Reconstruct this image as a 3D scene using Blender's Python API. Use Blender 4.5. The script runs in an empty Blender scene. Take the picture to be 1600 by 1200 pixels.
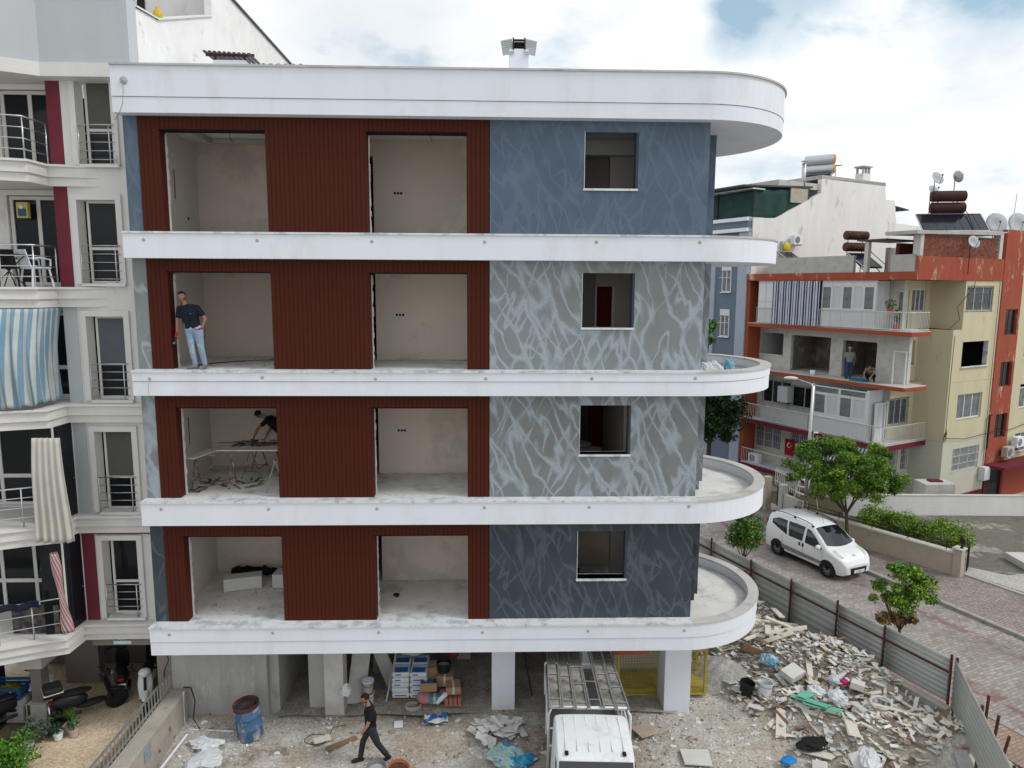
import bpy, bmesh, math, random
from math import radians, sin, cos, pi, sqrt, atan2, hypot
from mathutils import Vector, Matrix, Euler
S = bpy.context.scene
COL = S.collection
R = random.Random(7)

# ---------------------------------------------------------------- camera, sky, sun, exposure
cd = bpy.data.cameras.new('camera'); cam = bpy.data.objects.new('camera', cd); COL.objects.link(cam)
cd.sensor_width = 36; cd.lens = 36 * 1105 / 1600; cd.clip_end = 2000; cd.clip_start = .1
_p, _y, _r = radians(7.86), radians(1.69), radians(.305)
_fw = Vector((sin(_y) * cos(_p), cos(_y) * cos(_p), -sin(_p))); _rt = Vector((cos(_y), -sin(_y), 0)); _up = _rt.cross(_fw)
_rt, _up = _rt * cos(_r) + _up * sin(_r), _up * cos(_r) - _rt * sin(_r)
_m = Matrix((_rt, _up, -_fw)).transposed().to_4x4(); _m.translation = (0, -15.8, 10.83)
cam.matrix_world = _m
S.camera = cam
SUN_EL, SUN_AZ = radians(46), radians(106)
w = bpy.data.worlds.new('World'); S.world = w; w.use_nodes = True
nt = w.node_tree; nt.nodes.clear()
out = nt.nodes.new('ShaderNodeOutputWorld'); bg = nt.nodes.new('ShaderNodeBackground'); bg.inputs[1].default_value = .1
sky = nt.nodes.new('ShaderNodeTexSky'); sky.sky_type = 'NISHITA'; sky.sun_disc = False
sky.sun_elevation = SUN_EL; sky.sun_rotation = SUN_AZ; sky.air_density = 1.2; sky.dust_density = 2.0
tc = nt.nodes.new('ShaderNodeTexCoord')
mp = nt.nodes.new('ShaderNodeMapping'); mp.inputs['Scale'].default_value = (1.0, 1.0, 2.4); mp.inputs['Location'].default_value = (.35, .0, .1)
nt.links.new(tc.outputs['Generated'], mp.inputs[0])
n1 = nt.nodes.new('ShaderNodeTexNoise'); n1.inputs['Scale'].default_value = 2.6; n1.inputs['Detail'].default_value = 9; n1.inputs['Roughness'].default_value = .56
n1.inputs['Distortion'].default_value = .35
nt.links.new(mp.outputs[0], n1.inputs['Vector'])
r1 = nt.nodes.new('ShaderNodeValToRGB'); r1.color_ramp.elements[0].position = .36; r1.color_ramp.elements[1].position = .50
nt.links.new(n1.outputs[0], r1.inputs[0])
n2 = nt.nodes.new('ShaderNodeTexNoise'); n2.inputs['Scale'].default_value = 4.2; n2.inputs['Detail'].default_value = 8; n2.inputs['Roughness'].default_value = .55
mp2 = nt.nodes.new('ShaderNodeMapping'); mp2.inputs['Scale'].default_value = (1.0, 1.0, 3.0); mp2.inputs['Location'].default_value = (3.1, 1.7, .4)
nt.links.new(tc.outputs['Generated'], mp2.inputs[0]); nt.links.new(mp2.outputs[0], n2.inputs['Vector'])
r2 = nt.nodes.new('ShaderNodeValToRGB')
r2.color_ramp.elements[0].position = .30; r2.color_ramp.elements[0].color = (8.3, 8.7, 9.2, 1)
r2.color_ramp.elements[1].position = .56; r2.color_ramp.elements[1].color = (10.6, 10.7, 10.8, 1)
nt.links.new(n2.outputs[0], r2.inputs[0])
mx0 = nt.nodes.new('ShaderNodeMixRGB'); mx0.inputs[0].default_value = .45; mx0.inputs[2].default_value = (5.6, 8.2, 9.6, 1)
nt.links.new(sky.outputs[0], mx0.inputs[1])
def sky_blob(az, el, r0, r1):
    d = (sin(radians(az)) * cos(radians(el)), cos(radians(az)) * cos(radians(el)), sin(radians(el)))
    nd = nt.nodes.new('ShaderNodeVectorMath'); nd.operation = 'DISTANCE'; nd.inputs[1].default_value = d
    nn = nt.nodes.new('ShaderNodeTexNoise'); nn.inputs['Scale'].default_value = 6; nn.inputs['Detail'].default_value = 7; nt.links.new(tc.outputs['Generated'], nn.inputs['Vector'])
    sb = nt.nodes.new('ShaderNodeVectorMath'); sb.operation = 'MULTIPLY_ADD'; sb.inputs[1].default_value = (.22, .22, .3); sb.inputs[2].default_value = (-.11, -.11, -.15); nt.links.new(nn.outputs['Color'], sb.inputs[0])
    ad = nt.nodes.new('ShaderNodeVectorMath'); nt.links.new(tc.outputs['Generated'], ad.inputs[0]); nt.links.new(sb.outputs[0], ad.inputs[1])
    sc = nt.nodes.new('ShaderNodeVectorMath'); sc.operation = 'MULTIPLY'; sc.inputs[1].default_value = (1, 1, 1); nt.links.new(ad.outputs[0], sc.inputs[0]); nt.links.new(sc.outputs[0], nd.inputs[0])
    r = nt.nodes.new('ShaderNodeMapRange'); r.inputs[1].default_value = r0; r.inputs[2].default_value = r1; r.inputs[3].default_value = 1; r.inputs[4].default_value = 0; r.interpolation_type = 'SMOOTHSTEP'; nt.links.new(nd.outputs['Value'], r.inputs[0]); return r.outputs[0]
gap = nt.nodes.new('ShaderNodeMath'); gap.operation = 'MAXIMUM'; nt.links.new(sky_blob(21, 19.5, .02, .12), gap.inputs[0]); nt.links.new(sky_blob(34, 20, .02, .14), gap.inputs[1])
sb1 = nt.nodes.new('ShaderNodeMath'); sb1.operation = 'SUBTRACT'; nt.links.new(r1.outputs[0], sb1.inputs[0]); sb1.use_clamp = True
gm = nt.nodes.new('ShaderNodeMath'); gm.operation = 'MULTIPLY'; gm.inputs[1].default_value = .85; nt.links.new(gap.outputs[0], gm.inputs[0]); nt.links.new(gm.outputs[0], sb1.inputs[1])
bank = nt.nodes.new('ShaderNodeMixRGB'); bank.inputs[2].default_value = (6.3, 6.9, 7.5, 1); nt.links.new(r2.outputs[0], bank.inputs[1])
bk = nt.nodes.new('ShaderNodeMath'); bk.operation = 'MULTIPLY'; bk.inputs[1].default_value = .65; nt.links.new(sky_blob(-9, 19, .0, .22), bk.inputs[0]); nt.links.new(bk.outputs[0], bank.inputs[0])
mx = nt.nodes.new('ShaderNodeMixRGB')
nt.links.new(sb1.outputs[0], mx.inputs[0]); nt.links.new(mx0.outputs[0], mx.inputs[1]); nt.links.new(bank.outputs[0], mx.inputs[2])
nt.links.new(mx.outputs[0], bg.inputs[0]); nt.links.new(bg.outputs[0], out.inputs[0])
sd = bpy.data.lights.new('sun', 'SUN'); sd.energy = 1.5; sd.angle = radians(14); sd.color = (1, .97, .92)
sun = bpy.data.objects.new('sun', sd); COL.objects.link(sun)
_sd = Vector((sin(SUN_AZ) * cos(SUN_EL), cos(SUN_AZ) * cos(SUN_EL), sin(SUN_EL)))
sun.rotation_euler = _sd.to_track_quat('Z', 'Y').to_euler(); sun.location = (0, -5, 30)
S.view_settings.view_transform = 'Standard'; S.view_settings.look = 'None'; S.view_settings.gamma = 1
S.view_settings.exposure = 0.08; S.view_settings.use_curve_mapping = False
S.render.engine = 'CYCLES'
try:
    S.cycles.max_bounces = 7; S.cycles.diffuse_bounces = 4; S.cycles.use_denoising = True
except Exception: pass

# ---------------------------------------------------------------- materials
MATS = {}
def mat(name, col, rough=.8, var=.12, scale=3.0, bump=.0, bscale=40, metal=0, col2=None, mask=None, island=0, spec=.18, streak=False, wear=None, trans=0):
    """base colour broken up by noise; optional second colour by a noise mask (lo,hi,scale), streaks, wear spots"""
    if name in MATS: return MATS[name]
    m = bpy.data.materials.new(name); m.use_nodes = True; MATS[name] = m
    t = m.node_tree; N = t.nodes; L = t.links; b = N['Principled BSDF']
    b.inputs['Roughness'].default_value = rough; b.inputs['Metallic'].default_value = metal
    b.inputs['Specular IOR Level'].default_value = spec
    co = N.new('ShaderNodeTexCoord').outputs['Object']
    no = N.new('ShaderNodeTexNoise'); no.inputs['Scale'].default_value = scale; no.inputs['Detail'].default_value = 7; no.inputs['Roughness'].default_value = .62
    if streak:
        mp = N.new('ShaderNodeMapping'); mp.inputs['Scale'].default_value = (1, 1, .18); L.new(co, mp.inputs[0]); L.new(mp.outputs[0], no.inputs['Vector'])
    else: L.new(co, no.inputs['Vector'])
    mr = N.new('ShaderNodeMapRange'); mr.inputs[1].default_value = .25; mr.inputs[2].default_value = .75
    mr.inputs[3].default_value = 1 - var; mr.inputs[4].default_value = 1 + var; L.new(no.outputs[0], mr.inputs[0])
    base = N.new('ShaderNodeRGB'); base.outputs[0].default_value = (*col, 1); cur = base.outputs[0]
    if col2 is not None:
        lo, hi, sc = mask or (.5, .6, 4)
        n = N.new('ShaderNodeTexNoise'); n.inputs['Scale'].default_value = sc; n.inputs['Detail'].default_value = 8; n.inputs['Roughness'].default_value = .65
        L.new(co, n.inputs['Vector'])
        r = N.new('ShaderNodeMapRange'); r.inputs[1].default_value = lo; r.inputs[2].default_value = hi; L.new(n.outputs[0], r.inputs[0])
        x = N.new('ShaderNodeMixRGB'); x.inputs[2].default_value = (*col2, 1); L.new(r.outputs[0], x.inputs[0]); L.new(cur, x.inputs[1]); cur = x.outputs[0]
    if wear is not None:
        wc, lo, hi, sc = wear
        n = N.new('ShaderNodeTexNoise'); n.inputs['Scale'].default_value = sc; n.inputs['Detail'].default_value = 10; n.inputs['Roughness'].default_value = .7
        mp = N.new('ShaderNodeMapping'); mp.inputs['Location'].default_value = (7, 3, 5); mp.inputs['Scale'].default_value = (1, 1, .4 if streak else 1)
        L.new(co, mp.inputs[0]); L.new(mp.outputs[0], n.inputs['Vector'])
        r = N.new('ShaderNodeMapRange'); r.inputs[1].default_value = lo; r.inputs[2].default_value = hi; L.new(n.outputs[0], r.inputs[0])
        x = N.new('ShaderNodeMixRGB'); x.inputs[2].default_value = (*wc, 1); L.new(r.outputs[0], x.inputs[0]); L.new(cur, x.inputs[1]); cur = x.outputs[0]
    v = N.new('ShaderNodeHueSaturation'); L.new(cur, v.inputs['Color'])
    if island:
        g = N.new('ShaderNodeNewGeometry'); r = N.new('ShaderNodeMapRange'); r.inputs[3].default_value = 1 - island; r.inputs[4].default_value = 1 + island
        L.new(g.outputs['Random Per Island'], r.inputs[0])
        mu = N.new('ShaderNodeMath'); mu.operation = 'MULTIPLY'; L.new(r.outputs[0], mu.inputs[0]); L.new(mr.outputs[0], mu.inputs[1]); L.new(mu.outputs[0], v.inputs['Value'])
    else: L.new(mr.outputs[0], v.inputs['Value'])
    L.new(v.outputs[0], b.inputs['Base Color'])
    if bump:
        n = N.new('ShaderNodeTexNoise'); n.inputs['Scale'].default_value = bscale; n.inputs['Detail'].default_value = 6; L.new(co, n.inputs['Vector'])
        bp = N.new('ShaderNodeBump'); bp.inputs['Strength'].default_value = bump; bp.inputs['Distance'].default_value = .02
        L.new(n.outputs[0], bp.inputs['Height']); L.new(bp.outputs[0], b.inputs['Normal'])
    if trans:
        b.inputs['Transmission Weight'].default_value = trans
    return m

def node_mat(name):
    m = bpy.data.materials.new(name); m.use_nodes = True; MATS[name] = m
    t = m.node_tree; return m, t.nodes, t.links, t.nodes['Principled BSDF'], t.nodes.new('ShaderNodeTexCoord').outputs['Object']

def vein_mat(name, base, base2, vein, amt, lo, hi, off):
    """trowelled stucco with branching lighter veins that run mostly upright"""
    m, N, L, b, co = node_mat(name); b.inputs['Roughness'].default_value = .85; b.inputs['Specular IOR Level'].default_value = .25
    nd = N.new('ShaderNodeTexNoise'); nd.inputs['Scale'].default_value = 1.5; nd.inputs['Detail'].default_value = 4; L.new(co, nd.inputs['Vector'])
    sub = N.new('ShaderNodeVectorMath'); sub.operation = 'SUBTRACT'; sub.inputs[1].default_value = (.5, .5, .5); L.new(nd.outputs['Color'], sub.inputs[0])
    sc = N.new('ShaderNodeVectorMath'); sc.operation = 'SCALE'; sc.inputs['Scale'].default_value = .34; L.new(sub.outputs[0], sc.inputs[0])
    ad = N.new('ShaderNodeVectorMath'); L.new(co, ad.inputs[0]); L.new(sc.outputs[0], ad.inputs[1])
    def ridge(rot, scl, loc, w0, w1):
        m0 = N.new('ShaderNodeMapping'); m0.inputs['Rotation'].default_value = (0, rot, 0); L.new(ad.outputs[0], m0.inputs[0])
        mp = N.new('ShaderNodeMapping'); mp.inputs['Scale'].default_value = scl; mp.inputs['Location'].default_value = loc
        L.new(m0.outputs[0], mp.inputs[0])
        v = N.new('ShaderNodeTexNoise'); v.inputs['Scale'].default_value = 1; v.inputs['Detail'].default_value = .8; v.inputs['Roughness'].default_value = .4; v.inputs['Distortion'].default_value = .1
        L.new(mp.outputs[0], v.inputs['Vector'])
        a = N.new('ShaderNodeMath'); a.operation = 'SUBTRACT'; a.inputs[1].default_value = .5; L.new(v.outputs[0], a.inputs[0])
        b_ = N.new('ShaderNodeMath'); b_.operation = 'ABSOLUTE'; L.new(a.outputs[0], b_.inputs[0])
        # strand width varies along its length
        wv = N.new('ShaderNodeTexNoise'); wv.inputs['Scale'].default_value = 1.7; wv.inputs['Detail'].default_value = 3; L.new(co, wv.inputs['Vector'])
        wr = N.new('ShaderNodeMapRange'); wr.inputs[1].default_value = .35; wr.inputs[2].default_value = .65; wr.inputs[3].default_value = w1 * .45; wr.inputs[4].default_value = w1 * 1.35; L.new(wv.outputs[0], wr.inputs[0])
        dv = N.new('ShaderNodeMath'); dv.operation = 'DIVIDE'; L.new(b_.outputs[0], dv.inputs[0]); L.new(wr.outputs[0], dv.inputs[1])
        r = N.new('ShaderNodeMapRange'); r.inputs[1].default_value = w0; r.inputs[2].default_value = 1; r.inputs[3].default_value = 1; r.inputs[4].default_value = 0; r.interpolation_type = 'SMOOTHSTEP'
        L.new(dv.outputs[0], r.inputs[0]); return r.outputs[0]
    a1 = ridge(.42, (3.0, .01, .62), (off, 0, off * .7), .0, hi * 1.15); a2 = ridge(-.36, (3.3, .01, .68), (off * 2 + 3, 0, 1.3), .0, hi)
    npatch = N.new('ShaderNodeTexNoise'); npatch.inputs['Scale'].default_value = .9; L.new(co, npatch.inputs['Vector'])
    rp = N.new('ShaderNodeMapRange'); rp.inputs[1].default_value = .38; rp.inputs[2].default_value = .52; L.new(npatch.outputs[0], rp.inputs[0])
    mu = N.new('ShaderNodeMath'); mu.operation = 'MULTIPLY'; L.new(a2, mu.inputs[0]); L.new(rp.outputs[0], mu.inputs[1])
    mxx = N.new('ShaderNodeMath'); mxx.operation = 'MAXIMUM'; L.new(a1, mxx.inputs[0]); L.new(mu.outputs[0], mxx.inputs[1])
    gr = N.new('ShaderNodeTexNoise'); gr.inputs['Scale'].default_value = 26; gr.inputs['Detail'].default_value = 6; gr.inputs['Roughness'].default_value = .75; L.new(co, gr.inputs['Vector'])
    rg = N.new('ShaderNodeMapRange'); rg.inputs[1].default_value = .3; rg.inputs[2].default_value = .62; rg.inputs[3].default_value = .45; L.new(gr.outputs[0], rg.inputs[0])
    ma = N.new('ShaderNodeMath'); ma.operation = 'MULTIPLY'; L.new(mxx.outputs[0], ma.inputs[0]); L.new(rg.outputs[0], ma.inputs[1])
    mb = N.new('ShaderNodeMath'); mb.operation = 'MULTIPLY'; mb.inputs[1].default_value = amt; L.new(ma.outputs[0], mb.inputs[0])
    cl = N.new('ShaderNodeTexNoise'); cl.inputs['Scale'].default_value = 1.3; cl.inputs['Detail'].default_value = 7; L.new(co, cl.inputs['Vector'])
    rc = N.new('ShaderNodeMapRange'); rc.inputs[1].default_value = .35; rc.inputs[2].default_value = .65; L.new(cl.outputs[0], rc.inputs[0])
    c0 = N.new('ShaderNodeMixRGB'); c0.inputs[1].default_value = (*base, 1); c0.inputs[2].default_value = (*base2, 1); L.new(rc.outputs[0], c0.inputs[0])
    c1 = N.new('ShaderNodeMixRGB'); c1.inputs[2].default_value = (*vein, 1); L.new(mb.outputs[0], c1.inputs[0]); L.new(c0.outputs[0], c1.inputs[1])
    L.new(c1.outputs[0], b.inputs['Base Color'])
    bp = N.new('ShaderNodeBump'); bp.inputs['Strength'].default_value = .35; bp.inputs['Distance'].default_value = .012
    hh = N.new('ShaderNodeMath'); L.new(ma.outputs[0], hh.inputs[0]); L.new(gr.outputs[0], hh.inputs[1]); L.new(hh.outputs[0], bp.inputs['Height']); L.new(bp.outputs[0], b.inputs['Normal'])
    return m

def stripe_mat(name, c1, c2, freq, axis=0, rough=.9, soft=.0):
    """woven stripes printed in the cloth"""
    m, N, L, b, co = node_mat(name); b.inputs['Roughness'].default_value = rough
    sp = N.new('ShaderNodeSeparateXYZ'); L.new(N.new('ShaderNodeTexCoord').outputs['UV'], sp.inputs[0])
    a = N.new('ShaderNodeMath'); a.operation = 'MULTIPLY'; a.inputs[1].default_value = freq; L.new(sp.outputs[axis], a.inputs[0])
    f = N.new('ShaderNodeMath'); f.operation = 'FRACT'; L.new(a.outputs[0], f.inputs[0])
    g = N.new('ShaderNodeMath'); g.operation = 'GREATER_THAN'; g.inputs[1].default_value = .5; L.new(f.outputs[0], g.inputs[0])
    n = N.new('ShaderNodeTexNoise'); n.inputs['Scale'].default_value = 2.5; n.inputs['Detail'].default_value = 6; L.new(co, n.inputs['Vector'])
    r = N.new('ShaderNodeMapRange'); r.inputs[3].default_value = .72; r.inputs[4].default_value = 1.2; L.new(n.outputs[0], r.inputs[0])
    x = N.new('ShaderNodeMixRGB'); x.inputs[1].default_value = (*c1, 1); x.inputs[2].default_value = (*c2, 1); L.new(g.outputs[0], x.inputs[0])
    v = N.new('ShaderNodeHueSaturation'); L.new(x.outputs[0], v.inputs['Color']); L.new(r.outputs[0], v.inputs['Value']); L.new(v.outputs[0], b.inputs['Base Color'])
    return m

def ground_mat(name, cols, scale=1.0, rough=.95, bump=.6):
    """dirt, dust and rubble mixed by noise"""
    m, N, L, b, co = node_mat(name); b.inputs['Roughness'].default_value = rough; b.inputs['Specular IOR Level'].default_value = .15
    cur = None
    for i, (c, lo, hi, sc) in enumerate(cols):
        if cur is None:
            rgb = N.new('ShaderNodeRGB'); rgb.outputs[0].default_value = (*c, 1); cur = rgb.outputs[0]; continue
        n = N.new('ShaderNodeTexNoise'); n.inputs['Scale'].default_value = sc * scale; n.inputs['Detail'].default_value = 10; n.inputs['Roughness'].default_value = .68
        mp = N.new('ShaderNodeMapping'); mp.inputs['Location'].default_value = (i * 7.3, i * 3.1, i); L.new(co, mp.inputs[0]); L.new(mp.outputs[0], n.inputs['Vector'])
        r = N.new('ShaderNodeMapRange'); r.inputs[1].default_value = lo; r.inputs[2].default_value = hi; L.new(n.outputs[0], r.inputs[0])
        x = N.new('ShaderNodeMixRGB'); x.inputs[2].default_value = (*c, 1); L.new(r.outputs[0], x.inputs[0]); L.new(cur, x.inputs[1]); cur = x.outputs[0]
    vo = N.new('ShaderNodeTexVoronoi'); vo.inputs['Scale'].default_value = 22 * scale; L.new(co, vo.inputs['Vector'])
    rv = N.new('ShaderNodeMapRange'); rv.inputs[3].default_value = .78; rv.inputs[4].default_value = 1.22
    sp = N.new('ShaderNodeSeparateColor'); L.new(vo.outputs['Color'], sp.inputs[0]); L.new(sp.outputs[0], rv.inputs[0])
    v = N.new('ShaderNodeHueSaturation'); L.new(cur, v.inputs['Color']); L.new(rv.outputs[0], v.inputs['Value']); L.new(v.outputs[0], b.inputs['Base Color'])
    n = N.new('ShaderNodeTexNoise'); n.inputs['Scale'].default_value = 14 * scale; n.inputs['Detail'].default_value = 10; L.new(co, n.inputs['Vector'])
    bp = N.new('ShaderNodeBump'); bp.inputs['Strength'].default_value = bump; bp.inputs['Distance'].default_value = .05; L.new(n.outputs[0], bp.inputs['Height']); L.new(bp.outputs[0], b.inputs['Normal'])
    return m

def paver_mat(name, c1, c2, mortar, bw, bh, blotch=(.2, .18, .16), stripes=None, rough=.85):
    """small interlocking pavers, too small to pick apart at this distance; the block size in metres"""
    m, N, L, b, co = node_mat(name); b.inputs['Roughness'].default_value = rough; b.inputs['Specular IOR Level'].default_value = .3
    br = N.new('ShaderNodeTexBrick'); br.inputs['Scale'].default_value = 1; br.inputs['Brick Width'].default_value = bw; br.inputs['Row Height'].default_value = bh
    br.inputs['Mortar Size'].default_value = .007; br.inputs['Mortar'].default_value = (*mortar, 1); br.inputs['Color1'].default_value = (*c1, 1); br.inputs['Color2'].default_value = (*c2, 1)
    nd = N.new('ShaderNodeTexNoise'); nd.inputs['Scale'].default_value = .8; L.new(co, nd.inputs['Vector'])
    sc = N.new('ShaderNodeVectorMath'); sc.operation = 'SCALE'; sc.inputs['Scale'].default_value = .30; L.new(nd.outputs['Color'], sc.inputs[0])
    ad = N.new('ShaderNodeVectorMath'); L.new(co, ad.inputs[0]); L.new(sc.outputs[0], ad.inputs[1]); L.new(ad.outputs[0], br.inputs['Vector'])
    cur = br.outputs['Color']
    n = N.new('ShaderNodeTexNoise'); n.inputs['Scale'].default_value = .55; n.inputs['Detail'].default_value = 9; n.inputs['Roughness'].default_value = .7; L.new(co, n.inputs['Vector'])
    r = N.new('ShaderNodeMapRange'); r.inputs[1].default_value = .45; r.inputs[2].default_value = .68; r.inputs[4].default_value = .85; L.new(n.outputs[0], r.inputs[0])
    x = N.new('ShaderNodeMixRGB'); x.inputs[2].default_value = (*blotch, 1); L.new(r.outputs[0], x.inputs[0]); L.new(cur, x.inputs[1]); cur = x.outputs[0]
    if stripes:
        sp = N.new('ShaderNodeSeparateXYZ'); L.new(co, sp.inputs[0])
        for (cx, hw) in stripes[1]:
            a = N.new('ShaderNodeMath'); a.operation = 'SUBTRACT'; a.inputs[1].default_value = cx; L.new(sp.outputs[0], a.inputs[0])
            ab = N.new('ShaderNodeMath'); ab.operation = 'ABSOLUTE'; L.new(a.outputs[0], ab.inputs[0])
            nn = N.new('ShaderNodeTexWhiteNoise'); sn = N.new('ShaderNodeVectorMath'); sn.operation = 'SNAP'; sn.inputs[1].default_value = (.2, .2, 1); L.new(co, sn.inputs[0]); L.new(sn.outputs[0], nn.inputs[0])
            mm = N.new('ShaderNodeMath'); mm.operation = 'MULTIPLY_ADD'; mm.inputs[1].default_value = .35; L.new(nn.outputs[0], mm.inputs[0]); L.new(ab.outputs[0], mm.inputs[2])
            lt = N.new('ShaderNodeMath'); lt.operation = 'LESS_THAN'; lt.inputs[1].default_value = hw; L.new(mm.outputs[0], lt.inputs[0])
            g3 = N.new('ShaderNodeMapRange'); g3.inputs[1].default_value = .25; g3.inputs[2].default_value = .6; g3.inputs[4].default_value = .6; L.new(nn.outputs[0], g3.inputs[0]); k = N.new('ShaderNodeMath'); k.operation = 'MULTIPLY'; L.new(g3.outputs[0], k.inputs[1]); L.new(lt.outputs[0], k.inputs[0])
            x = N.new('ShaderNodeMixRGB'); x.inputs[2].default_value = (*stripes[0], 1); L.new(k.outputs[0], x.inputs[0]); L.new(cur, x.inputs[1]); cur = x.outputs[0]
    g = N.new('ShaderNodeTexNoise'); g.inputs['Scale'].default_value = 9; g.inputs['Detail'].default_value = 8; L.new(co, g.inputs['Vector'])
    rg = N.new('ShaderNodeMapRange'); rg.inputs[3].default_value = .7; rg.inputs[4].default_value = 1.3; L.new(g.outputs[0], rg.inputs[0])
    v = N.new('ShaderNodeHueSaturation'); L.new(cur, v.inputs['Color']); L.new(rg.outputs[0], v.inputs['Value']); L.new(v.outputs[0], b.inputs['Base Color'])
    bp = N.new('ShaderNodeBump'); bp.inputs['Strength'].default_value = .5; bp.inputs['Distance'].default_value = .01; L.new(br.outputs['Fac'], bp.inputs['Height']); bp.invert = True; L.new(bp.outputs[0], b.inputs['Normal'])
    return m

white = mat('white_render', (.73, .755, .81), .75, .035, 1.2, .12, 30, wear=((.62, .63, .65), .50, .82, 1.3), streak=True)
whitewash = mat('white_gable', (.72, .71, .69), .9, .08, 1.2, .5, 9, wear=((.40, .37, .32), .57, .74, 1.5), streak=True)
oldwhite = mat('old_white', (.66, .645, .62), .85, .08, 1.0, .2, 25, wear=((.36, .34, .31), .6, .8, 1.4), streak=True)
ledge = mat('marble', (.66, .68, .70), .45, .1, 5, 0, 40, col2=(.42, .44, .47), mask=(.5, .62, 3.2))
conc = mat('concrete', (.40, .39, .37), .9, .14, 2.2, .4, 22, wear=((.24, .23, .21), .55, .75, 1.3))
conclt = mat('concrete_light', (.50, .485, .46), .92, .12, 1.4, .35, 30, wear=((.33, .31, .28), .54, .72, .9))
concdk = mat('concrete_dark', (.17, .16, .15), .92, .2, 2, .4, 20)
rough_conc = mat('rough_concrete', (.36, .35, .33), .93, .2, 3, .7, 16, wear=((.58, .57, .55), .55, .7, 2.2), streak=True)
beige = mat('room_plaster', (.65, .565, .485), .9, .05, .8, .1, 20, wear=((.545, .475, .405), .5, .56, .35))
beigelt = mat('room_plaster_light', (.60, .56, .505), .9, .05, .8, .1, 20)
ceilm = mat('ceiling_white', (.66, .65, .63), .9, .03)
redwood = mat('red_cladding', (.066, .0140, .0070), .6, .16, 2.0, .1, 60, streak=True, spec=.12, island=.06)
reddark = mat('cladding_gap', (.014, .006, .005), .9)
vein_top = vein_mat('stucco_slate', (.085, .118, .160), (.103, .142, .190), (.165, .215, .275), .42, .0, .055, 1.7)
vein_mid = vein_mat('stucco_grey', (.205, .218, .218), (.235, .255, .265), (.385, .445, .50), .85, .0, .078, 4.1)
vein_mid2 = vein_mat('stucco_grey_lower', (.17, .182, .176), (.20, .215, .215), (.37, .43, .48), .85, .0, .072, 9.2)
vein_low = vein_mat('stucco_charcoal', (.045, .055, .067), (.056, .068, .082), (.125, .15, .18), .6, .0, .055, 6.4)
slate_plain = mat('slate_plain', (.05, .065, .08), .8, .1)
glassm = mat('window_glass', (.010, .012, .015), .08, .3, 1.5, spec=.22)
glass2 = mat('window_glass_pale', (.14, .155, .16), .12, .5, 2.5, spec=.25)
curtain = mat('net_curtain', (.5, .52, .53), .9, .15, 2.0, .2, 14, streak=True)
shutter = mat('roller_shutter', (.06, .058, .055), .7, .15)
steel = mat('galvanised_steel', (.5, .5, .5), .38, .08, metal=.85)
chrome = mat('railing_steel', (.62, .62, .63), .28, .05, metal=.9)
sheet = mat('zinc_sheet', (.42, .435, .42), .5, .14, 1.2, 0, 30, metal=.25, wear=((.22, .16, .12), .64, .76, 2.2), streak=True)
rust = mat('rusty_red_steel', (.075, .03, .026), .8, .3, 6, wear=((.14, .06, .03), .5, .7, 5))
rusty = mat('rust', (.10, .045, .027), .85, .35, 5, .3, 30, col2=(.045, .022, .016), mask=(.45, .6, 3))
dark = mat('black_plastic', (.018, .018, .02), .45, .1)
blackm = mat('black_matte', (.012, .012, .012), .8, .1)
rubber = mat('rubber', (.02, .02, .021), .85, .15, 8)
maroon = mat('maroon_paint', (.16, .03, .045), .8, .12, 2, .1, 20)

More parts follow.
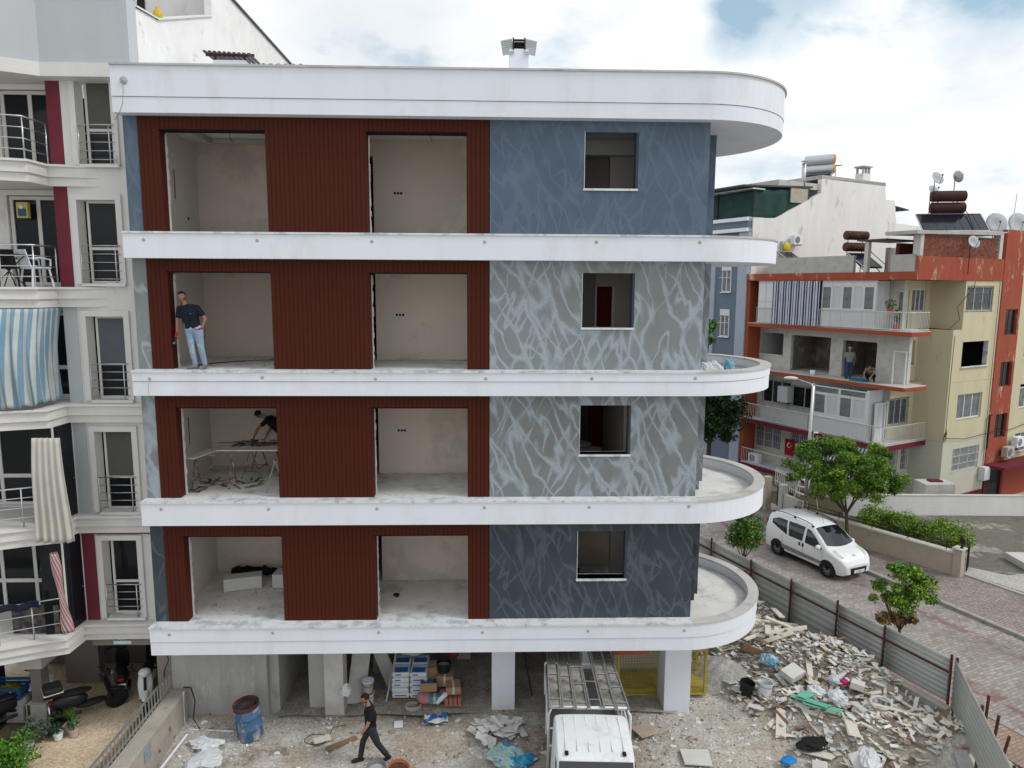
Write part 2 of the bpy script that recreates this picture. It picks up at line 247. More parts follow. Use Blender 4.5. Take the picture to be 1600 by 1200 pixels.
# ---------------------------------------------------------------- mesh helpers
class MB:
    def __init__(s): s.v = []; s.f = []; s.uv = None
    def add(s, vs, fs):
        k = len(s.v); s.v += [tuple(p) for p in vs]; s.f += [tuple(i + k for i in f) for f in fs]; return s
    def box(s, x0, x1, y0, y1, z0, z1):
        return s.add([(x0, y0, z0), (x1, y0, z0), (x1, y1, z0), (x0, y1, z0), (x0, y0, z1), (x1, y0, z1), (x1, y1, z1), (x0, y1, z1)],
                     [(0, 3, 2, 1), (4, 5, 6, 7), (0, 1, 5, 4), (1, 2, 6, 5), (2, 3, 7, 6), (3, 0, 4, 7)])
    def rbox(s, c, sz, e=(0, 0, 0), jit=0):
        m = Euler(e).to_matrix(); hx, hy, hz = sz[0] / 2, sz[1] / 2, sz[2] / 2; vs = []
        for z in (-hz, hz):
            for x, y in ((-hx, -hy), (hx, -hy), (hx, hy), (-hx, hy)):
                p = Vector((x, y, z))
                if jit: p += Vector((R.uniform(-jit, jit) * sz[0], R.uniform(-jit, jit) * sz[1], 0))
                vs.append(m @ p + Vector(c))
        return s.add(vs, [(0, 3, 2, 1), (4, 5, 6, 7), (0, 1, 5, 4), (1, 2, 6, 5), (2, 3, 7, 6), (3, 0, 4, 7)])
    def prism(s, poly, z0, z1, cap=True):
        n = len(poly); vs = [(x, y, z0) for x, y in poly] + [(x, y, z1) for x, y in poly]
        fs = [(i, (i + 1) % n, n + (i + 1) % n, n + i) for i in range(n)]
        if cap: fs += [tuple(range(n - 1, -1, -1)), tuple(range(n, 2 * n))]
        return s.add(vs, fs)
    def prism_x(s, poly, x0, x1):      # poly in (y,z)
        n = len(poly); vs = [(x0, y, z) for y, z in poly] + [(x1, y, z) for y, z in poly]
        return s.add(vs, [(i, (i + 1) % n, n + (i + 1) % n, n + i) for i in range(n)] + [tuple(range(n - 1, -1, -1)), tuple(range(n, 2 * n))])
    def prism_y(s, poly, y0, y1):      # poly in (x,z)
        n = len(poly); vs = [(x, y0, z) for x, z in poly] + [(x, y1, z) for x, z in poly]
        return s.add(vs, [(i, (i + 1) % n, n + (i + 1) % n, n + i) for i in range(n)] + [tuple(range(n - 1, -1, -1)), tuple(range(n, 2 * n))])
    def cyl(s, a, b, r0, r1=None, n=10, cap=True):
        r1 = r0 if r1 is None else r1; a, b = Vector(a), Vector(b); d = (b - a)
        if d.length < 1e-6: return s
        q = d.normalized().to_track_quat('Z', 'Y'); vs = []
        for c, r in ((a, r0), (b, r1)):
            for i in range(n): vs.append(c + q @ Vector((r * cos(2 * pi * i / n), r * sin(2 * pi * i / n), 0)))
        fs = [(i, (i + 1) % n, n + (i + 1) % n, n + i) for i in range(n)]
        if cap: fs += [tuple(range(n - 1, -1, -1)), tuple(range(n, 2 * n))]
        return s.add(vs, fs)
    def tube(s, pts, r, n=6, r1=None, closed=False):
        pts = [Vector(p) for p in pts]; m = len(pts); vs = []
        for i, p in enumerate(pts):
            a = pts[i - 1] if (i > 0 or closed) else pts[0]; b = pts[(i + 1) % m] if (i < m - 1 or closed) else pts[-1]
            d = (b - a); d = d.normalized() if d.length > 1e-9 else Vector((0, 0, 1))
            q = d.to_track_quat('Z', 'X' if abs(d.x) < .9 else 'Y')
            rr = r if r1 is None else r + (r1 - r) * i / max(1, m - 1)
            vs += [p + q @ Vector((rr * cos(2 * pi * k / n), rr * sin(2 * pi * k / n), 0)) for k in range(n)]
        fs = []
        for i in range(m if closed else m - 1):
            j = (i + 1) % m
            fs += [(i * n + k, i * n + (k + 1) % n, j * n + (k + 1) % n, j * n + k) for k in range(n)]
        if not closed: fs += [tuple(range(n - 1, -1, -1)), tuple((m - 1) * n + k for k in range(n))]
        return s.add(vs, fs)
    def lathe(s, prof, c=(0, 0, 0), n=20, axis='z', rot=None, cap=True):
        vs = []; c = Vector(c)
        for r, z in prof:
            for k in range(n):
                a = 2 * pi * k / n; p = Vector((r * cos(a), r * sin(a), z))
                if axis == 'x': p = Vector((p.z, p.x, p.y))
                if axis == 'y': p = Vector((p.x, p.z, p.y))
                if rot: p = Euler(rot).to_matrix() @ p
                vs.append(c + p)
        m = len(prof); fs = [(i * n + k, i * n + (k + 1) % n, (i + 1) * n + (k + 1) % n, (i + 1) * n + k) for i in range(m - 1) for k in range(n)]
        if cap and prof[0][0] > 1e-4: fs.append(tuple(range(n - 1, -1, -1)))
        if cap and prof[-1][0] > 1e-4: fs.append(tuple((m - 1) * n + k for k in range(n)))
        return s.add(vs, fs)
    def grid(s, fn, nu, nv, th=None):
        """surface fn(u,v) over the unit square; th = thickness along fn normal (a closed shell)"""
        P = [[Vector(fn(i / nu, j / nv)) for j in range(nv + 1)] for i in range(nu + 1)]
        vs = [p for r in P for p in r]; w = nv + 1
        fs = [(i * w + j, (i + 1) * w + j, (i + 1) * w + j + 1, i * w + j + 1) for i in range(nu) for j in range(nv)]
        k0 = len(s.v); s.add(vs, fs)
        if s.uv is None: s.uv = {}
        for i in range(nu + 1):
            for j in range(nv + 1): s.uv[k0 + i * w + j] = (i / nu, j / nv)
        if th:
            k1 = len(s.v); bs = []
            for i in range(nu + 1):
                for j in range(nv + 1):
                    du = P[min(i + 1, nu)][j] - P[max(i - 1, 0)][j]; dv = P[i][min(j + 1, nv)] - P[i][max(j - 1, 0)]
                    n = du.cross(dv); n = n.normalized() if n.length > 1e-9 else Vector((0, 0, 1)); bs.append(P[i][j] - n * th)
            s.v += [tuple(p) for p in bs]
            for i in range(nu + 1):
                for j in range(nv + 1): s.uv[k1 + i * w + j] = (i / nu, j / nv)
            s.f += [tuple(x + k1 for x in (i * w + j, i * w + j + 1, (i + 1) * w + j + 1, (i + 1) * w + j)) for i in range(nu) for j in range(nv)]
            edge = [(i, 0) for i in range(nu)] + [(nu, j) for j in range(nv)] + [(i, nv) for i in range(nu, 0, -1)] + [(0, j) for j in range(nv, 0, -1)]
            for q in range(len(edge)):
                a = edge[q]; b = edge[(q + 1) % len(edge)]; ia = a[0] * w + a[1]; ib = b[0] * w + b[1]
                s.f.append((k0 + ib, k0 + ia, k1 + ia, k1 + ib))
        return s
    def ball(s, c, r, n=10, m=7, e=None):
        r = (r, r, r) if not isinstance(r, tuple) else r; vs = []; E = Euler(e).to_matrix() if e else None
        for j in range(m + 1):
            t = pi * j / m
            for k in range(n):
                a = 2 * pi * k / n; p = Vector((r[0] * sin(t) * cos(a), r[1] * sin(t) * sin(a), r[2] * cos(t)))
                if E: p = E @ p
                vs.append(p + Vector(c))
        return s.add(vs, [(j * n + k, (j + 1) * n + k, (j + 1) * n + (k + 1) % n, j * n + (k + 1) % n) for j in range(m) for k in range(n)])
    def blob(s, c, r, n=8, m=6, jit=.2, e=None):
        k0 = len(s.v); s.ball(c, r, n, m, e); seed = R.random() * 99
        for i in range(k0, len(s.v)):
            v = Vector(s.v[i]) - Vector(c); f = 1 + jit * sin(v.x * 31 + seed) * cos(v.y * 27 + seed * 2) + jit * .6 * sin(v.z * 43 + seed)
            s.v[i] = tuple(Vector(c) + v * f)
        return s
    def crumple(s, c, r, n=18, m=12, jit=.16, e=None):
        """a creased bag: low lobes plus sharp random creases, flat below"""
        k0 = len(s.v); s.ball(c, r, n, m, e); sd = R.random() * 99; rows = {}
        for i in range(k0, len(s.v)):
            v = Vector(s.v[i]) - Vector(c); j = (i - k0) // n
            f = 1 + jit * (sin(v.x / r[0] * 3.1 + sd) * cos(v.y / r[1] * 2.7 + sd * 2) + .7 * sin(v.x / r[0] * 7 + v.z / r[2] * 5 + sd)) + (R.uniform(-jit, jit) * .75 if 0 < j < m else 0)
            v = v * f; v.z = max(v.z, -r[2] * .75); s.v[i] = tuple(Vector(c) + v)
        return s
    def walls(s, x0, x1, z0, z1, y0, y1, holes):
        """a wall slab in the XZ plane (thickness y0..y1) with rectangular openings (hx0,hx1,hz0,hz1)"""
        xs = sorted({x0, x1, *[h[0] for h in holes], *[h[1] for h in holes]}); xs = [x for x in xs if x0 <= x <= x1]
        for a, b in zip(xs, xs[1:]):
            mid = (a + b) / 2; hs = sorted((max(h[2], z0), min(h[3], z1)) for h in holes if h[0] < mid < h[1]); z = z0
            for h0, h1 in hs:
                if h0 > z + 1e-4: s.box(a, b, y0, y1, z, h0)
                z = max(z, h1)
            if z < z1 - 1e-4: s.box(a, b, y0, y1, z, z1)
        return s
    def mesh(s, name, m, smooth=False):
        me = bpy.data.meshes.new(name); me.from_pydata(s.v, [], s.f)
        if m is not None: me.materials.append(m)
        if s.uv:
            ul = me.uv_layers.new(name='UVMap')
            for lp in me.loops: ul.data[lp.index].uv = s.uv.get(lp.vertex_index, (0, 0))
        if smooth: me.shade_smooth()
        me.update(); return me
    def build(s, name, m, parent=None, smooth=False, loc=None, rot=None, bev=0, ang=None):
        if not s.v: return None
        o = bpy.data.objects.new(name, s.mesh(name, m, smooth)); COL.objects.link(o)
        if parent: o.parent = parent
        if loc: o.location = loc
        if rot: o.rotation_euler = rot
        if ang:
            b = bmesh.new(); b.from_mesh(o.data); bmesh.ops.recalc_face_normals(b, faces=b.faces); b.to_mesh(o.data); b.free()
            o.data.shade_smooth()
            for e in o.data.edges: pass
            md = o.modifiers.new('w', 'EDGE_SPLIT'); md.split_angle = radians(ang)
        if bev:
            md = o.modifiers.new('b', 'BEVEL'); md.width = bev; md.segments = 2; md.limit_method = 'ANGLE'
        return o

def B(*a): return MB().box(*a)
def Bs(l):
    m = MB()
    for a in l: m.box(*a)
    return m
def empty(name, loc=(0, 0, 0), rz=0, parent=None):
    o = bpy.data.objects.new(name, None); COL.objects.link(o); o.location = loc; o.rotation_euler = (0, 0, rz); o.empty_display_size = .2
    if parent: o.parent = parent
    return o
def tag(o, label, cat, group=None, kind=None):
    o['label'] = label; o['category'] = cat
    if group: o['group'] = group
    if kind: o['kind'] = kind
    return o
def thing(name, label, cat, loc=(0, 0, 0), rz=0, group=None): return tag(empty(name, loc, rz), label, cat, group)
def struct(o): o['kind'] = 'structure'; return o
def stuff(o, label=None, cat=None):
    o['kind'] = 'stuff'
    if label: o['label'] = label
    if cat: o['category'] = cat
    return o
def copy_thing(root, loc=None, rz=None, label=None, group=None, sc=None):
    kids = [o for o in COL.objects if o.parent == root]
    r = root.copy(); COL.objects.link(r)
    for ch in kids:
        c = ch.copy(); COL.objects.link(c); c.parent = r
        for g in [o for o in COL.objects if o.parent == ch]:
            d = g.copy(); COL.objects.link(d); d.parent = c
    if loc: r.location = loc
    if rz is not None: r.rotation_euler = (r.rotation_euler[0], r.rotation_euler[1], rz)
    if label: r['label'] = label
    if group: r['group'] = group
    if sc: r.scale = sc
    return r
def dup(o, loc, rot=None, parent=None, name=None, sc=None):
    c = o.copy(); COL.objects.link(c); c.location = loc
    if rot: c.rotation_euler = rot
    if parent: c.parent = parent
    if name: c.name = name
    if sc: c.scale = sc
    return c
def text_obj(name, body, m, size, loc, rot, parent=None, extrude=.004, align='CENTER', bold=0):
    c = bpy.data.curves.new(name, 'FONT'); c.body = body; c.size = size; c.extrude = extrude; c.align_x = align; c.align_y = 'CENTER'; c.offset = bold
    t = bpy.data.objects.new(name, c); COL.objects.link(t)
    bpy.context.view_layer.update()
    me = bpy.data.meshes.new_from_object(t.evaluated_get(bpy.context.evaluated_depsgraph_get())); bpy.data.objects.remove(t)
    me.materials.clear(); me.materials.append(m)
    o = bpy.data.objects.new(name, me); COL.objects.link(o); o.location = loc; o.rotation_euler = rot
    if parent: o.parent = parent
    return o
def railing(parent, pts, h, n_rails, post_every, m, r=.022, rr=.013, name='railing', base=0.0):
    """steel railing along a polyline of (x,y,z): posts, a thicker top rail and thin rails, each its own sub-part"""
    e = empty(name, (0, 0, 0), 0, parent); P = [Vector(p) for p in pts]
    for k in range(n_rails):
        z = h * (k + 1) / n_rails if n_rails > 1 else h
        MB().tube([p + Vector((0, 0, z + base)) for p in P], r if k == n_rails - 1 else rr, 6).build('rail', m, e, True)
    for a, b in zip(P, P[1:]):
        n = max(1, round((b - a).length / post_every))
        for i in range(n + (b == P[-1])):
            q = a.lerp(b, i / n); MB().cyl(q, q + Vector((0, 0, h + base)), r * .8, n=6).build('post', m, e, True)
    return e
def bars_railing(parent, pts, h, gap, m, name='railing', r=.012, stuff_bars=False):
    e = empty(name, (0, 0, 0), 0, parent); P = [Vector(p) for p in pts]
    for z in (.08, h): MB().tube([p + Vector((0, 0, z)) for p in P], .02, 5).build('rail', m, e)
    g = MB(); proto = None
    for a, b in zip(P, P[1:]):
        n = max(1, round((b - a).length / gap))
        for i in range(n + 1):
            q = a.lerp(b, i / n)
            g.cyl(q + Vector((0, 0, .02)), q + Vector((0, 0, h)), r, n=4)
    o = g.build('bars', m, e); o['kind'] = 'stuff'
    return e
def window(parent, x0, x1, z0, z1, y, frame=None, glass=None, nv=2, fw=.05, dep=.06, bars=False, curt=None, sill=True, hsplit=None, out=-1):
    """framed window in the XZ plane at y, the outside towards out*y; > frame, pane, curtain, sill, bars"""
    frame = frame or MATS['pvc']; glass = glass or glassm
    w = empty('window', ((x0 + x1) / 2, y, z0), 0, parent); hw = (x1 - x0) / 2; h = z1 - z0; g = MB()
    g.box(-hw, -hw + fw, -dep / 2, dep / 2, 0, h); g.box(hw - fw, hw, -dep / 2, dep / 2, 0, h)
    g.box(-hw + fw, hw - fw, -dep / 2, dep / 2, 0, fw); g.box(-hw + fw, hw - fw, -dep / 2, dep / 2, h - fw, h)
    iw = 2 * hw - 2 * fw
    for k in range(1, nv): x = -hw + fw + iw * k / nv; g.box(x - fw * .55, x + fw * .55, -dep / 2 * .9, dep / 2 * .9, fw, h - fw)
    if hsplit: g.box(-hw + fw, hw - fw, -dep / 2 * .8, dep / 2 * .8, hsplit - fw * .6, hsplit + fw * .6)
    g.build('frame', frame, w)
    for k in range(nv):
        a = -hw + fw + iw * k / nv; b = -hw + fw + iw * (k + 1) / nv
        B(a, b, -.006, .006, fw, h - fw).build('pane', glass if not (curt == 'pane' ) else curtain, w)
    if sill: B(-hw - .06, hw + .06, min(out * .12, 0), max(out * .12, 0), -.06, -.005).build('sill', ledge, w)
    if bars:
        g = MB(); n = max(3, int(2 * hw / .13)); yy = out * .1
        for k in range(n + 1): x = -hw - .03 + (2 * hw + .06) * k / n; g.box(x - .008, x + .008, yy - .008, yy + .008, -.05, h + .05)
        for k in range(4): z = -.03 + (h + .06) * k / 3; g.box(-hw - .03, hw + .03, yy + .009 * out, yy + .025 * out, z - .01, z + .01) if out > 0 else g.box(-hw - .03, hw + .03, yy - .025, yy - .009, z - .01, z + .01)
        g.build('bars', bars if not isinstance(bars, bool) else MATS['bar_iron'], w)
    return w
mat('pvc', (.68, .68, .67), .4, .04, 2); mat('bar_iron', (.05, .05, .05), .6, .1); mat('bar_white', (.6, .6, .58), .6, .08)

# ================================================================ GROUND
site_m = ground_mat('site_dirt', [((.36, .315, .255), 0, 0, 1), ((.47, .455, .42), .44, .58, .5), ((.15, .105, .07), .57, .66, .42), ((.22, .10, .06), .60, .70, .6), ((.44, .43, .41), .56, .66, 1.5)])
paver = paver_mat('street_pavers', (.26, .225, .20), (.38, .34, .31), (.16, .14, .125), .22, .11, (.165, .15, .14), ((.19, .065, .06), [(13.0, .50), (15.9, .40)]))
paver_side = paver_mat('pavement_pavers', (.25, .20, .185), (.33, .28, .255), (.08, .07, .065), .2, .1, (.15, .13, .12))
paver_near = paver_mat('near_pavers', (.32, .21, .16), (.38, .27, .21), (.12, .10, .09), .2, .1, (.2, .15, .13))
yard_m = ground_mat('yard_concrete', [((.145, .135, .115), 0, 0, 1), ((.40, .375, .33), .55, .63, .35), ((.10, .095, .08), .55, .7, .9)], 1, .7, .15)
drive_lt = ground_mat('drive_concrete', [((.40, .385, .35), 0, 0, 1), ((.28, .265, .24), .48, .66, .6)], 1, .85, .15)
tan_m = ground_mat('stamped_tan', [((.58, .47, .33), 0, 0, 1), ((.46, .37, .25), .50, .64, 1.1), ((.64, .54, .41), .52, .7, .5)], 1, .8, .2)
soil = ground_mat('garden_soil', [((.07, .055, .035), 0, 0, 1), ((.05, .065, .03), .5, .6, 2)])

base_g = B(-400, 400, -80, 700, -1.6, -1.2).build('ground', drive_lt); struct(base_g)
# site: gently uneven sheet
def site_h(x, y):
    e = .05 * sin(x * 1.7 + y) + .04 * sin(y * 2.3 - x * .8)
    t = x * .924 + y * .383
    hp = 0
    if t > 6.2:
        k = min(1, (t - 6.2) / 3.6); hp = 1.0 * k * k * (3 - 2 * k) * max(0, min(1, (10.2 - t) / .5 + .7))
        hp *= (.75 + .25 * sin(y * 1.9 + x))
        if y < -.5: hp *= max(.38, 1 + (y + .5) * .4)
    return (e if y < 1.2 else e * max(0, 1 - (y - 1.2))) * (1 if y < 3 else 0) - .03 + hp
g = MB(); nx, ny = 120, 96; X0, X1, Y0, Y1 = -8.6, 11.0, -9.0, 7.6
def tclip(x, y):                                                  # keep the sheet on the site's side of the fence
    t = x * .924 + y * .383
    return ((10.5 - y * .383) / .924 if t > 10.5 else x)
for j in range(ny + 1):
    for i in range(nx + 1):
        x = X0 + (X1 - X0) * i / nx; y = Y0 + (Y1 - Y0) * j / ny
        xm = min(X1 + 3, (10.5 - y * .383) / .924); x = X0 + (xm - X0) * i / nx
        g.v.append((x, y, site_h(x, y) + R.uniform(-.012, .012)))
g.f = [(j * (nx + 1) + i, j * (nx + 1) + i + 1, (j + 1) * (nx + 1) + i + 1, (j + 1) * (nx + 1) + i) for j in range(ny) for i in range(nx)]
struct(g.build('site_ground', site_m, smooth=True))
# street in its own frame: x = t (across), y = s (along, away from the camera)
ST = radians(22.5)
def st(t, s): return (t * cos(ST) - s * sin(ST), t * sin(ST) + s * cos(ST))
road = empty('road', (0, 0, 0), ST); struct(road)
rd = B(11.95, 17.0, -40, 90, -.3, 0).build('road_surface', paver, road); rd['kind'] = 'structure'
pv = empty('pavement', (0, 0, 0), ST); struct(pv)
B(10.56, 11.75, -40, 60, -.3, .10).build('near_paving', paver_near, pv)
p2 = B(17.2, 24.0, -40, 5.6, -.3, .08); p2.build('far_paving', paver_side, pv)
B(17.2, 20.1, 5.6, 70, -.3, .08).build('far_paving', paver_side, pv)
kerb = empty('kerb', (0, 0, 0), ST); struct(kerb)
kp = B(0, .19, -.49, .49, -.1, .12).build('kerb_stone', mat('kerb_concrete', (.30, .285, .26), .9, .18, 2.5, .3, 20), kerb, bev=.015, loc=(17.005, -14.5, 0))
for i in range(1, 34): dup(kp, (17.005, -14.5 + i, R.uniform(-.006, .006)), parent=kerb)
for i in range(0, 26): dup(kp, (11.755, -16.5 + i, R.uniform(-.006, .006)), parent=kerb)
# yard beyond the garden wall: dark wet concrete and a paler drive
yd = MB(); yd.prism([(17.95, 9.95), (30, 5.2), (44, 8), (44, 17.5), (20.0, 16.3)], -.2, .10); struct(yd.build('yard', yard_m))
dv = MB(); dv.prism([(17.75, 9.55), (18.05, 9.35), (22.2, 2), (40, 2), (40, 9.4), (24.0, 10.4), (21.2, 9.4), (19.5, 9.15), (18.5, 10.0)], -.2, .115); struct(dv.build('driveway', drive_lt))
B(0, .14, -7, 0, 0, .14).build('drain_edge', conc, None, loc=(17.85, 9.3, 0), rot=(0, 0, radians(27)), bev=.01)['kind'] = 'structure'
# garden strip behind the wall
gd = MB(); gd.prism([(14.75, 13.85), (17.7, 9.75), (20.2, 16.0), (16.6, 20.8), (12.4, 20.4)], -.2, .02); struct(gd.build('garden_soil', soil))
# left neighbour's driveway, its edging and planting bed
dw = MB(); dw.prism([(-12.2, -8), (-8.95, -8), (-8.9, 3), (-8.5, 9), (-14, 9), (-13.5, 1.9), (-11.6, 1.2), (-10.9, -.2)], -.25, .012); struct(dw.build('tan_driveway', tan_m))
bd = MB(); bd.prism([(-20, -8), (-12.35, -8), (-11.05, -.15), (-11.75, 1.05), (-13.6, 1.8), (-20, 1.8)], -.25, .03); struct(bd.build('planting_bed', soil))
eg = MB().prism([(-12.35, -8), (-12.2, -8), (-10.9, -.2), (-11.05, -.15)], -.1, .08); struct(eg.build('red_edging', mat('red_edging', (.15, .045, .045), .85, .15, 4)))
# trowelled slab under the open ground storey
fs = MB(); fs.grid(lambda u, v: (-5.4 + 10.2 * u, .93 + .04 * sin(u * 31) + 5.1 * v, .035), 60, 4); struct(fs.build('ground_floor_slab', ground_mat('dusty_slab', [((.33, .305, .27), 0, 0, 1), ((.22, .20, .175), .48, .62, .7), ((.42, .40, .37), .56, .68, 1.2)], 1, .9, .15)))

# ================================================================ THE NEW BUILDING
ZT = [2.90, 5.93, 8.94, 11.97]; ZB = [2.20, 5.36, 8.37, 11.40, 14.43]; XL, XG, XW = -7.97, -.04, 4.83
nb = thing('apartment_building', 'unfinished apartment block with white curved balcony bands, dark red boards and veined grey stucco', 'building', (0, 0, 0))
def outline(r, ins=0.0, x0=XL, back=9.0, n=28):
    """plan of a floor plate: straight front, half-round end on the right (centre 4.63, 2.52)"""
    p = [(x0 + ins, back), (x0 + ins, 2.52 - r)]
    p += [(4.63 + r * sin(pi * k / n), 2.52 - r * cos(pi * k / n)) for k in range(n + 1)]
    return [p[1]] + p[2:] + [(4.63, back - .0)] + [p[0]]
def plate(mb, r, z0, z1, ins=0.0): mb.prism(outline(r, ins), z0, z1); return mb
def rim(mb, r0, r1, z0, z1, n=32, xs=4.83):
    """curved upstand of the half-round balcony"""
    a0 = math.asin((xs - 4.63) / r0); P = []; Q = []
    for k in range(n + 1):
        a = a0 + (pi - a0) * k / n; P.append((4.63 + r0 * sin(a), 2.52 - r0 * cos(a))); Q.append((4.63 + r1 * sin(a) if k else xs, 2.52 - r1 * cos(a)))
    for k in range(n):
        pl = [P[k], P[k + 1], Q[k + 1], Q[k]]; mb.prism(pl, z0, z1)
    return mb
dust_floor = mat('dusty_floor', (.68, .65, .61), .95, .12, 2.5, .25, 20, wear=((.40, .37, .33), .52, .7, 1.1)); balc_floor = mat('balcony_screed', (.72, .71, .68), .95, .08, 2.2, .3, 16, wear=((.46, .43, .39), .5, .68, 1.6))
for i in range(4):
    zt, zb = ZT[i], ZB[i]; groove = i in (0, 2)
    e = empty('floor_band', (0, 0, 0), 0, nb); mb = MB(); zg = zb + .32
    # solid plate under everything, then the upstand in front and round the end
    plate(mb, 2.46, zb + .002, zt - .30)
    mb.box(XL + .06, 4.63, .06, .6, zt - .30, zt - .045)
    mb.build('plate', white, e)
    mb = MB()
    def skin(z0, z1, r):
        m2 = MB(); m2.box(XL, 4.63, 2.52 - r, .3, z0, z1); m2.box(XL, XL + .2, .3, 3.0, z0, z1)
        P = [(4.63 + r * sin(pi * k / 36), 2.52 - r * cos(pi * k / 36)) for k in range(37)]; Q = [(4.63 + 2.3 * sin(pi * k / 36), 2.52 - 2.3 * cos(pi * k / 36)) for k in range(37)]
        vs = [(*p, z0) for p in P] + [(*p, z1) for p in P] + [(*p, z0) for p in Q] + [(*p, z1) for p in Q]; n = 37
        fs = []
        for k in range(36): fs += [(k, k + 1, n + k + 1, n + k), (2 * n + k + 1, 2 * n + k, 3 * n + k, 3 * n + k + 1), (n + k, n + k + 1, 3 * n + k + 1, 3 * n + k), (k + 1, k, 2 * n + k, 2 * n + k + 1)]
        m2.add(vs, fs); return m2
    if groove:
        skin(zb, zg, 2.505).build('lower_fascia', white, e); skin(zg + .012, zt - .045, 2.52).build('upper_fascia', white, e)
    else: skin(zb, zt - .045, 2.52).build('fascia', white, e)
    # marble ledge on the straight part and a rough rim cap on the curve
    B(XL - .01, 4.80, -.025, .62, zt - .043, zt).build('ledge', ledge, e)
    cp = MB(); n = 40; rr0, rr1 = 2.545, 2.28; P = []; Q = []
    a0 = .065
    for k in range(n + 1):
        a = a0 + (pi - a0) * k / n; P.append((4.63 + rr0 * sin(a), 2.52 - rr0 * cos(a))); Q.append((4.63 + rr1 * sin(a), 2.52 - rr1 * cos(a)))
    vs = [(*p, zt - .043) for p in P] + [(*p, zt - .002) for p in P] + [(*q, zt - .043) for q in Q] + [(*q, zt - .002) for q in Q]; m1 = n + 1; fs = []
    for k in range(n): fs += [(k, k + 1, m1 + k + 1, m1 + k), (2 * m1 + k + 1, 2 * m1 + k, 3 * m1 + k, 3 * m1 + k + 1), (m1 + k, m1 + k + 1, 3 * m1 + k + 1, 3 * m1 + k), (k + 1, k, 2 * m1 + k, 2 * m1 + k + 1)]
    cp.add(vs, fs); cp.build('rim_cap', conclt, e)
    B(XW + .001, 4.84 + 2.28, .3, 4.74, zt - .31, zt - .306)
    fl = MB(); pl = [(4.9, .28)] + [(4.63 + 2.29 * sin(a0 + (pi - a0) * k / 30), 2.52 - 2.29 * cos(a0 + (pi - a0) * k / 30)) for k in range(31)]; fl.prism(pl, zt - .304, zt - .294); fl.build('balcony_floor', balc_floor, e)
    B(XL + .35, XW - .25, .622, 8.9, zt - .30, zt - .012).build('interior_floor', dust_floor, e)
    for X in (-7.55, -5.12, -2.62, -.16, 2.27, 4.62):
        MB().lathe([(.0, -.008), (.035, -.008), (.04, .003), (.018, .008), (.0, .01)], (X + R.uniform(-.04, .04), 0.0, zt - .17 + R.uniform(-.02, .02)), 12, axis='y').build('cable_outlet', conc, e, True)
# roof band
rb = empty('roof_band', (0, 0, 0), 0, nb)
plate(MB(), 2.44, 14.432, 14.9).build('roof_plate', white, rb)
def skin2(z0, z1, r, ri):
    m2 = MB(); m2.box(XL - .03, 4.63, 2.52 - r, .2, z0, z1); m2.box(XL - .03, XL + .17, .2, 9, z0, z1)
    n = 41; P = [(4.63 + r * sin(pi * k / 40), 2.52 - r * cos(pi * k / 40)) for k in range(n)]; Q = [(4.63 + ri * sin(pi * k / 40), 2.52 - ri * cos(pi * k / 40)) for k in range(n)]
    vs = [(*p, z0) for p in P] + [(*p, z1) for p in P] + [(*p, z0) for p in Q] + [(*p, z1) for p in Q]; fs = []
    for k in range(n - 1): fs += [(k, k + 1, n + k + 1, n + k), (2 * n + k + 1, 2 * n + k, 3 * n + k, 3 * n + k + 1), (n + k, n + k + 1, 3 * n + k + 1, 3 * n + k), (k + 1, k, 2 * n + k, 2 * n + k + 1)]
    m2.add(vs, fs); return m2
skin2(14.43, 14.745, 2.505, 2.3).build('lower_fascia', white, rb); skin2(14.757, 15.38, 2.52, 2.3).build('upper_fascia', white, rb)
skin2(15.38, 15.42, 2.56, 2.26).build('coping', conclt, rb)
# a lamp rose with its wire hanging loose
MB().lathe([(.0, -.03), (.07, -.03), (.085, 0), (.085, .01)], (-7.72, -.0, 15.07), 16, axis='y').build('lamp_rose', conc, rb, True)
MB().tube([(-7.72, -.04, 15.05), (-7.70, -.09, 14.85), (-7.72, -.1, 14.6), (-7.80, -.1, 14.4), (-7.92, -.08, 14.25)], .008, 5).build('loose_wire', mat('wire_grey', (.3, .3, .3), .6), rb, True)
MB().tube([(-7.55, -.04, 8.75), (-7.6, -.07, 8.6), (-7.58, -.07, 8.2), (-7.5, -.06, 7.9)], .006, 5).build('loose_wire', MATS['wire_grey'], nb, True)
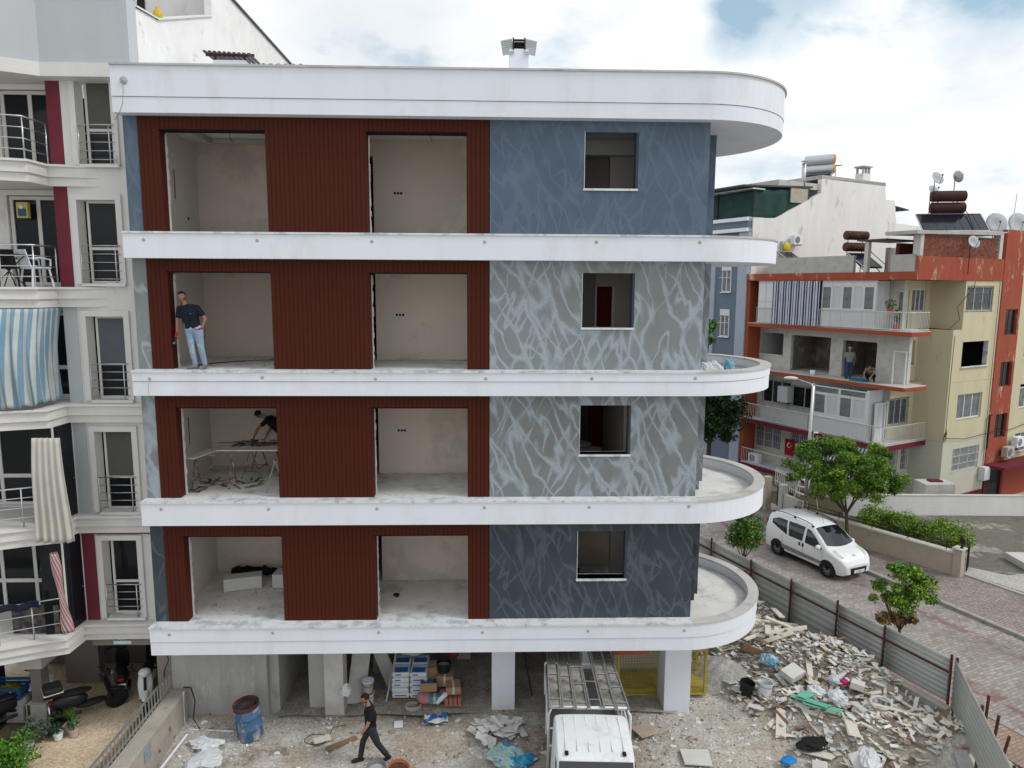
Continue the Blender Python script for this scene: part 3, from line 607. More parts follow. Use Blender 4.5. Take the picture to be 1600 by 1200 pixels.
# facade walls floor by floor
O1, O2, WN = (-7.21, -4.93), (-2.76, -.55), (2.06, 3.25)
otop = [5.01, 8.06, 11.12, 14.16]; wz = [(3.90, 5.08), (6.95, 8.11), (9.91, 11.14), (12.99, 14.20)]
stucco = [vein_low, vein_mid2, vein_mid, vein_top]
pitch = .0973
mbs = {}
def board(x, z0, z1, parent, name):
    k = (round(z1 - z0, 3))
    if k not in mbs: mbs[k] = MB().box(-.0456, .0456, 0, .026, 0, z1 - z0).mesh('board', redwood)
    o = bpy.data.objects.new(name, mbs[k]); COL.objects.link(o); o.parent = parent; o.location = (x, .288 + R.uniform(-.001, .001), z0)
for i in range(4):
    z0, z1 = ZT[i] + .001, ZB[i + 1] - .001
    f = empty('facade', (0, 0, 0), 0, nb)
    h = [(O1[0], O1[1], z0, otop[i]), (O2[0], O2[1], z0, otop[i]), (WN[0], WN[1], *wz[i])]
    sm = stucco[i]
    MB().walls(XG, XW, z0, z1, .30, .56, [h[2]]).build('stucco_wall', sm, f)
    B(-7.95, -7.645, .30, .56, z0, z1).build('stucco_wall', sm, f)
    # side wall of the stuccoed block and the jog behind it
    sd_ = MB().box(XW - .25, XW, .56, 1.6, z0, z1); sd_.box(XW - .2, 5.38, 1.6, 1.85, z0, z1); sd_.box(5.13, 5.38, 1.85, 4.6, z0 - .29, z1); sd_.build('side_wall', sm, f)
    MB().walls(-7.645, XG, z0, z1, .33, .56, h[:2]).build('wall_core', mat('blockwork', (.5, .49, .47), .95, .2, 5, .6, 14), f)
    MB().walls(-7.645, XG, z0, z1, .318, .329, h[:2]).build('cladding_backing', reddark, f)
    # jamb and soffit linings of the two openings
    for k_, (a, b) in enumerate((O1, O2)):
        B(a + .001, a + .024, .29, .60, z0, otop[i] - .03).build('jamb_lining', redwood, f)
        B(a + .001, b - .001, .29, .575, otop[i] - .024, otop[i] - .001).build('soffit_lining', reddark, f)
        # broken plaster edge behind the lining
        g = MB(); z = z0
        while z < otop[i] - .1:
            hh = R.uniform(.04, .13); g.box(a + .024, a + .026 + R.uniform(.008, .034), .56, .625, z, min(z + hh, otop[i] - .04)); z += hh
        g.build('plaster_edge', mat('plaster_edge', (.62, .6, .57), .95, .1), f)
    # boards one by one: full height beside the openings, short ones above them
    x = -7.645 + pitch / 2
    while x < XG - .02:
        ino = any(a - .0 < x < b for a, b in (O1, O2))
        if ino: board(x, otop[i] + .002, z1 - .004, f, 'header_board')
        else: board(x, z0 + .002, z1 - .004, f, 'cladding_board')
        x += pitch
    for (a, b) in (O1, O2):
        cs_ = [-7.645 + pitch * (q + .5) for q in range(80)]
        la = max(c for c in cs_ if c <= a) + .0456 + .004; rb_ = min(c for c in cs_ if c >= b) - .0456 - .004
        if a - la > .01: B(la, a, .288, .314, z0 + .002, z1 - .004).build('corner_board', redwood, f)
        if rb_ - b > .01: B(b, rb_, .288, .314, z0 + .002, z1 - .004).build('corner_board', redwood, f)
    # window lining and sill
    a, b = WN; s0, s1 = wz[i]
    g = MB(); g.box(a - .012, a - .0, .285, .56, s0, s1); g.build('reveal_edge', ledge, f)
    B(b - .05, b - .001, .305, .57, s0, s1).build('reveal', slate_plain, f)
    B(a - .03, b + .0, .25, .60, s0 - .045, s0).build('window_sill', ledge, f)
# interior walls
it = empty('interior', (0, 0, 0), 0, nb)
holes3 = [MB() for _ in range(3)]
for i in range(4):
    z0, z1 = ZT[i], ZB[i + 1]
    B(-7.9, -7.62, .56, 8.9, z0 - .01, z1).build('partition', beigelt, it)
    B(-7.62, -4.62, 3.3, 3.45, z0 - .01, z1).build('partition', beige, it)
    B(-4.62, -4.47, .56, 3.45, z0 - .01, z1).build('partition', beigelt, it)
    yb = 2.45 if i else 2.6
    B(-2.95, -.35, yb, yb + .15, z0 - .01, z1 if i < 3 else z1).build('partition', beige, it)
    if i == 3: B(-3.75, -2.95, yb, yb + .15, z0 + 2.05, z1).build('partition', beige, it)
    B(-.35, -.2, .56, yb + .15, z0 - .01, z1).build('partition', beigelt, it)
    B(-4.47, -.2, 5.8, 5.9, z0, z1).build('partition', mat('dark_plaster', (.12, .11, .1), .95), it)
    B(.7, .85, .56, 6.8, z0, z1).build('partition', beigelt, it)
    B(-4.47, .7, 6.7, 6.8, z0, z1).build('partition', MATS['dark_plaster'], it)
    # ceilings: a smooth white skin under each plate
    B(-7.62, XW - .26, .57, 8.8, z1 - .012, z1 - .002).build('ceiling', ceilm, it)
    # socket boxes on the back wall of the middle room
    xs = (-2.42, -2.34, -2.26) if i else (-2.42, -2.36)
    for x in xs: MB().cyl((x, yb - .008, z0 + (1.15 if i else 1.9)), (x, yb, z0 + (1.15 if i else 1.9)), .032, n=10).build('socket_hole', blackm, it)
    if i >= 2: MB().cyl((-7.615, 2.6, z0 + .5), (-7.607, 2.6, z0 + .5), .04, n=10).build('socket_hole', blackm, it)
# window room walls, different on each floor
def win_room(i):
    z0, z1 = ZT[i], ZB[i + 1]; P = lambda *a, m=beige: B(*a).build('partition', m, it)
    if i == 0: P(.85, 3.55, 3.6, 3.75, z0, z1); P(3.3, 4.58, 2.9, 3.05, z0, z1, m=beigelt)
    if i == 1:
        P(3.35, 4.58, 1.7, 1.85, z0, z1); P(.85, 2.9, 5.0, 5.15, z0, z1, m=MATS['dark_plaster']); P(3.35, 3.5, 1.85, 8.6, z0, z1, m=beigelt)
        P(.85, 4.5, 8.6, 8.75, z0, z1, m=beigelt)
        P(2.9, 3.5, 5.0, 5.06, z0, z1, m=mat('red_sheet', (.12, .02, .015), .8))
    if i == 2:
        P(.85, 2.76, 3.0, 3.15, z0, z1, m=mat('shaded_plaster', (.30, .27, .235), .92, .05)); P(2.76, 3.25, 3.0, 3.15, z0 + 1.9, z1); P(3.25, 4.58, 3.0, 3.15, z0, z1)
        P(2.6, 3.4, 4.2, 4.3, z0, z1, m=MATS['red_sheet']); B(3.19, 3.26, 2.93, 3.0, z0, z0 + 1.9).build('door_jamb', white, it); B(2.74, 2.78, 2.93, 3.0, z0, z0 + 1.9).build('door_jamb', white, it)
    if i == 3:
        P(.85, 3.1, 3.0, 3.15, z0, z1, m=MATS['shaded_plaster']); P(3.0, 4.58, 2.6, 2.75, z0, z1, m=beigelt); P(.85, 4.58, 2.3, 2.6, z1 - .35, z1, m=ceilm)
for i in range(4): win_room(i)
# plaster cornice in the top left room
g = MB(); g.box(-6.9, -4.7, 2.55, 2.62, 14.30, 14.41); g.box(-6.97, -6.9, .7, 2.62, 14.30, 14.41); g.build('cornice', conc, it)
# ground storey: columns, shear walls, rear wall, soffit
B(.02, .61, 1.06, 1.6, -.3, 2.199).build('column', white, nb, bev=.01)
B(4.44, 5.11, .96, 1.75, -.3, 2.199).build('column', white, nb, bev=.01)
g = MB(); g.box(-8.0, -5.63, 1.0, 1.3, -.3, 2.199); g.build('shear_wall', rough_conc, nb, bev=.01)
B(-8.34, -8.003, 1.0, 1.5, -.3, 2.4).build('granite_pier', mat('granite', (.27, .24, .215), .55, .25, 60, col2=(.12, .10, .09), mask=(.5, .55, 90)), nb)
B(-5.63, -5.4, 1.2, 6.0, -.3, 2.199).build('side_wall', conc, nb)
B(-4.68, -4.22, 1.3, 1.75, -.3, 2.199).build('column', conc, nb, bev=.01)
B(-4.2, -3.72, .95, 1.4, -.3, 2.199).build('column', conclt, nb, bev=.01)
B(-3.3, -3.1, 2.9, 3.3, -.3, 2.199).build('column', conc, nb); B(-1.0, -.6, 3.6, 4.0, -.3, 2.199).build('column', conc, nb)
B(-1.2, 2.4, 6.0, 6.2, -.3, 2.199).build('rear_wall', beige, nb); B(-5.4, -1.2, 6.0, 6.2, -.3, 2.199).build('rear_wall', beige, nb)
B(2.4, 2.6, 3.0, 6.2, -.3, 2.199).build('side_wall', rough_conc, nb); B(2.6, 5.0, 3.0, 3.2, -.3, 2.199).build('rear_wall', white, nb)
B(-7.9, 5.0, 8.7, 8.9, 2.9, 14.4).build('rear_wall', white, nb)
# roof furniture
def sheet_cap(parent, x0, x1, y0, y1, z, tilt=0, name='corrugated_sheet'):
    n = max(6, int((x1 - x0) / .045))
    return MB().grid(lambda u, v: (x0 + (x1 - x0) * u, y0 + (y1 - y0) * v, z + .018 * sin(u * n * pi / 2) + tilt * v), n * 2, 2, .006).build(name, sheet, parent)
ch = thing('chimney', 'white square chimney with tilted corrugated tin cap on the flat roof', 'chimney', (.68, 3.0, 14.9))
B(-.24, .24, -.2, .3, 0, 1.80).build('stack', white, ch)
for s in (-1, 1):
    MB().grid(lambda u, v: (.29 * (u - .5), .50 * (v - .5), .012 * sin(v * 50)), 3, 50, .005).build('tin_sheet', sheet, ch, loc=(s * .29, -.12, 1.86), rot=(radians(62), radians(s * 10), radians(s * 4)))
B(-.15, .15, -.02, .22, 1.80, 2.02).build('flue_opening', blackm, ch); B(-.15, .15, -.10, -.04, 2.02, 2.06).build('top_bar', dark, ch)
for s in (-1, 1): B(s * .145 - .018, s * .145 + .018, -.22, -.18, 1.78, 2.06).build('strut', dark, ch)
c2 = thing('roof_vent', 'low white vent shaft under a dark corrugated cover near the rendered gable', 'vent', (-6.8, 4.0, 14.9))
B(-.42, .42, -.3, .3, 0, 1.7).build('shaft', white, c2)
for k in range(10):
    B(-.62 + k * .125, -.55 + k * .125, -.42, .42, 1.86 - k * .006, 1.90 - k * .006).build('cover_slat', mat('dark_tin', (.07, .07, .08), .5, .2), c2)
B(-.6, .64, -.3, -.25, 1.80, 1.86).build('cover_beam', rust, c2); B(-.4, -.36, -.25, -.2, 1.68, 1.82).build('strut', rust, c2); B(.36, .4, -.25, -.2, 1.68, 1.82).build('strut', rust, c2)
c3 = thing('roof_vent', 'small tin vent cover just showing above the middle of the roof edge', 'vent', (-3.9, 4.2, 14.9))
B(-.3, .3, -.2, .2, 0, 1.3).build('shaft', white, c3); B(-.42, .42, -.32, .32, 1.42, 1.47).build('cover', MATS['dark_tin'], c3, rot=(0, radians(4), 0)); B(-.35, -.3, -.2, -.15, 1.25, 1.45).build('strut', rust, c3)
c4 = thing('roof_vent', 'tiny dark vent cap peeping over the roof edge behind the long parapet', 'vent', (-2.9, 4.6, 14.9))
B(-.16, .16, -.15, .15, 0, 1.36).build('shaft', conc, c4); B(-.25, .25, -.2, .2, 1.40, 1.43).build('cover', MATS['dark_tin'], c4)
c5 = thing('corrugated_panel', 'pale corrugated sheet lying behind the roof edge below the white gable', 'roof sheet', (-5.2, 3.2, 14.9))
sheet_cap(c5, -.5, .6, -.4, .4, 1.36); B(-.5, -.45, -.3, .3, 0, 1.35).build('leg', rust, c5); B(.5, .55, -.3, .3, 0, 1.35).build('leg', rust, c5)

# ================================================================ LEFT NEIGHBOUR
lb = thing('neighbour_building', 'off-white apartment block with angled balconies, maroon strips and tall windows beside the new block', 'building', (0, 0, 0))
LZ = [2.52, 5.28, 8.02, 10.76, 13.5]      # balcony slab tops
plan = [(-8.0, 1.0), (-9.75, 1.0), (-10.02, .98), (-10.05, .32), (-10.75, .08), (-12.6, -.75), (-15, -.75)]
pale = mat('pale_grey_render', (.46, .48, .50), .85, .06, 1.2, .15, 30, wear=((.34, .33, .31), .62, .8, 1.2), streak=True)
mat('frame_cream', (.62, .61, .57), .5, .04)
wall_y = 1.2
# pilaster wall with five window openings, and storey bands
wins = [(-9.56, -8.72, 2.60, 4.60), (-9.54, -8.66, 5.32, 7.32), (-9.53, -8.66, 8.08, 10.08), (-9.54, -8.66, 10.83, 12.75), (-9.40, -8.62, 13.52, 15.42)]
MB().walls(-9.75, -7.985, 2.5, 15.64, wall_y, wall_y + .28, wins).build('wall', oldwhite, lb)
for (a, b, c, d) in wins:      # raised surround
    g = MB(); s = .13; g.box(a - s, a, 1.14, 1.199, c - .0, d + s); g.box(b, b + s, 1.14, 1.199, c, d + s); g.box(a, b, 1.14, 1.199, d, d + s)
    g.build('window_surround', oldwhite, lb)
    e = window(lb, a + .10, b - .0, c + .02, d, 1.40, MATS['frame_cream'], glassm, 1, .055, .07, sill=False, hsplit=(d - c) * .42)
    B(-(b - a) / 2 - .02, (b - a) / 2 + .08, -.32, -.03, -.07, -.005).build('sill', oldwhite, e)
    for k in range(5): MB().tube([(-(b - a) / 2 + .0, -.18, .0), (-(b - a) / 2 + .0, -.30, .0), ((b - a) / 2 - .0, -.30, .0), ((b - a) / 2 + .0, -.18, .0)], .014 if k == 4 else .009, 6).build('guard_rail', chrome, e, True, loc=(0, 0, .1 + k * .19))
    for x in (-(b - a) / 2, (b - a) / 2 - .1): MB().cyl((x, -.30, -.0), (x, -.30, .88), .014, n=6).build('guard_post', chrome, e, True)
mat('blind', (.10, .098, .085), .7, .1)
B(-9.42, -8.74, 1.44, 1.46, 3.5, 4.57)
for k, (a, b, c, d) in enumerate(wins):
    if k in (1, 2, 4): B(a + .17, b - .07, 1.353, 1.363, c + .86, d - .06).build('blind', MATS['blind'] if k != 2 else mat('blind_grey', (.11, .11, .125), .6, .1), lb)
# maroon strip
for (z0, z1) in ((2.5, 5.02), (10.35, 13.1), (13.1, 15.4)): B(-10.06, -9.752, 1.19, 1.45, z0, z1).build('maroon_strip', maroon, lb)
B(-9.751, -8.0, 1.13, 1.199, 4.77, 4.90).build('maroon_strip', maroon, lb); B(-10.06, -9.752, 1.19, 1.45, 5.02, 10.35).build('lilac_strip', pale, lb)
# slabs with moulded edge
def off(pl, d): return [(x, y - d) if y < .5 else (x + (d if abs(x + 10.03) < .1 else 0), y - d) for x, y in pl]
def slab(z, first=0, name='balcony_slab'):
    pl = [(-9.0, 1.2)] + plan[1:] + [(-15, 3.2), (-9.0, 3.2)] if first else [(-7.99, 1.199)] + [(-7.99, 1.02)] + plan[1:] + [(-15, 3.2), (-9.76, 3.2), (-9.76, 1.199)]
    e = empty(name, (0, 0, 0), 0, lb)
    def o(d): return [(x + (d * .6 if -10.1 < x < -10.0 else 0), y - d) if i not in (0, len(pl) - 1, len(pl) - 2, len(pl) - 3) else (x, y) for i, (x, y) in enumerate(pl)]
    MB().prism(o(.07), z - .05, z).build('coping', oldwhite, e); MB().prism(o(.0), z - .27, z - .051).build('upper_band', oldwhite, e); MB().prism(o(-.07), z - .46, z - .272).build('lower_band', oldwhite, e)
    return e
for k, z in enumerate(LZ): slab(z, k == 3 or k == 4)
# balcony back walls with dark glazing
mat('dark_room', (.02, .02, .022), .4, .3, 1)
for k, z in enumerate(LZ):
    top = (LZ + [15.9])[k + 1] - .47
    MB().walls(-15, -10.02, z, top, 1.75, 1.95, [(-11.5 if k > 1 else -13.4, -10.12 if k else -10.72, z + .02, top - .12)]).build('balcony_wall', oldwhite, lb)
    B(-10.05, -9.98, 1.2, 1.75, z, top).build('balcony_wall', maroon if k in (0, 3, 4) else pale, lb)
    window(lb, -11.48 if k > 1 else -13.38, -10.14 if k else -10.74, z + .03, top - .14, 1.85, MATS['frame_cream'], glassm, 2 if k > 1 else 3, .08, .08, sill=False, hsplit=None if k > 2 else .75)
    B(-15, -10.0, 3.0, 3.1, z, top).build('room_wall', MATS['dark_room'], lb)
# dark glazed bay filling the angled corner on the second and first floors
for z, top in ((5.28, 7.55), (2.52, 4.8)):
    w_ = empty('corner_glazing', (0, 0, 0), 0, lb)
    pts = [(-10.08, 1.2), (-10.12, .5), (-10.6, .42)]
    for a, b in zip(pts, pts[1:]):
        MB().prism([a, b, (b[0] - .02, b[1] + .02), (a[0] - .02, a[1] + .02)], z + .02, top).build('pane', glassm, w_)
        MB().cyl((a[0], a[1], z), (a[0], a[1], top), .025, n=6).build('frame', MATS['frame_cream'], w_)
# railings
def rail_pts(z, s=.12): return [(-9.98 - s, 1.15, z), (-10.05 - s, .32 + s, z), (-10.75, .08 + s, z), (-12.6, -.75 + s, z)]
for k, z in enumerate(LZ):
    if k == 2: continue
    railing(lb, rail_pts(z), .92, 4 if k != 0 else 3, .62, chrome)
# top parapet and attic
MB().prism([(-7.99, .88), (-9.95, .88), (-10.9, .35), (-12.6, -.75), (-15, -.75), (-15, 1.3), (-7.99, 1.3)], 15.66, 17.12).build('parapet', pale, lb)
MB().prism([(-7.98, .82), (-9.93, .82), (-10.88, .3), (-12.6, -.81), (-15, -.81), (-15, 1.5), (-7.98, 1.5)], 15.36, 15.655).build('cornice', oldwhite, lb)
MB().prism([(-7.97, .84), (-9.95, .84), (-10.9, .31), (-12.6, -.79), (-15, -.79), (-15, .0), (-12.6, .0), (-10.9, 1.1), (-9.95, 1.34), (-7.97, 1.34)], 17.12, 17.17).build('coping', oldwhite, lb)
# side gable towards the new roof: low wall, then the tall part running back
gw = MB(); gw.prism_x([(1.31, 14.2), (14.1, 14.2), (14.1, 19.5), (5.9, 19.5), (5.9, 18.42), (2.4, 17.1), (1.31, 16.98)], -8.2, -8.0)
gw.build('gable_wall', mat('weathered_white', (.76, .75, .73), .92, .08, 1.5, .6, 7, wear=((.34, .32, .29), .60, .76, 2.4)), lb)
B(-8.35, -7.93, 5.85, 14.2, 19.5, 19.56).build('eave', MATS['dark_tin'], lb)
MB().add([(-8.33, 1.3, 16.99), (-7.95, 1.3, 16.99), (-7.95, 2.4, 17.10), (-8.33, 2.4, 17.10), (-7.95, 5.88, 18.42), (-8.33, 5.88, 18.42), (-8.33, 1.3, 17.03), (-7.95, 1.3, 17.03), (-7.95, 2.4, 17.14), (-8.33, 2.4, 17.14), (-7.95, 5.88, 18.46), (-8.33, 5.88, 18.46)],
         [(6, 7, 8, 9), (9, 8, 10, 11), (0, 1, 7, 6), (1, 2, 8, 7), (2, 4, 10, 8), (0, 6, 9, 3), (3, 9, 11, 5)]).build('gable_coping', oldwhite, lb)
B(-15, -8.28, 6.2, 6.4, 14.2, 20).build('attic_wall', oldwhite, lb); B(-10.7, -10.0, 6.15, 6.2, 17.0, 19.0).build('attic_window', glassm, lb)
window(lb, -11.5, -10.2, 17.0, 19.2, 6.1, MATS['frame_cream'], glassm, 2, .06, .08, sill=False)
# ground storey: granite band with a house-number plate, columns, dark back wall
granite = MATS['granite']
B(-9.9, -8.0, 1.15, 1.45, 2.02, 2.06 + .0).build('granite_band', granite, lb)
B(-10.0, -8.0, 1.18, 1.45, 1.85, 2.10).build('granite_band', granite, lb)
pl_ = empty('number_plate', (-9.24, 1.165, 1.98), 0, lb)
B(-.20, .20, -.012, .0, -.0, .085).build('blue_field', mat('sign_blue', (.03, .10, .28), .5), pl_); B(-.22, .22, -.01, .0, -.09, -.003).build('white_field', mat('sign_white', (.6, .66, .7), .5), pl_)
text_obj('lettering', 'A353', MATS['sign_white'], .085, (0, -.014, .042), (radians(90), 0, 0), pl_, .001)
B(-12.8, -8.35, 3.6, 3.8, -.1, 2.1).build('rear_wall', granite, lb); B(-9.9, -8.8, 3.55, 3.6, -.1, 2.1).build('garage_opening', blackm, lb)
B(-8.7, -8.35, 3.3, 3.6, -.1, 2.1).build('rear_wall', granite, lb)
B(-11.6, -10.7, 2.6, 2.9, -.1, 2.1).build('rear_wall', granite, lb)
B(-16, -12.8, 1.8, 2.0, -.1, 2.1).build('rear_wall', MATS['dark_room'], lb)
c_ = empty('pillar', (-11.28, 1.0, 0), 0, lb); B(-.13, .13, -.1, .2, .5, 1.5).build('shaft', granite, c_); B(-.3, .3, -.3, .4, 1.5, 2.1).build('capital', conclt, c_); B(-.24, .26, -.2, .3, -.1, .5).build('plinth', conclt, c_)
B(-.18, -.14, -.24, -.2, -.1, .5).build('rust_stain_pipe', rusty, c_)
B(-16, -8.0, 1.2, 4.0, 2.11, 2.2).build('soffit', conc, lb)

# ---- awnings and cloths on the balconies: things hanging on it
blue_st = stripe_mat('blue_white_stripes', (.17, .29, .39), (.47, .50, .49), 21, 0)
aw = tag(MB().grid(lambda u, v: ((-10.08 - .10 * v if u < .22 else -10.08 - .10 * v - (u - .22) * 3.2), (1.15 - .9 * u / .22 if u < .22 else .25 - (u - .22) * 1.25) - .05 * sin(u * 95 + v * 4 + 2 * sin(u * 9)) * (.35 + v) - .16 * sin(v * pi) * .7 - .06 * v,
      10.28 - 2.16 * v + .04 * sin(u * 13) * v + (.03 * sin(u * 70) if v > .9 else 0)), 170, 26, .006).build('striped_awning', blue_st, smooth=True), 'blue and white striped awning cloth closing off the third balcony of the left block', 'awning')
cl = mat('beige_cloth', (.50, .48, .43), .95, .08, 4, .25, 12)
def drape(cx, cy, w0, w1, z1, z0, name, m, folds=5, ry=.0):
    return MB().grid(lambda u, v: (cx + (u - .5) * (w0 + (w1 - w0) * v), cy - .05 * sin(u * folds * 2 * pi) * (.3 + .7 * v) - .03 * sin(v * 5), z1 - (z1 - z0) * v - .04 * sin(u * 3) * v), 60, 20, .008).build(name, m, smooth=True)
tag(drape(-9.95, -.02, .62, .88, 7.42, 5.0, 'curtain_cloth', cl, 5), 'long off-white cloth curtain hanging over the second balcony rail', 'curtain')
tag(drape(-11.05, -.25, .25, .6, 16.3, 13.55, 'curtain_cloth', mat('tan_cloth', (.36, .32, .25), .95, .1, 4, .25, 12), 2), 'tan cloth curtain hanging at the edge of the topmost left balcony', 'curtain')
pk = stripe_mat('pink_stripes', (.30, .12, .13), (.42, .34, .32), 9, 0)
tag(MB().grid(lambda u, v: (-10.02 + .18 * v + (.075 + .10 * max(0, v - .75) * 2 + .03 * sin(v * 9)) * cos(2 * pi * u + v * 5), .02 + (.075 + .08 * max(0, v - .75)) * sin(2 * pi * u + v * 5), 4.72 - 1.9 * v), 20, 26, .004).build('rolled_curtain', pk, smooth=True),
    'pink striped curtain twisted into a rope on the lowest left balcony', 'curtain')
# lantern and small wall box
t = thing('wall_lamp', 'square yellow and blue wall lamp on the left block above the railing', 'lamp', (-11.05, 1.68, 12.55))
B(-.13, .13, -.10, 0, -.18, .18).build('case', mat('lamp_yellow', (.5, .42, .12), .5), t); B(-.09, .09, -.115, -.10, -.14, .03).build('screen', mat('lamp_blue', (.04, .09, .16), .4), t); MB().ball((0, -.12, .07), .05).build('lens', white, t)
# chairs and table on the balcony with the plastic seat
def plastic_chair(loc, rz, m, label):
    t = thing('plastic_chair', label, 'chair', loc, rz)
    MB().grid(lambda u, v: ((u - .5) * .44, (v - .5) * .42, .42 + .03 * (2 * u - 1) ** 2), 6, 4, .02).build('seat', m, t)
    MB().grid(lambda u, v: ((u - .5) * (.46 - .06 * v), .20 + .10 * v - .05 * (1 - (2 * u - 1) ** 2), .42 + .42 * v), 8, 5, .02).build('backrest', m, t)
    for sx in (-1, 1):
        for sy in (-1, 1): MB().cyl((sx * .2, sy * .18, .42), (sx * .25, sy * .23, 0), .02, .025, 6).build('leg', m, t)
        MB().tube([(sx * .22, .2, .64), (sx * .25, 0, .66), (sx * .24, -.2, .62), (sx * .22, -.2, .42)], .02, 6).build('armrest', m, t)
    return t
plastic_chair((-10.45, .95, 10.76), radians(150), white, 'white plastic chair behind the balcony rail of the left block')
plastic_chair((-11.05, .9, 10.76), radians(200), dark, 'black garden chair behind the balcony rail of the left block')
t = thing('folding_table', 'dark folding table between two chairs on the left balcony', 'table', (-10.8, .55, 10.76))
B(-.3, .3, -.2, .2, .7, .73).build('top', dark, t)
for s in (-1, 1): MB().cyl((s * .25, -.18, 0), (-s * .25, .18, .7), .013, n=6).build('leg', dark, t); MB().cyl((s * .25, .18, 0), (-s * .25, -.18, .7), .013, n=6).build('leg', dark, t)
tag(MB().lathe([(.0, 0), (.1, 0), (.12, .1), (.1, .22), (.05, .27), (.05, .33), (.0, .34)], (-8.14, 2.75, 17.19), 12).build('yellow_jug', mat('yellow_plastic', (.55, .36, .03), .4), smooth=True), 'yellow plastic jug on the attic terrace ledge of the left block', 'jug')
# dark rug or cloth over the lowest rail
tag(MB().grid(lambda u, v: (-11.35 + .8 * u, -.15 + .33 * u - .04 * sin(u * 14) + .02, 3.5 - .16 * v + .02 * sin(u * 9)), 24, 6, .03).build('dark_rug', mat('navy_cloth', (.015, .018, .035), .95, .2), smooth=True), 'dark navy rug drying on the lowest left balcony rail', 'rug')
tag(B(-11.4, -10.3, .45, .49, 2.56, 3.25).build('glass_screen', mat('patterned_board', (.10, .08, .055), .6, .5, 8, col2=(.03, .035, .06), mask=(.45, .55, 6))), 'patterned brown board behind the lowest left balcony rail', 'board')

# ================================================================ RED AND YELLOW BLOCK (frame: x along the right face, y back along the street)
A28 = radians(28)
def W28(x, y, z=0): x += 27; y += 6.6; return (x * cos(A28) - y * sin(A28), x * sin(A28) + y * cos(A28), z)
rbk = thing('apartment_building', 'red and yellow corner apartment block with glazed balconies and one gutted storey', 'building', W28(0, 0), A28)
redp = mat('red_paint', (.30, .07, .036), .88, .1, 1.5, .2, 20, wear=((.42, .36, .27), .66, .78, 3.2))
redold = mat('red_paint_peeling', (.30, .072, .042), .9, .12, 1.5, .25, 18, wear=((.50, .42, .30), .56, .66, 1.6), streak=True)
yel = mat('yellow_paint', (.54, .49, .33), .9, .07, 1.2, .2, 22, wear=((.36, .30, .18), .60, .78, 1.8), streak=True)
creamw = mat('cream_wall', (.50, .49, .40), .9, .06, 1.2, .2, 22, wear=((.38, .36, .3), .6, .8, 1.6))
plas = mat('rough_plaster', (.50, .49, .46), .93, .1, 2, .3, 20, wear=((.36, .34, .3), .5, .7, 1.7))
mar2 = mat('maroon_band', (.14, .02, .03), .85, .12, 2, .1, 20)
brickc = mat('brick_red', (.20, .065, .04), .9, .2, 3, .3, 30, island=.25); mortar = mat('mortar', (.25, .2, .17), .95, .15, 4)
pan = mat('white_panel', (.60, .61, .61), .6, .04, 2)
def winl(parent, y0, y1, z0, z1, x, **k):
    w_ = window(parent, 0, y1 - y0, z0, z1, 0, **k); w_.location = (x, (y0 + y1) / 2, z0); w_.rotation_euler = (0, 0, -pi / 2); return w_
LV = [-.1, 2.75, 5.9, 8.7, 11.45]
# opening lists
# main wall facing the street (x = 1.2) : walls in YZ -> build as XZ wall then rotate via prism on own Empty
def wall_yz(mb, y0, y1, z0, z1, x0, x1, holes):
    ys = sorted({y0, y1, *[h[0] for h in holes], *[h[1] for h in holes]}); ys = [y for y in ys if y0 <= y <= y1]
    for a, b in zip(ys, ys[1:]):
        m_ = (a + b) / 2; z = z0
        for h0, h1 in sorted((h[2], h[3]) for h in holes if h[0] < m_ < h[1]):
            if h0 > z + 1e-4: mb.box(x0, x1, a, b, z, h0)
            z = max(z, h1)
        if z < z1 - 1e-4: mb.box(x0, x1, a, b, z, z1)
    return mb
U = lambda u: u - 6.6
V = lambda v: v - 27
# storey 0 (ground): cream wall with barred windows
h0 = [(U(15.0), U(17.0), .82, 2.3), (U(13.1), U(14.3), .85, 2.3)]
wall_yz(MB(), U(8.4), U(17.2), -1.2, 2.55, V(28.2), V(28.45), h0).build('wall', creamw, rbk)
for a, b, c, d in h0: winl(rbk, a, b, c, d, V(28.3), frame=pan, glass=glass2, nv=3 if b - a > 1.5 else 2, bars=MATS['bar_white'], fw=.06)
h1 = [(U(14.5), U(16.55), 3.75, 5.15), (U(12.7), U(14.35), 3.75, 5.0)]
wall_yz(MB(), U(8.4), U(17.2), 2.75, 5.7, V(28.2), V(28.45), h1).build('wall', plas, rbk)
for a, b, c, d in h1: winl(rbk, a, b, c, d, V(28.3), frame=pan, glass=glassm, nv=3 if b - a > 1.7 else 2, bars=True, fw=.05)
h2 = [(U(15.22), U(17.04), 6.75, 8.07), (U(11.95), U(14.65), 5.9, 8.04), (U(9.15), U(11.18), 5.9, 7.96)]
wall_yz(MB(), U(7.4), U(17.2), 5.9, 8.5, V(28.2), V(28.45), h2).build('wall', plas, rbk)
B(V(28.14), V(28.2), U(15.2), U(17.06), 6.69, 6.745).build('sill', ledge, rbk)
wall_yz(MB(), U(7.9), U(17.2), 8.7, 11.25, V(28.2), V(28.45), [(U(7.95), U(8.3), 8.75, 10.7)]).build('wall', plas, rbk)
# rooms behind the gutted storey
B(V(31.0), V(31.1), U(8.6), U(17.2), 5.9, 8.5).build('inner_wall', mat('bare_room', (.20, .18, .155), .95, .2, 2, .3, 14, wear=((.34, .32, .3), .5, .6, 1.2)), rbk)
for u in (9.0, 11.6, 15.0): B(V(28.45), V(31.0), U(u), U(u + .12), 5.9, 8.5).build('inner_wall', MATS['bare_room'], rbk)
for z in (5.86,): B(V(28.0), V(31.1), U(8.4), U(17.2), z, z + .03).build('inner_floor', dust_floor, rbk)
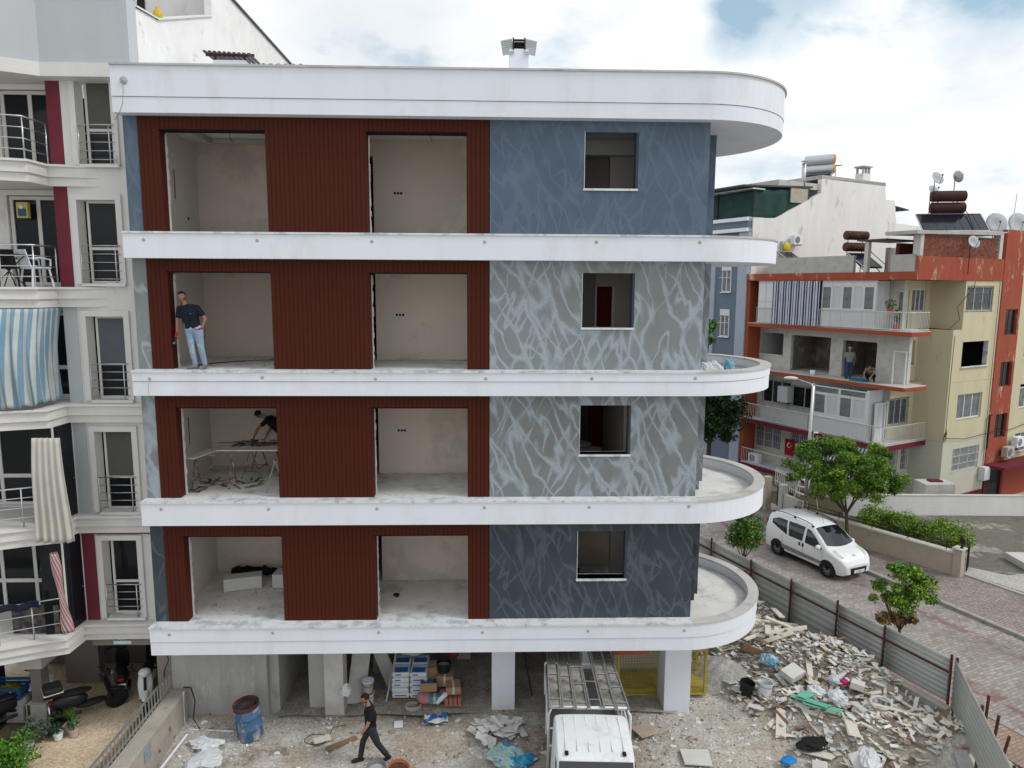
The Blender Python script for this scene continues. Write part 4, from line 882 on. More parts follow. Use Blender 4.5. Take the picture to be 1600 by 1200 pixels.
# wall facing the camera: recessed part (y = 1.8) and the block K (y = 0)
hr = {0: [(V(28.5), V(29.6), .8, 2.3), (V(29.9), V(30.5), .9, 2.2)], 1: [(V(28.5), V(30.2), 3.55, 4.95)], 2: [(V(28.3), V(30.4), 6.75, 8.05)], 3: [(V(28.5), V(29.5), 8.72, 10.75), (V(29.75), V(31.0), 9.6, 10.8)]}
hk = {0: [(V(31.6), V(34.2), .98, 2.28)], 1: [(V(31.6), V(34.0), 3.88, 5.24)], 2: [(V(31.6), V(34.15), 6.74, 8.05)], 3: [(V(31.55), V(34.15), 9.67, 10.95)]}
zz = [(-1.2, 2.55), (2.75, 5.72), (5.9, 8.5), (8.7, 11.25)]
for k in range(4):
    z0, z1 = zz[k]; mw = [creamw, yel, yel, yel][k]
    MB().walls(V(28.2) + .001 if k != 2 else V(28.46), V(30.6) if k < 3 else V(31.4), z0, z1, U(8.4), U(8.6), hr[k]).build('wall', mw if k != 3 else yel, rbk)
    MB().walls(V(30.6) if k < 3 else V(31.4), V(34.9), z0 if k else -.35, z1 + .2 if k < 3 else z1, 0, .22, hk[k]).build('wall', mw, rbk)
    B(V(30.6) if k < 3 else V(31.4), V(30.8) if k < 3 else V(31.6), .22, U(8.4), z0, z1 + .19).build('wall', mw, rbk)
    for a, b, c, d in hk[k]:
        if k == 2:
            B(a - .05, b + .05, -.1, .22, c - .06, c).build('sill', ledge, rbk); B(b - .02, b, .0, .25, c, d).build('reveal', ledge, rbk)
        else: window(rbk, a, b, c, d, .12, pan, glass2, 3, .06, .07, bars=(True if k == 3 else MATS['bar_white'] if k == 0 else False))
    for a, b, c, d in hr[k]:
        if k == 2: B(a - .05, b + .05, U(8.3), U(8.6), c - .06, c).build('sill', ledge, rbk)
        elif d - c > 1.9: window(rbk, a, b, c, d, U(8.5), pan, glass2, 1, .1, .07, sill=False, hsplit=.9)
        else: window(rbk, a, b, c, d, U(8.5), pan, glass2, 3 if b - a > 1.2 else 1, .06, .07, bars=(k == 1 or (MATS['bar_white'] if k == 0 else False)))
B(V(30.6), V(34.9), -.03, .0, -1.2, -.35).build('plinth', mar2, rbk); B(V(30.6), V(34.9), .0, .2, -1.2, -.351).build('plinth_wall', creamw, rbk)
B(V(31.1), V(34.9), U(8.7), U(8.8), 5.9, 8.5).build('inner_wall', MATS['bare_room'], rbk)
for z in (2.56, 5.73, 8.5): pass
# floor slabs with painted edges; the street side ones are the balconies
def bslab(k, uend, mtop, medge, th=.22, x1=None):
    z = LV[k]; e = empty('balcony_slab', (0, 0, 0), 0, rbk)
    x1 = V(28.2) if x1 is None else x1
    g = MB(); g.box(0, V(28.2) - .001, U(uend), U(17.0), z - th + .002, z); g.box(V(28.2), x1, U(uend), U(8.4) - .001, z - th + .002, z)
    g.build('slab', mtop, e)
    g = MB(); g.box(-.02, 0, U(uend), U(17.0), z - th, z - .03); g.box(-.02, x1, U(uend) - .02, U(uend), z - th, z - .03); g.build('edge_band', medge, e)
bslab(0, 12.2, pale, mar2, .3, V(28.2)); bslab(1, 7.55, conclt, mar2, .3, V(30.59)); bslab(2, 6.75, conclt, redp, .22, V(28.9)); bslab(3, 6.62, conclt, redp, .24, V(28.6))
B(V(28.9), V(30.6), U(8.0), U(8.4), 5.68, 5.83).build('concrete_ledge', yel, rbk)
# left pier running full height, party side
B(V(27.1), V(28.2), U(17.0), U(17.25), -1.2, 11.3).build('red_pier', redp, rbk)
B(V(28.2), V(28.5), U(16.6), U(17.25), 8.7, 11.25)
# roof band, parapets, brick attic
g = MB(); g.box(-.06, V(34.85), -.06, U(17.2), 11.26, 11.66); g.build('roof_band', redold, rbk)
B(-.12, .02, U(8.0), U(16.9), 11.24, 11.30).build('gutter', redp, rbk)
B(0, .2, U(10.05), U(15.6), 11.66, 12.55).build('parapet', conc, rbk); B(0, .2, U(6.7), U(8.0), 11.66, 12.5).build('parapet', conc, rbk)
B(.2, 4, U(15.4), U(15.6), 11.66, 12.4).build('parapet', conc, rbk)
B(0, V(34.85), -.04, .16, 11.66, 12.42).build('parapet', redold, rbk)
B(.3, 6, U(12), U(15), 11.66, 11.7).build('roof_floor', conc, rbk)
ab = empty('brick_attic', (0, 0, 0), 0, rbk)
B(V(27.2), V(34.3), .05, .2, 12.42, 13.5).build('backing', mortar, ab)
B(V(27.0), V(27.25), -.06, .3, 12.42, 13.45).build('corner_pier', conclt, ab); B(V(34.2), V(34.5), -.06, .3, 12.42, 13.8).build('corner_pier', conclt, ab)
bm_ = MB().box(-.115, .115, -.03, .05, -.045, .045).mesh('brick', brickc)
MBs = MB()
row = 0; z = 12.475
while z < 13.45:
    x = V(27.27) + (.06 if row % 2 else .18)
    while x < V(34.15):
        if row < 8 or True: MBs.box(x - .115, x + .115, .02 + R.uniform(-.008, .008), .06, z - .042, z + .042)
        x += .25
    z += .105; row += 1
o = MBs.build('brickwork', brickc, ab); o['kind'] = 'stuff'
B(V(26.9), V(34.6), -.15, 1.5, 13.45, 13.62).build('attic_roof', conc, ab, rot=(0, radians(-1.6), 0), loc=(0, 0, .0))
g = MB(); g.box(V(28.3), V(30.3), U(8.4), U(8.6), 11.66, 13.15); g.build('brick_wall', brickc, rbk)
B(V(26.8), V(29.6), U(8.2), U(9.8), 13.25, 13.32).build('tin_roof', MATS['dark_tin'], rbk); B(V(26.9), V(27.15), U(9.2), U(9.4), 11.66, 13.2).build('post', plas, rbk)
B(2.3, 3.4, U(9.6), U(9.8), 11.66, 13.0).build('roof_hut_wall', plas, rbk); B(3.4, 3.7, U(9.5), U(9.8), 11.66, 13.1).build('roof_hut_wall', mat('rusty_sheet', (.30, .15, .08), .9, .4, 6), rbk)
# orange stair tower and the yellow end beyond it
tx0, tx1 = V(34.9), V(37.0)
sw = [(tx0 + .62, tx1 - .22, .0 + z0, z1) for z0, z1 in ((8.3, 9.72), (5.4, 6.8), (2.45, 3.85))]
MB().walls(tx0, tx1, 1.0, 14.0, -.05, .2, sw).build('stair_wall', redold, rbk)
for a, b, c, d in sw: window(rbk, a, b, c, d, .1, mat('brown_frame', (.12, .04, .03), .6), glassm, 2, .06, .06, bars=False)
B(tx0, tx1, -.02, .2, 12.6, 12.61); B(tx0 - .1, tx1 + 4, -1.1, -.05, .92, 1.08).build('entrance_canopy', mar2, rbk)
B(tx0 + .1, tx0 + .25, -.04, .1, -1.2, .92).build('entrance_jamb', mar2, rbk); B(tx1 - .25, tx1, -.04, .1, -1.2, .92).build('entrance_jamb', mar2, rbk)
d_ = empty('entrance_door', (0, 0, 0), 0, rbk); B(tx0 + .25, tx1 - .25, .06, .1, -1.2, .92).build('door_glass', MATS['dark_room'], d_)
for k in range(7):
    x = tx0 + .3 + k * .23
    for q in range(4): MB().tube([(x + .09 * cos(t * pi / 4), .03, .45 - q * .2 + .09 * sin(t * pi / 4)) for t in range(8)], .008, 4, closed=True).build('scroll', MATS['bar_iron'], d_)
MB().walls(tx1, V(44), -.3, 11.4, 0, .22, [(V(38.0), V(39.6), 1.35, 2.5), (V(38.0), V(39.6), 4.0, 5.4), (V(38.0), V(39.6), 6.9, 8.2), (V(38.6), V(39.6), -.25, .3)]).build('wall', yel, rbk)
for z in (4.0, 6.9, 1.35): window(rbk, V(38.0), V(39.6), z, z + 1.2, .12, pan, glass2, 2, .06, .07)
B(tx1, V(44), -.02, 0, -1.2, .9).build('plinth', redp, rbk)
B(V(37), V(44), .1, 3, 12.2, 12.35).build('roof_edge', conc, rbk)
# solid core so that the block is not hollow
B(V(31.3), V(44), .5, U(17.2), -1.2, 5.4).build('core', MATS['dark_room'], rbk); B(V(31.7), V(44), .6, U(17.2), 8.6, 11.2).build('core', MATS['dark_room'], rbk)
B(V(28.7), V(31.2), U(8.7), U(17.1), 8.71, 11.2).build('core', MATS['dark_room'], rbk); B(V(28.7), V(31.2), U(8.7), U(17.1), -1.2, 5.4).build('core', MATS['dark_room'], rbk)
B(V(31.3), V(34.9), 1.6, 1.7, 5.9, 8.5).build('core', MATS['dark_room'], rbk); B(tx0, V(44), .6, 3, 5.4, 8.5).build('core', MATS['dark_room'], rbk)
B(V(28.2), V(44), U(8.6), U(17.2), 11.2, 11.255).build('roof_slab', conc, rbk)
B(V(27.2), V(28.2), U(17.0) - .15, U(17.0), -1.2, -.4)
# basement gloom under the lowest balcony
B(V(28.2), V(28.4), U(8.4), U(17.2), -1.19, -.4)
# top storey: enclosed balcony (panels, striped awning, glazing) at the outer plane
en = empty('balcony_enclosure', (0, 0, 0), 0, rbk)
B(-.0, .05, U(15.1), U(16.25), 8.72, 11.25).build('panel', pan, en); 
for u in (15.1, 15.68): B(-.012, -.001, U(u), U(u) + .03, 8.74, 11.24).build('batten', plas, en)
B(-.012, -.001, U(15.1), U(16.25), 9.98, 10.02).build('batten', plas, en)
for k in range(5):
    a = 8.72 + k * (11.85 - 8.72) / 5; b = a + (11.85 - 8.72) / 5
    B(0, .04, U(a) + .005, U(b) - .005, 8.72, 9.68).build('panel', pan, en); B(-.0, .04, U(a) + .005, U(b) - .005, 10.95, 11.25).build('panel', pan, en)
    winl(en, U(a) + .005, U(b) - .005, 9.69, 10.94, .03, frame=pan, glass=curtain if k % 2 else glass2, nv=1, fw=.055, sill=False)
window(en, .08, 1.15, 9.69, 11.2, U(8.72) - .02, pan, curtain, 2, .07, .06, sill=False); B(.05, 1.19, U(8.72) - .05, U(8.72), 8.72, 9.68).build('panel', pan, en)
B(-.02, .08, U(8.7) - .06, U(8.7) + .02, 8.7, 11.25).build('corner_post', pan, en)
bars_railing(rbk, [(-.04, U(16.3), 8.7), (-.04, U(6.7), 8.7), (1.5, U(6.68), 8.7)], .95, .13, MATS['bar_white'])
aw_m = stripe_mat('navy_white_stripes', (.035, .05, .12), (.55, .56, .58), 18, 0)
tag(MB().grid(lambda u, v: W28(-.10 - .03 * sin(u * 70), U(15.1 - 3.2 * u), 11.22 - 2.5 * v), 90, 8, .006).build('striped_awning', aw_m), 'navy and white striped awning hanging on the top balcony of the red block', 'awning')
# third storey enclosure: white glazing, panels, railing, door
en = empty('balcony_enclosure', (0, 0, 0), 0, rbk)
for k in range(4):
    a = 8.75 + k * (11.95 - 8.75) / 4; b = a + .8
    winl(en, U(a) + .005, U(b) - .005, 3.85, 5.0, .03, frame=pan, glass=glass2 if k % 2 else curtain, nv=1, fw=.07, sill=False)
for a, b in ((8.75, 10.35), (10.35, 11.95)):
    winl(en, U(a) + .005, U(b) - .005, 5.01, 5.42, .03, frame=pan, glass=glass2, nv=1, fw=.06, sill=False); B(0, .04, U(a) + .005, U(b) - .005, 2.78, 3.84).build('panel', pan, en)
B(-.02, .06, U(8.6), U(8.75), 2.76, 5.5).build('corner_post', pan, en); B(-.02, .06, U(11.95), U(12.1), 2.76, 5.5).build('corner_post', pan, en)
B(.05, 1.19, U(8.6), U(8.66), 2.76, 5.5).build('panel', pan, en)
winl(rbk, U(8.42), U(8.6) - .02 + .0, 2.8, 2.81, 1.1, sill=False) if False else None
window(rbk, .95, 1.19 + .0, 2.8, 4.9, U(8.3), pan, glass2, 1, .07, .06, sill=False)
dr = empty('balcony_door', (.62, U(8.35), 2.76), 0, rbk); B(-.36, .36, -.03, .03, 0, .75).build('lower_panel', pan, dr); B(-.26, .26, -.01, .01, .8, 2.0).build('pane', curtain, dr)
g = MB(); g.box(-.4, -.3, -.04, .04, 0, 2.1); g.box(.3, .4, -.04, .04, 0, 2.1); g.box(-.3, .3, -.04, .04, 2.0, 2.1); g.build('frame', pan, dr)
bars_railing(rbk, [(-.04, U(16.9), 2.75), (-.04, U(7.6), 2.75), (V(30.5), U(7.58), 2.75)], .95, .13, MATS['bar_white'])
bars_railing(rbk, [(-.04, U(16.9), -.1), (-.04, U(12.2), -.1)], .95, .13, MATS['bar_white'])
B(-.0, .01, U(12.3), U(15.6), 2.8, 3.6).build('railing_sheet', pale, rbk)
tag(MB().grid(lambda u, v: W28(-.12 - .75 * v - .03 * sin(u * 80), U(12.0 - 3.6 * u), 2.42 - 1.55 * v), 100, 8, .006).build('striped_awning', aw_m), 'navy and white striped awning slanting out over the ground floor balcony behind the tree', 'awning')
def L28(o, x, y, z, rz=0): o.location = W28(x, y, z); o.rotation_euler = (0, 0, A28 + rz); return o
# flag on the ground storey window bars
fl = thing('national_flag', 'small red flag with white crescent and star hung on white window bars', 'flag'); L28(fl, 1.02, U(14.2), 1.25)
B(-.012, 0, -.32, .32, -.5, .5).build('cloth', mat('flag_red', (.35, .012, .02), .9, .12, 3), fl)
g = MB(); mo = []
for k in range(17): a = radians(40 + 280 * k / 16); mo.append((.16 * cos(a), .16 * sin(a)))
for k in range(17): a = radians(320 - 280 * k / 16) ; mo.append((.04 + .125 * cos(a) , .125 * sin(a)))
n = len(mo); h = 17
g.v = [(-.018, -p[0], p[1] + .12) for p in mo]; g.f = [(k, k + 1, n - 2 - k, n - 1 - k) for k in range(16)]
g.build('crescent', white, fl)
g = MB(); P = [(-.02, -.14 + (.07 if k % 2 == 0 else .028) * cos(k * pi / 5 + pi), .12 + (.07 if k % 2 == 0 else .028) * sin(k * pi / 5 + pi)) for k in range(10)]; g.add(P + [(-.02, -.14, .12)], [(k, (k + 1) % 10, 10) for k in range(10)]); g.build('star', white, fl)
# boiler flue boxes / air conditioners
def ac(label, x, y, z, rz=0, m=white, s=1.0):
    t = thing('air_conditioner', label, 'air conditioner'); L28(t, x, y, z, rz)
    B(-.4 * s, .4 * s, -.16, .16, 0, .58 * s).build('casing', m, t, bev=.015)
    MB().lathe([(.0, -.005), (.2 * s, -.005), (.23 * s, 0)], (-.1, -.165, .29 * s), 18, axis='y').build('fan_grille', mat('grille', (.16, .16, .16), .7), t)
    for r_ in (.08, .14, .2): MB().tube([(-.1 + r_ * s * cos(k * pi / 8), -.175, .29 * s + r_ * s * sin(k * pi / 8)) for k in range(16)], .006, 4, closed=True).build('grille_ring', m, t)
    for sx in (-1, 1): B(sx * .3 - .02, sx * .3 + .02, -.18, .3, -.05, 0).build('bracket', steel, t)
    return t
ac('weathered air conditioner on the red stair tower above the entrance canopy', V(36.6), -.35, 1.38, 0, mat('old_plastic', (.42, .40, .36), .7, .15, 6))
ac('white air conditioner above the canopy at the yellow end of the block', V(37.6), -.35, 1.85)
ac('second white air conditioner beside the edge of the picture over the entrance canopy', V(38.7), -.35, 1.75)
ac('white air conditioner on the tall white gable behind the yellow pulley', V(26.9) - 4.6 + 0, U(16.85), 12.95)
ac('air conditioner standing on the ground floor balcony of the red block', .5, U(16.3), .0 - .1, -pi / 2)
t = thing('boiler_box', 'square white box on the cream ground floor corner beside the stair entrance', 'box'); L28(t, V(34.6), -.2, .25)
B(-.3, .3, -.15, .18, -.0, .75).build('casing', pan, t, bev=.01); B(-.26, .26, -.165, -.151, .04, .71).build('door', white, t)
t = thing('boiler_box', 'pale box hanging on the window wall of the second storey above the white railing', 'box'); L28(t, .85, U(14.55), 4.0, -pi / 2)
B(-.35, .35, -.3, .3, 0, .95).build('casing', pan, t, bev=.01); B(-.31, .31, -.315, -.301, .04, .91).build('door', pale, t)
# drain pipe and loose cables
cabm = mat('cable_black', (.02, .02, .02), .7)
for i_, (pts) in enumerate([[(V(32.1), -.08, 11.2), (V(32.0), -.1, 10.9), (V(30.6), -.1, 9.9), (V(29.4), -.9, 9.3), (V(28.6), -.9, 8.9)],
                            [(V(30.6), -.1, 8.4), (V(30.55), -.1, 5.6), (V(30.55), -.1, 3.2)], [(V(30.6), -.1, 3.0), (V(32.5), -.1, 2.78), (V(35.2), -.1, 2.9), (V(37.2), -.1, 2.85), (V(40), -.1, 3.2)],
                            [(V(34.55), -.08, 11.2), (V(34.55), -.08, 5), (V(34.6), -.08, 1)]]):
    MB().tube(pts, .016, 5).build('cable', cabm, rbk)
MB().tube([(V(34.95), -.12, 3.9), (V(34.75), -.12, 3.85), (V(34.75), -.12, 2.0)], .05, 8).build('drain_pipe', dark, rbk)
MB().tube([(V(30.5) + .12 * cos(k * .5), -.12, 2.9 + .2 * sin(k * .53) + .01 * k) for k in range(40)], .014, 5).build('cable_coil', cabm, rbk)
# plants, bucket, crate on the balconies
foli_t = mat('potted_leaves', (.05, .11, .03), .7, .25, 8, island=.4)
def leaf_cloud(mb, c, r, n, size, flat=.3):
    for _ in range(n):
        while True:
            p = Vector((R.uniform(-1, 1), R.uniform(-1, 1), R.uniform(-1, 1)))
            if p.length < 1: break
        p = Vector((p.x * r[0], p.y * r[1], p.z * r[2])) + Vector(c)
        q = Euler((R.uniform(-1.1, 1.1), R.uniform(-1.1, 1.1), R.uniform(0, 6.28))).to_matrix(); s = size * R.uniform(.6, 1.3)
        a, b = q @ Vector((s, 0, 0)), q @ Vector((0, s * .55, 0))
        k = len(mb.v); mb.v += [tuple(p - a), tuple(p + b), tuple(p + a), tuple(p - b)]; mb.f.append((k, k + 1, k + 2, k + 3))
    return mb
t = thing('potted_plant', 'reddish pot plant on the top balcony rail of the red block', 'plant'); L28(t, .1, U(7.9), 9.65)
MB().lathe([(.12, 0), (.17, .2), (.15, .2)], n=12).build('pot', mat('terracotta', (.35, .1, .05), .8), t); leaf_cloud(MB(), (0, 0, .4), (.28, .28, .25), 160, .05).build('leaves', foli_t, t)
t = thing('potted_plant', 'tall leafy plant in a pot standing on the top balcony floor of the red block', 'plant'); L28(t, .45, U(7.7), 8.7)
MB().lathe([(.15, 0), (.2, .3), (.18, .3)], n=12).build('pot', MATS['terracotta'], t); MB().cyl((0, 0, .25), (0, 0, .8), .015).build('stem', rusty, t); leaf_cloud(MB(), (0, 0, .75), (.22, .22, .4), 200, .05).build('leaves', foli_t, t)
t = thing('paint_bucket', 'white paint bucket on the slab of the gutted storey', 'bucket'); L28(t, .3, U(12.35), 5.9)
MB().lathe([(.12, 0), (.15, .28), (.13, .28), (.11, .03), (0, .03)], n=16).build('pail', white, t, True); MB().tube([(.15 * cos(k * pi / 10), 0, .26 + .12 * sin(k * pi / 10)) for k in range(11)], .006, 4).build('handle', dark, t)
t = thing('mixing_tray', 'blue mixing tray beside the crouching worker on the gutted storey', 'tray'); L28(t, .25, U(9.45), 5.9)
g = MB(); g.box(-.25, .25, -.4, .4, 0, .02); g.box(-.25, -.23, -.4, .4, .02, .14); g.box(.23, .25, -.4, .4, .02, .14); g.box(-.23, .23, -.4, -.38, .02, .14); g.box(-.23, .23, .38, .4, .02, .14); g.build('tray', mat('tray_blue', (.03, .14, .25), .6, .2), t)
t = thing('door_frame', 'white empty door frame leaning on the wall of the gutted storey', 'door frame'); L28(t, .7, U(7.55), 5.9)
g = MB(); g.box(-.02, .03, -.35, -.30, 0, 1.75); g.box(-.02, .03, .30, .35, 0, 1.75); g.box(-.02, .03, -.30, .30, 1.70, 1.75); g.build('frame', pan, t)

# ================================================================ BLUE-GREY BLOCK AND THE WHITE GABLE
bb = thing('apartment_building', 'blue-grey apartment block with a tall blank white gable and green tarpaulin roof terrace', 'building', W28(0, 10.6), A28)
bl1 = mat('pale_blue_wall', (.33, .38, .45), .88, .05, 1, .1, 20); bl2 = mat('slate_blue_wall', (.14, .175, .23), .88, .06, 1, .1, 20)
g = MB(); g.prism_y([(.3, -1.2), (24, -1.2), (24, 15.3), (19.38, 15.3), (14.7, 15.4), (14.38, 16.97), (13.35, 16.97), (13.1, 18.1), (6.42, 17.85), (6.42, 16.95), (2.3, 15.15), (.3, 15.05)], 0, .3)
g.build('gable_wall', whitewash, bb)
B(6.3, 13.2, -.12, .5, 18.0, 18.12).build('gable_coping', conc, bb, rot=(0, radians(-1.7), 0), loc=(0, 0, -.12)) if False else None
B(.3, 14, .3, 16, -1.2, 14.7).build('body', bl2, bb)
B(6.5, 13, .3, 7, 14.7, 17.4).build('attic', plas, bb)
B(2.6, 6.6, .2, 7, 17.15, 17.55).build('roof_edge', conclt, bb); B(6.4, 13.2, .0, 7, 17.86, 18.1).build('roof', conc, bb)
# street front: pale bay, dark recess with narrow windows
g = MB(); wf = [(U(17.6) + 0, 0, 0, 0)]
def YZ(u): return u - 17.2
for (u0, u1, m_, x) in ((17.25, 18.0, bl1, .0), (18.0, 19.9, bl2, .12), (19.9, 23.5, bl1, .0)):
    B(x, .3, YZ(u0), YZ(u1), -1.2, 14.2).build('front_wall', m_, bb)
for z in (12.45, 9.6, 6.7, 3.8):
    for (u, hw, nv) in ((18.95, .38, 2), (21.1, .42, 2)):
        w_ = winl(bb, YZ(u - hw), YZ(u + hw), z - (1.9 if u < 20 else 1.2), z - .2, (.10 if u < 20 else -.02), frame=pan, glass=glass2, nv=nv, fw=.06)
        if u < 20: B(-.4, .4, -.07, -.035, 1.35, 1.75).build('shutter', pan, w_); MB().tube([(-.45, -.2, .9), (.45, -.2, .9)], .02, 5).build('guard_rail', pan, w_)
for z in (14.35, 15.0): B(-.12, 1.6, YZ(17.3), YZ(24), z - .1, z + .12).build('white_band', white, bb)
B(.0, 1.5, YZ(17.3), YZ(24), 14.2, 15.1).build('terrace_parapet', bl2, bb)
MB().ball((-.05, YZ(20.4), 2.1), (.05, .38, .5), 20, 10).build('round_window', glassm, bb); MB().tube([(-.04, YZ(20.4) + .42 * cos(k * pi / 12), 2.1 + .54 * sin(k * pi / 12)) for k in range(24)], .05, 6, closed=True).build('round_window_frame', white, bb)
# terrace: green tarpaulin between posts under a sloping roof
tp = mat('green_tarpaulin', (.022, .055, .05), .8, .25, 2, .2, 10, wear=((.35, .36, .3), .68, .72, 1.2))
MB().grid(lambda u, v: (.25, YZ(17.4) + 6.4 * u, 16.75 - 1.6 * v), 2, 2)
tg = tag(MB().grid(lambda u, v: W28(.35 + .05 * sin(u * 19) , 10.6 + .2 + 5.9 * u, 16.75 - 1.75 * v + .1 * sin(u * 9) * v), 40, 6, .01).build('green_tarpaulin', tp, smooth=True), 'torn dark green tarpaulin along the street side of the blue block roof terrace', 'tarpaulin')
tg = tag(MB().grid(lambda u, v: W28(.45 + 5.0 * u, 10.6 + .15 + .04 * sin(u * 23), 16.75 + .35 * u - (1.75 - 0.0 * u) * v + (1.2 * u if False else 0)), 40, 6, .01).build('green_tarpaulin', tp, smooth=True), 'dark green tarpaulin sheet stretched under the terrace roof above the white gable', 'tarpaulin')
B(.2, 6.5, .0, 6.6, 16.9, 17.0).build('terrace_roof', MATS['dark_tin'], bb, rot=(0, radians(-3), 0)); B(.1, 1.2, .0, 6.8, 16.78, 16.86).build('gutter', steel, bb)
for y in (.1, 3, 6): B(.3, .38, y, y + .08, 14.9, 16.85).build('terrace_post', dark, bb)
B(3.6, 5.2, .05, .12, 16.2, 17.1).build('beige_cloth_panel', mat('beige_sheet', (.4, .37, .3), .9, .15), bb)
# chimneys, boilers and pipes on the roofs
def on_roof(kind, label, cat, x, y, z, rz=0): t = thing(kind, label, cat); L28(t, x, y, z, rz); return t
t = on_roof('flue_pipe', 'tall grey metal flue pipe with cap beside the terrace roof', 'flue', 5.0, 10.9, 17.0)
MB().cyl((0, 0, 0), (0, 0, 1.75), .13, n=12).build('pipe', steel, t, True); MB().cyl((0, 0, 1.85), (0, 0, 1.95), .24, .02, 12).build('cap', steel, t); MB().cyl((0, 0, 1.72), (0, 0, 1.87), .03, n=5).build('cap_stem', steel, t)
t = on_roof('chimney', 'small brick chimney with open concrete cap on the white gable roof', 'chimney', 11.6, 11.3, 17.9)
B(-.4, .4, -.3, .3, 0, .75).build('stack', whitewash, t); B(-.48, .48, -.38, .38, 1.15, 1.25).build('cap', conc, t)
for sx in (-1, 1):
    for sy in (-1, 1): B(sx * .32 - .06, sx * .32 + .06, sy * .22 - .06, sy * .22 + .06, .75, 1.15).build('pillar', conc, t)
B(-.05, .05, -.28, -.16, .75, 1.15).build('pillar', conc, t)
alum = mat('aluminium', (.55, .56, .57), .35, .06, metal=.7); orange = mat('orange_cap', (.55, .25, .04), .5, .1)
def tank(parent, c, L_, r_, m, mcap, ang=0, name='tank'):
    d = Vector((cos(ang), sin(ang), 0)) * L_ / 2; c = Vector(c)
    MB().cyl(c - d, c + d, r_, n=18).build(name, m, parent, ang=40)
    for s, mm in ((-1, m), (1, mcap)): MB().ball(c + d * s, (r_ * .96, r_ * .96, r_ * .96) if False else (abs(cos(ang)) * .12 * r_ * 5 * .4 + .02 + r_ * abs(sin(ang)), r_ * .97 if abs(cos(ang)) > .7 else .1, r_ * .97), 16, 8).build(name + '_end', mm, parent, True)
def panel(parent, x0, x1, y0, z0, y1, z1, name='solar_panel'):
    e = empty(name, (0, 0, 0), 0, parent)
    g = MB(); g.add([(x0, y0, z0), (x1, y0, z0), (x1, y1, z1), (x0, y1, z1), (x0, y0, z0 - .07), (x1, y0, z0 - .07), (x1, y1, z1 - .07), (x0, y1, z1 - .07)], [(0, 1, 2, 3), (7, 6, 5, 4), (0, 4, 5, 1), (1, 5, 6, 2), (2, 6, 7, 3), (3, 7, 4, 0)]); g.build('collector_glass', mat('collector', (.012, .013, .018), .12, .2, 3, spec=.7), e)
    for a, b in (((x0, y0, z0), (x1, y0, z0)), ((x1, y0, z0), (x1, y1, z1)), ((x1, y1, z1), (x0, y1, z1)), ((x0, y1, z1), (x0, y0, z0))): MB().tube([(a[0], a[1], a[2] + .02), (b[0], b[1], b[2] + .02)], .025, 4).build('rim', alum, e)
    for k in range(1, 8): x = x0 + (x1 - x0) * k / 8; MB().tube([(x, y0, z0 + .012), (x, y1, z1 + .012)], .006, 3).build('riser', MATS['dark_tin'], e)
def heater(label, x, y, z, tanks, mt, mc, tall, rz=0, pr=1.0, pw=1.6, legs=True):
    t = on_roof('solar_water_heater', label, 'water heater', x, y, z, rz)
    for k in range(tanks): tank(t, (0, 0, tall + k * .62), 1.5 * pr, .27 * pr, mt, mc)
    panel(t, -pw / 2, pw / 2, -1.3, .25, -.1, tall - .35)
    for sx in (-1, 1):
        MB().tube([(sx * .5, .1, 0), (sx * .5, .05, tall + (tanks - 1) * .62 - .2)], .03, 4).build('stand_leg', rusty if mt is rusty else steel, t)
        MB().tube([(sx * .5, -1.3, 0), (sx * .5, -.1, tall - .4)], .025, 4).build('stand_leg', rusty if mt is rusty else steel, t)
    MB().tube([(.7, 0, tall + .2), (.95, -.2, tall - .3), (.9, -1.2, .4)], .02, 5).build('pipe', dark, t)
    return t
heater('solar water heater with two aluminium tanks and orange caps on the highest white roof', 8.2, 12.2, 17.7, 2, alum, orange, 1.1, radians(-62), 1.2)
heater('solar water heater with one rusty tank over one grey tank above the concrete parapet', V(28.3), U(10.9), 11.7, 2, rusty, rusty, 1.35, radians(-12), .9, 1.25)
heater('solar water heater with two dark red tanks on the brick attic roof', V(33.0), U(8.8), 13.62, 2, mat('dark_red_tank', (.05, .018, .018), .6, .3, 4), MATS['dark_red_tank'], 1.6, radians(-38), 1.1, 3.3)
t = on_roof('solar_panel_frame', 'low black solar panel behind the long concrete parapet at the gable foot', 'solar panel', V(29.6), U(15.9), 11.7, radians(10)); panel(t, -.9, .9, -.7, .35, .7, 1.35)
for s in (-1, 1): MB().tube([(s * .7, .6, 0), (s * .7, .6, 1.2)], .03, 4).build('stand_leg', steel, t); MB().tube([(s * .7, -.6, 0), (s * .7, -.6, .4)], .03, 4).build('stand_leg', steel, t)
B(-.3, .3, .5, .56, 0, .3)
def dish(label, x, y, z, mast, r_=.42, rz=0, tilt=65, m=None):
    t = on_roof('satellite_dish', label, 'satellite dish', x, y, z - mast)
    rot = Euler((radians(tilt), 0, rz)).to_matrix()
    MB().cyl((0, 0.06, 0), (0, .06, mast + .1), .022, n=6).build('mast', m or dark, t)
    MB().lathe([(.0, .0), (r_ * .5, .035), (r_, .14), (r_ * 1.0, .155), (r_ * .5, .05), (0, .015)], (0, 0, mast), 24, rot=(radians(tilt), 0, rz)).build('reflector', mat('dish_grey', (.42, .44, .45), .6, .08), t, True)
    a = rot @ Vector((0, -r_, .1)); b = rot @ Vector((0, -.02, .5)); MB().tube([a + Vector((0, 0, mast)), b + Vector((0, 0, mast))], .015, 4).build('arm', dark, t)
    MB().cyl(b + Vector((0, 0, mast)), b * .85 + Vector((0, 0, mast)), .04, n=8).build('receiver', dark, t)
    return t
dish('round satellite dish highest on a tall thin mast above the dark red tanks', V(32.2), U(9.1), 16.72, 3.1, .36, radians(-15))
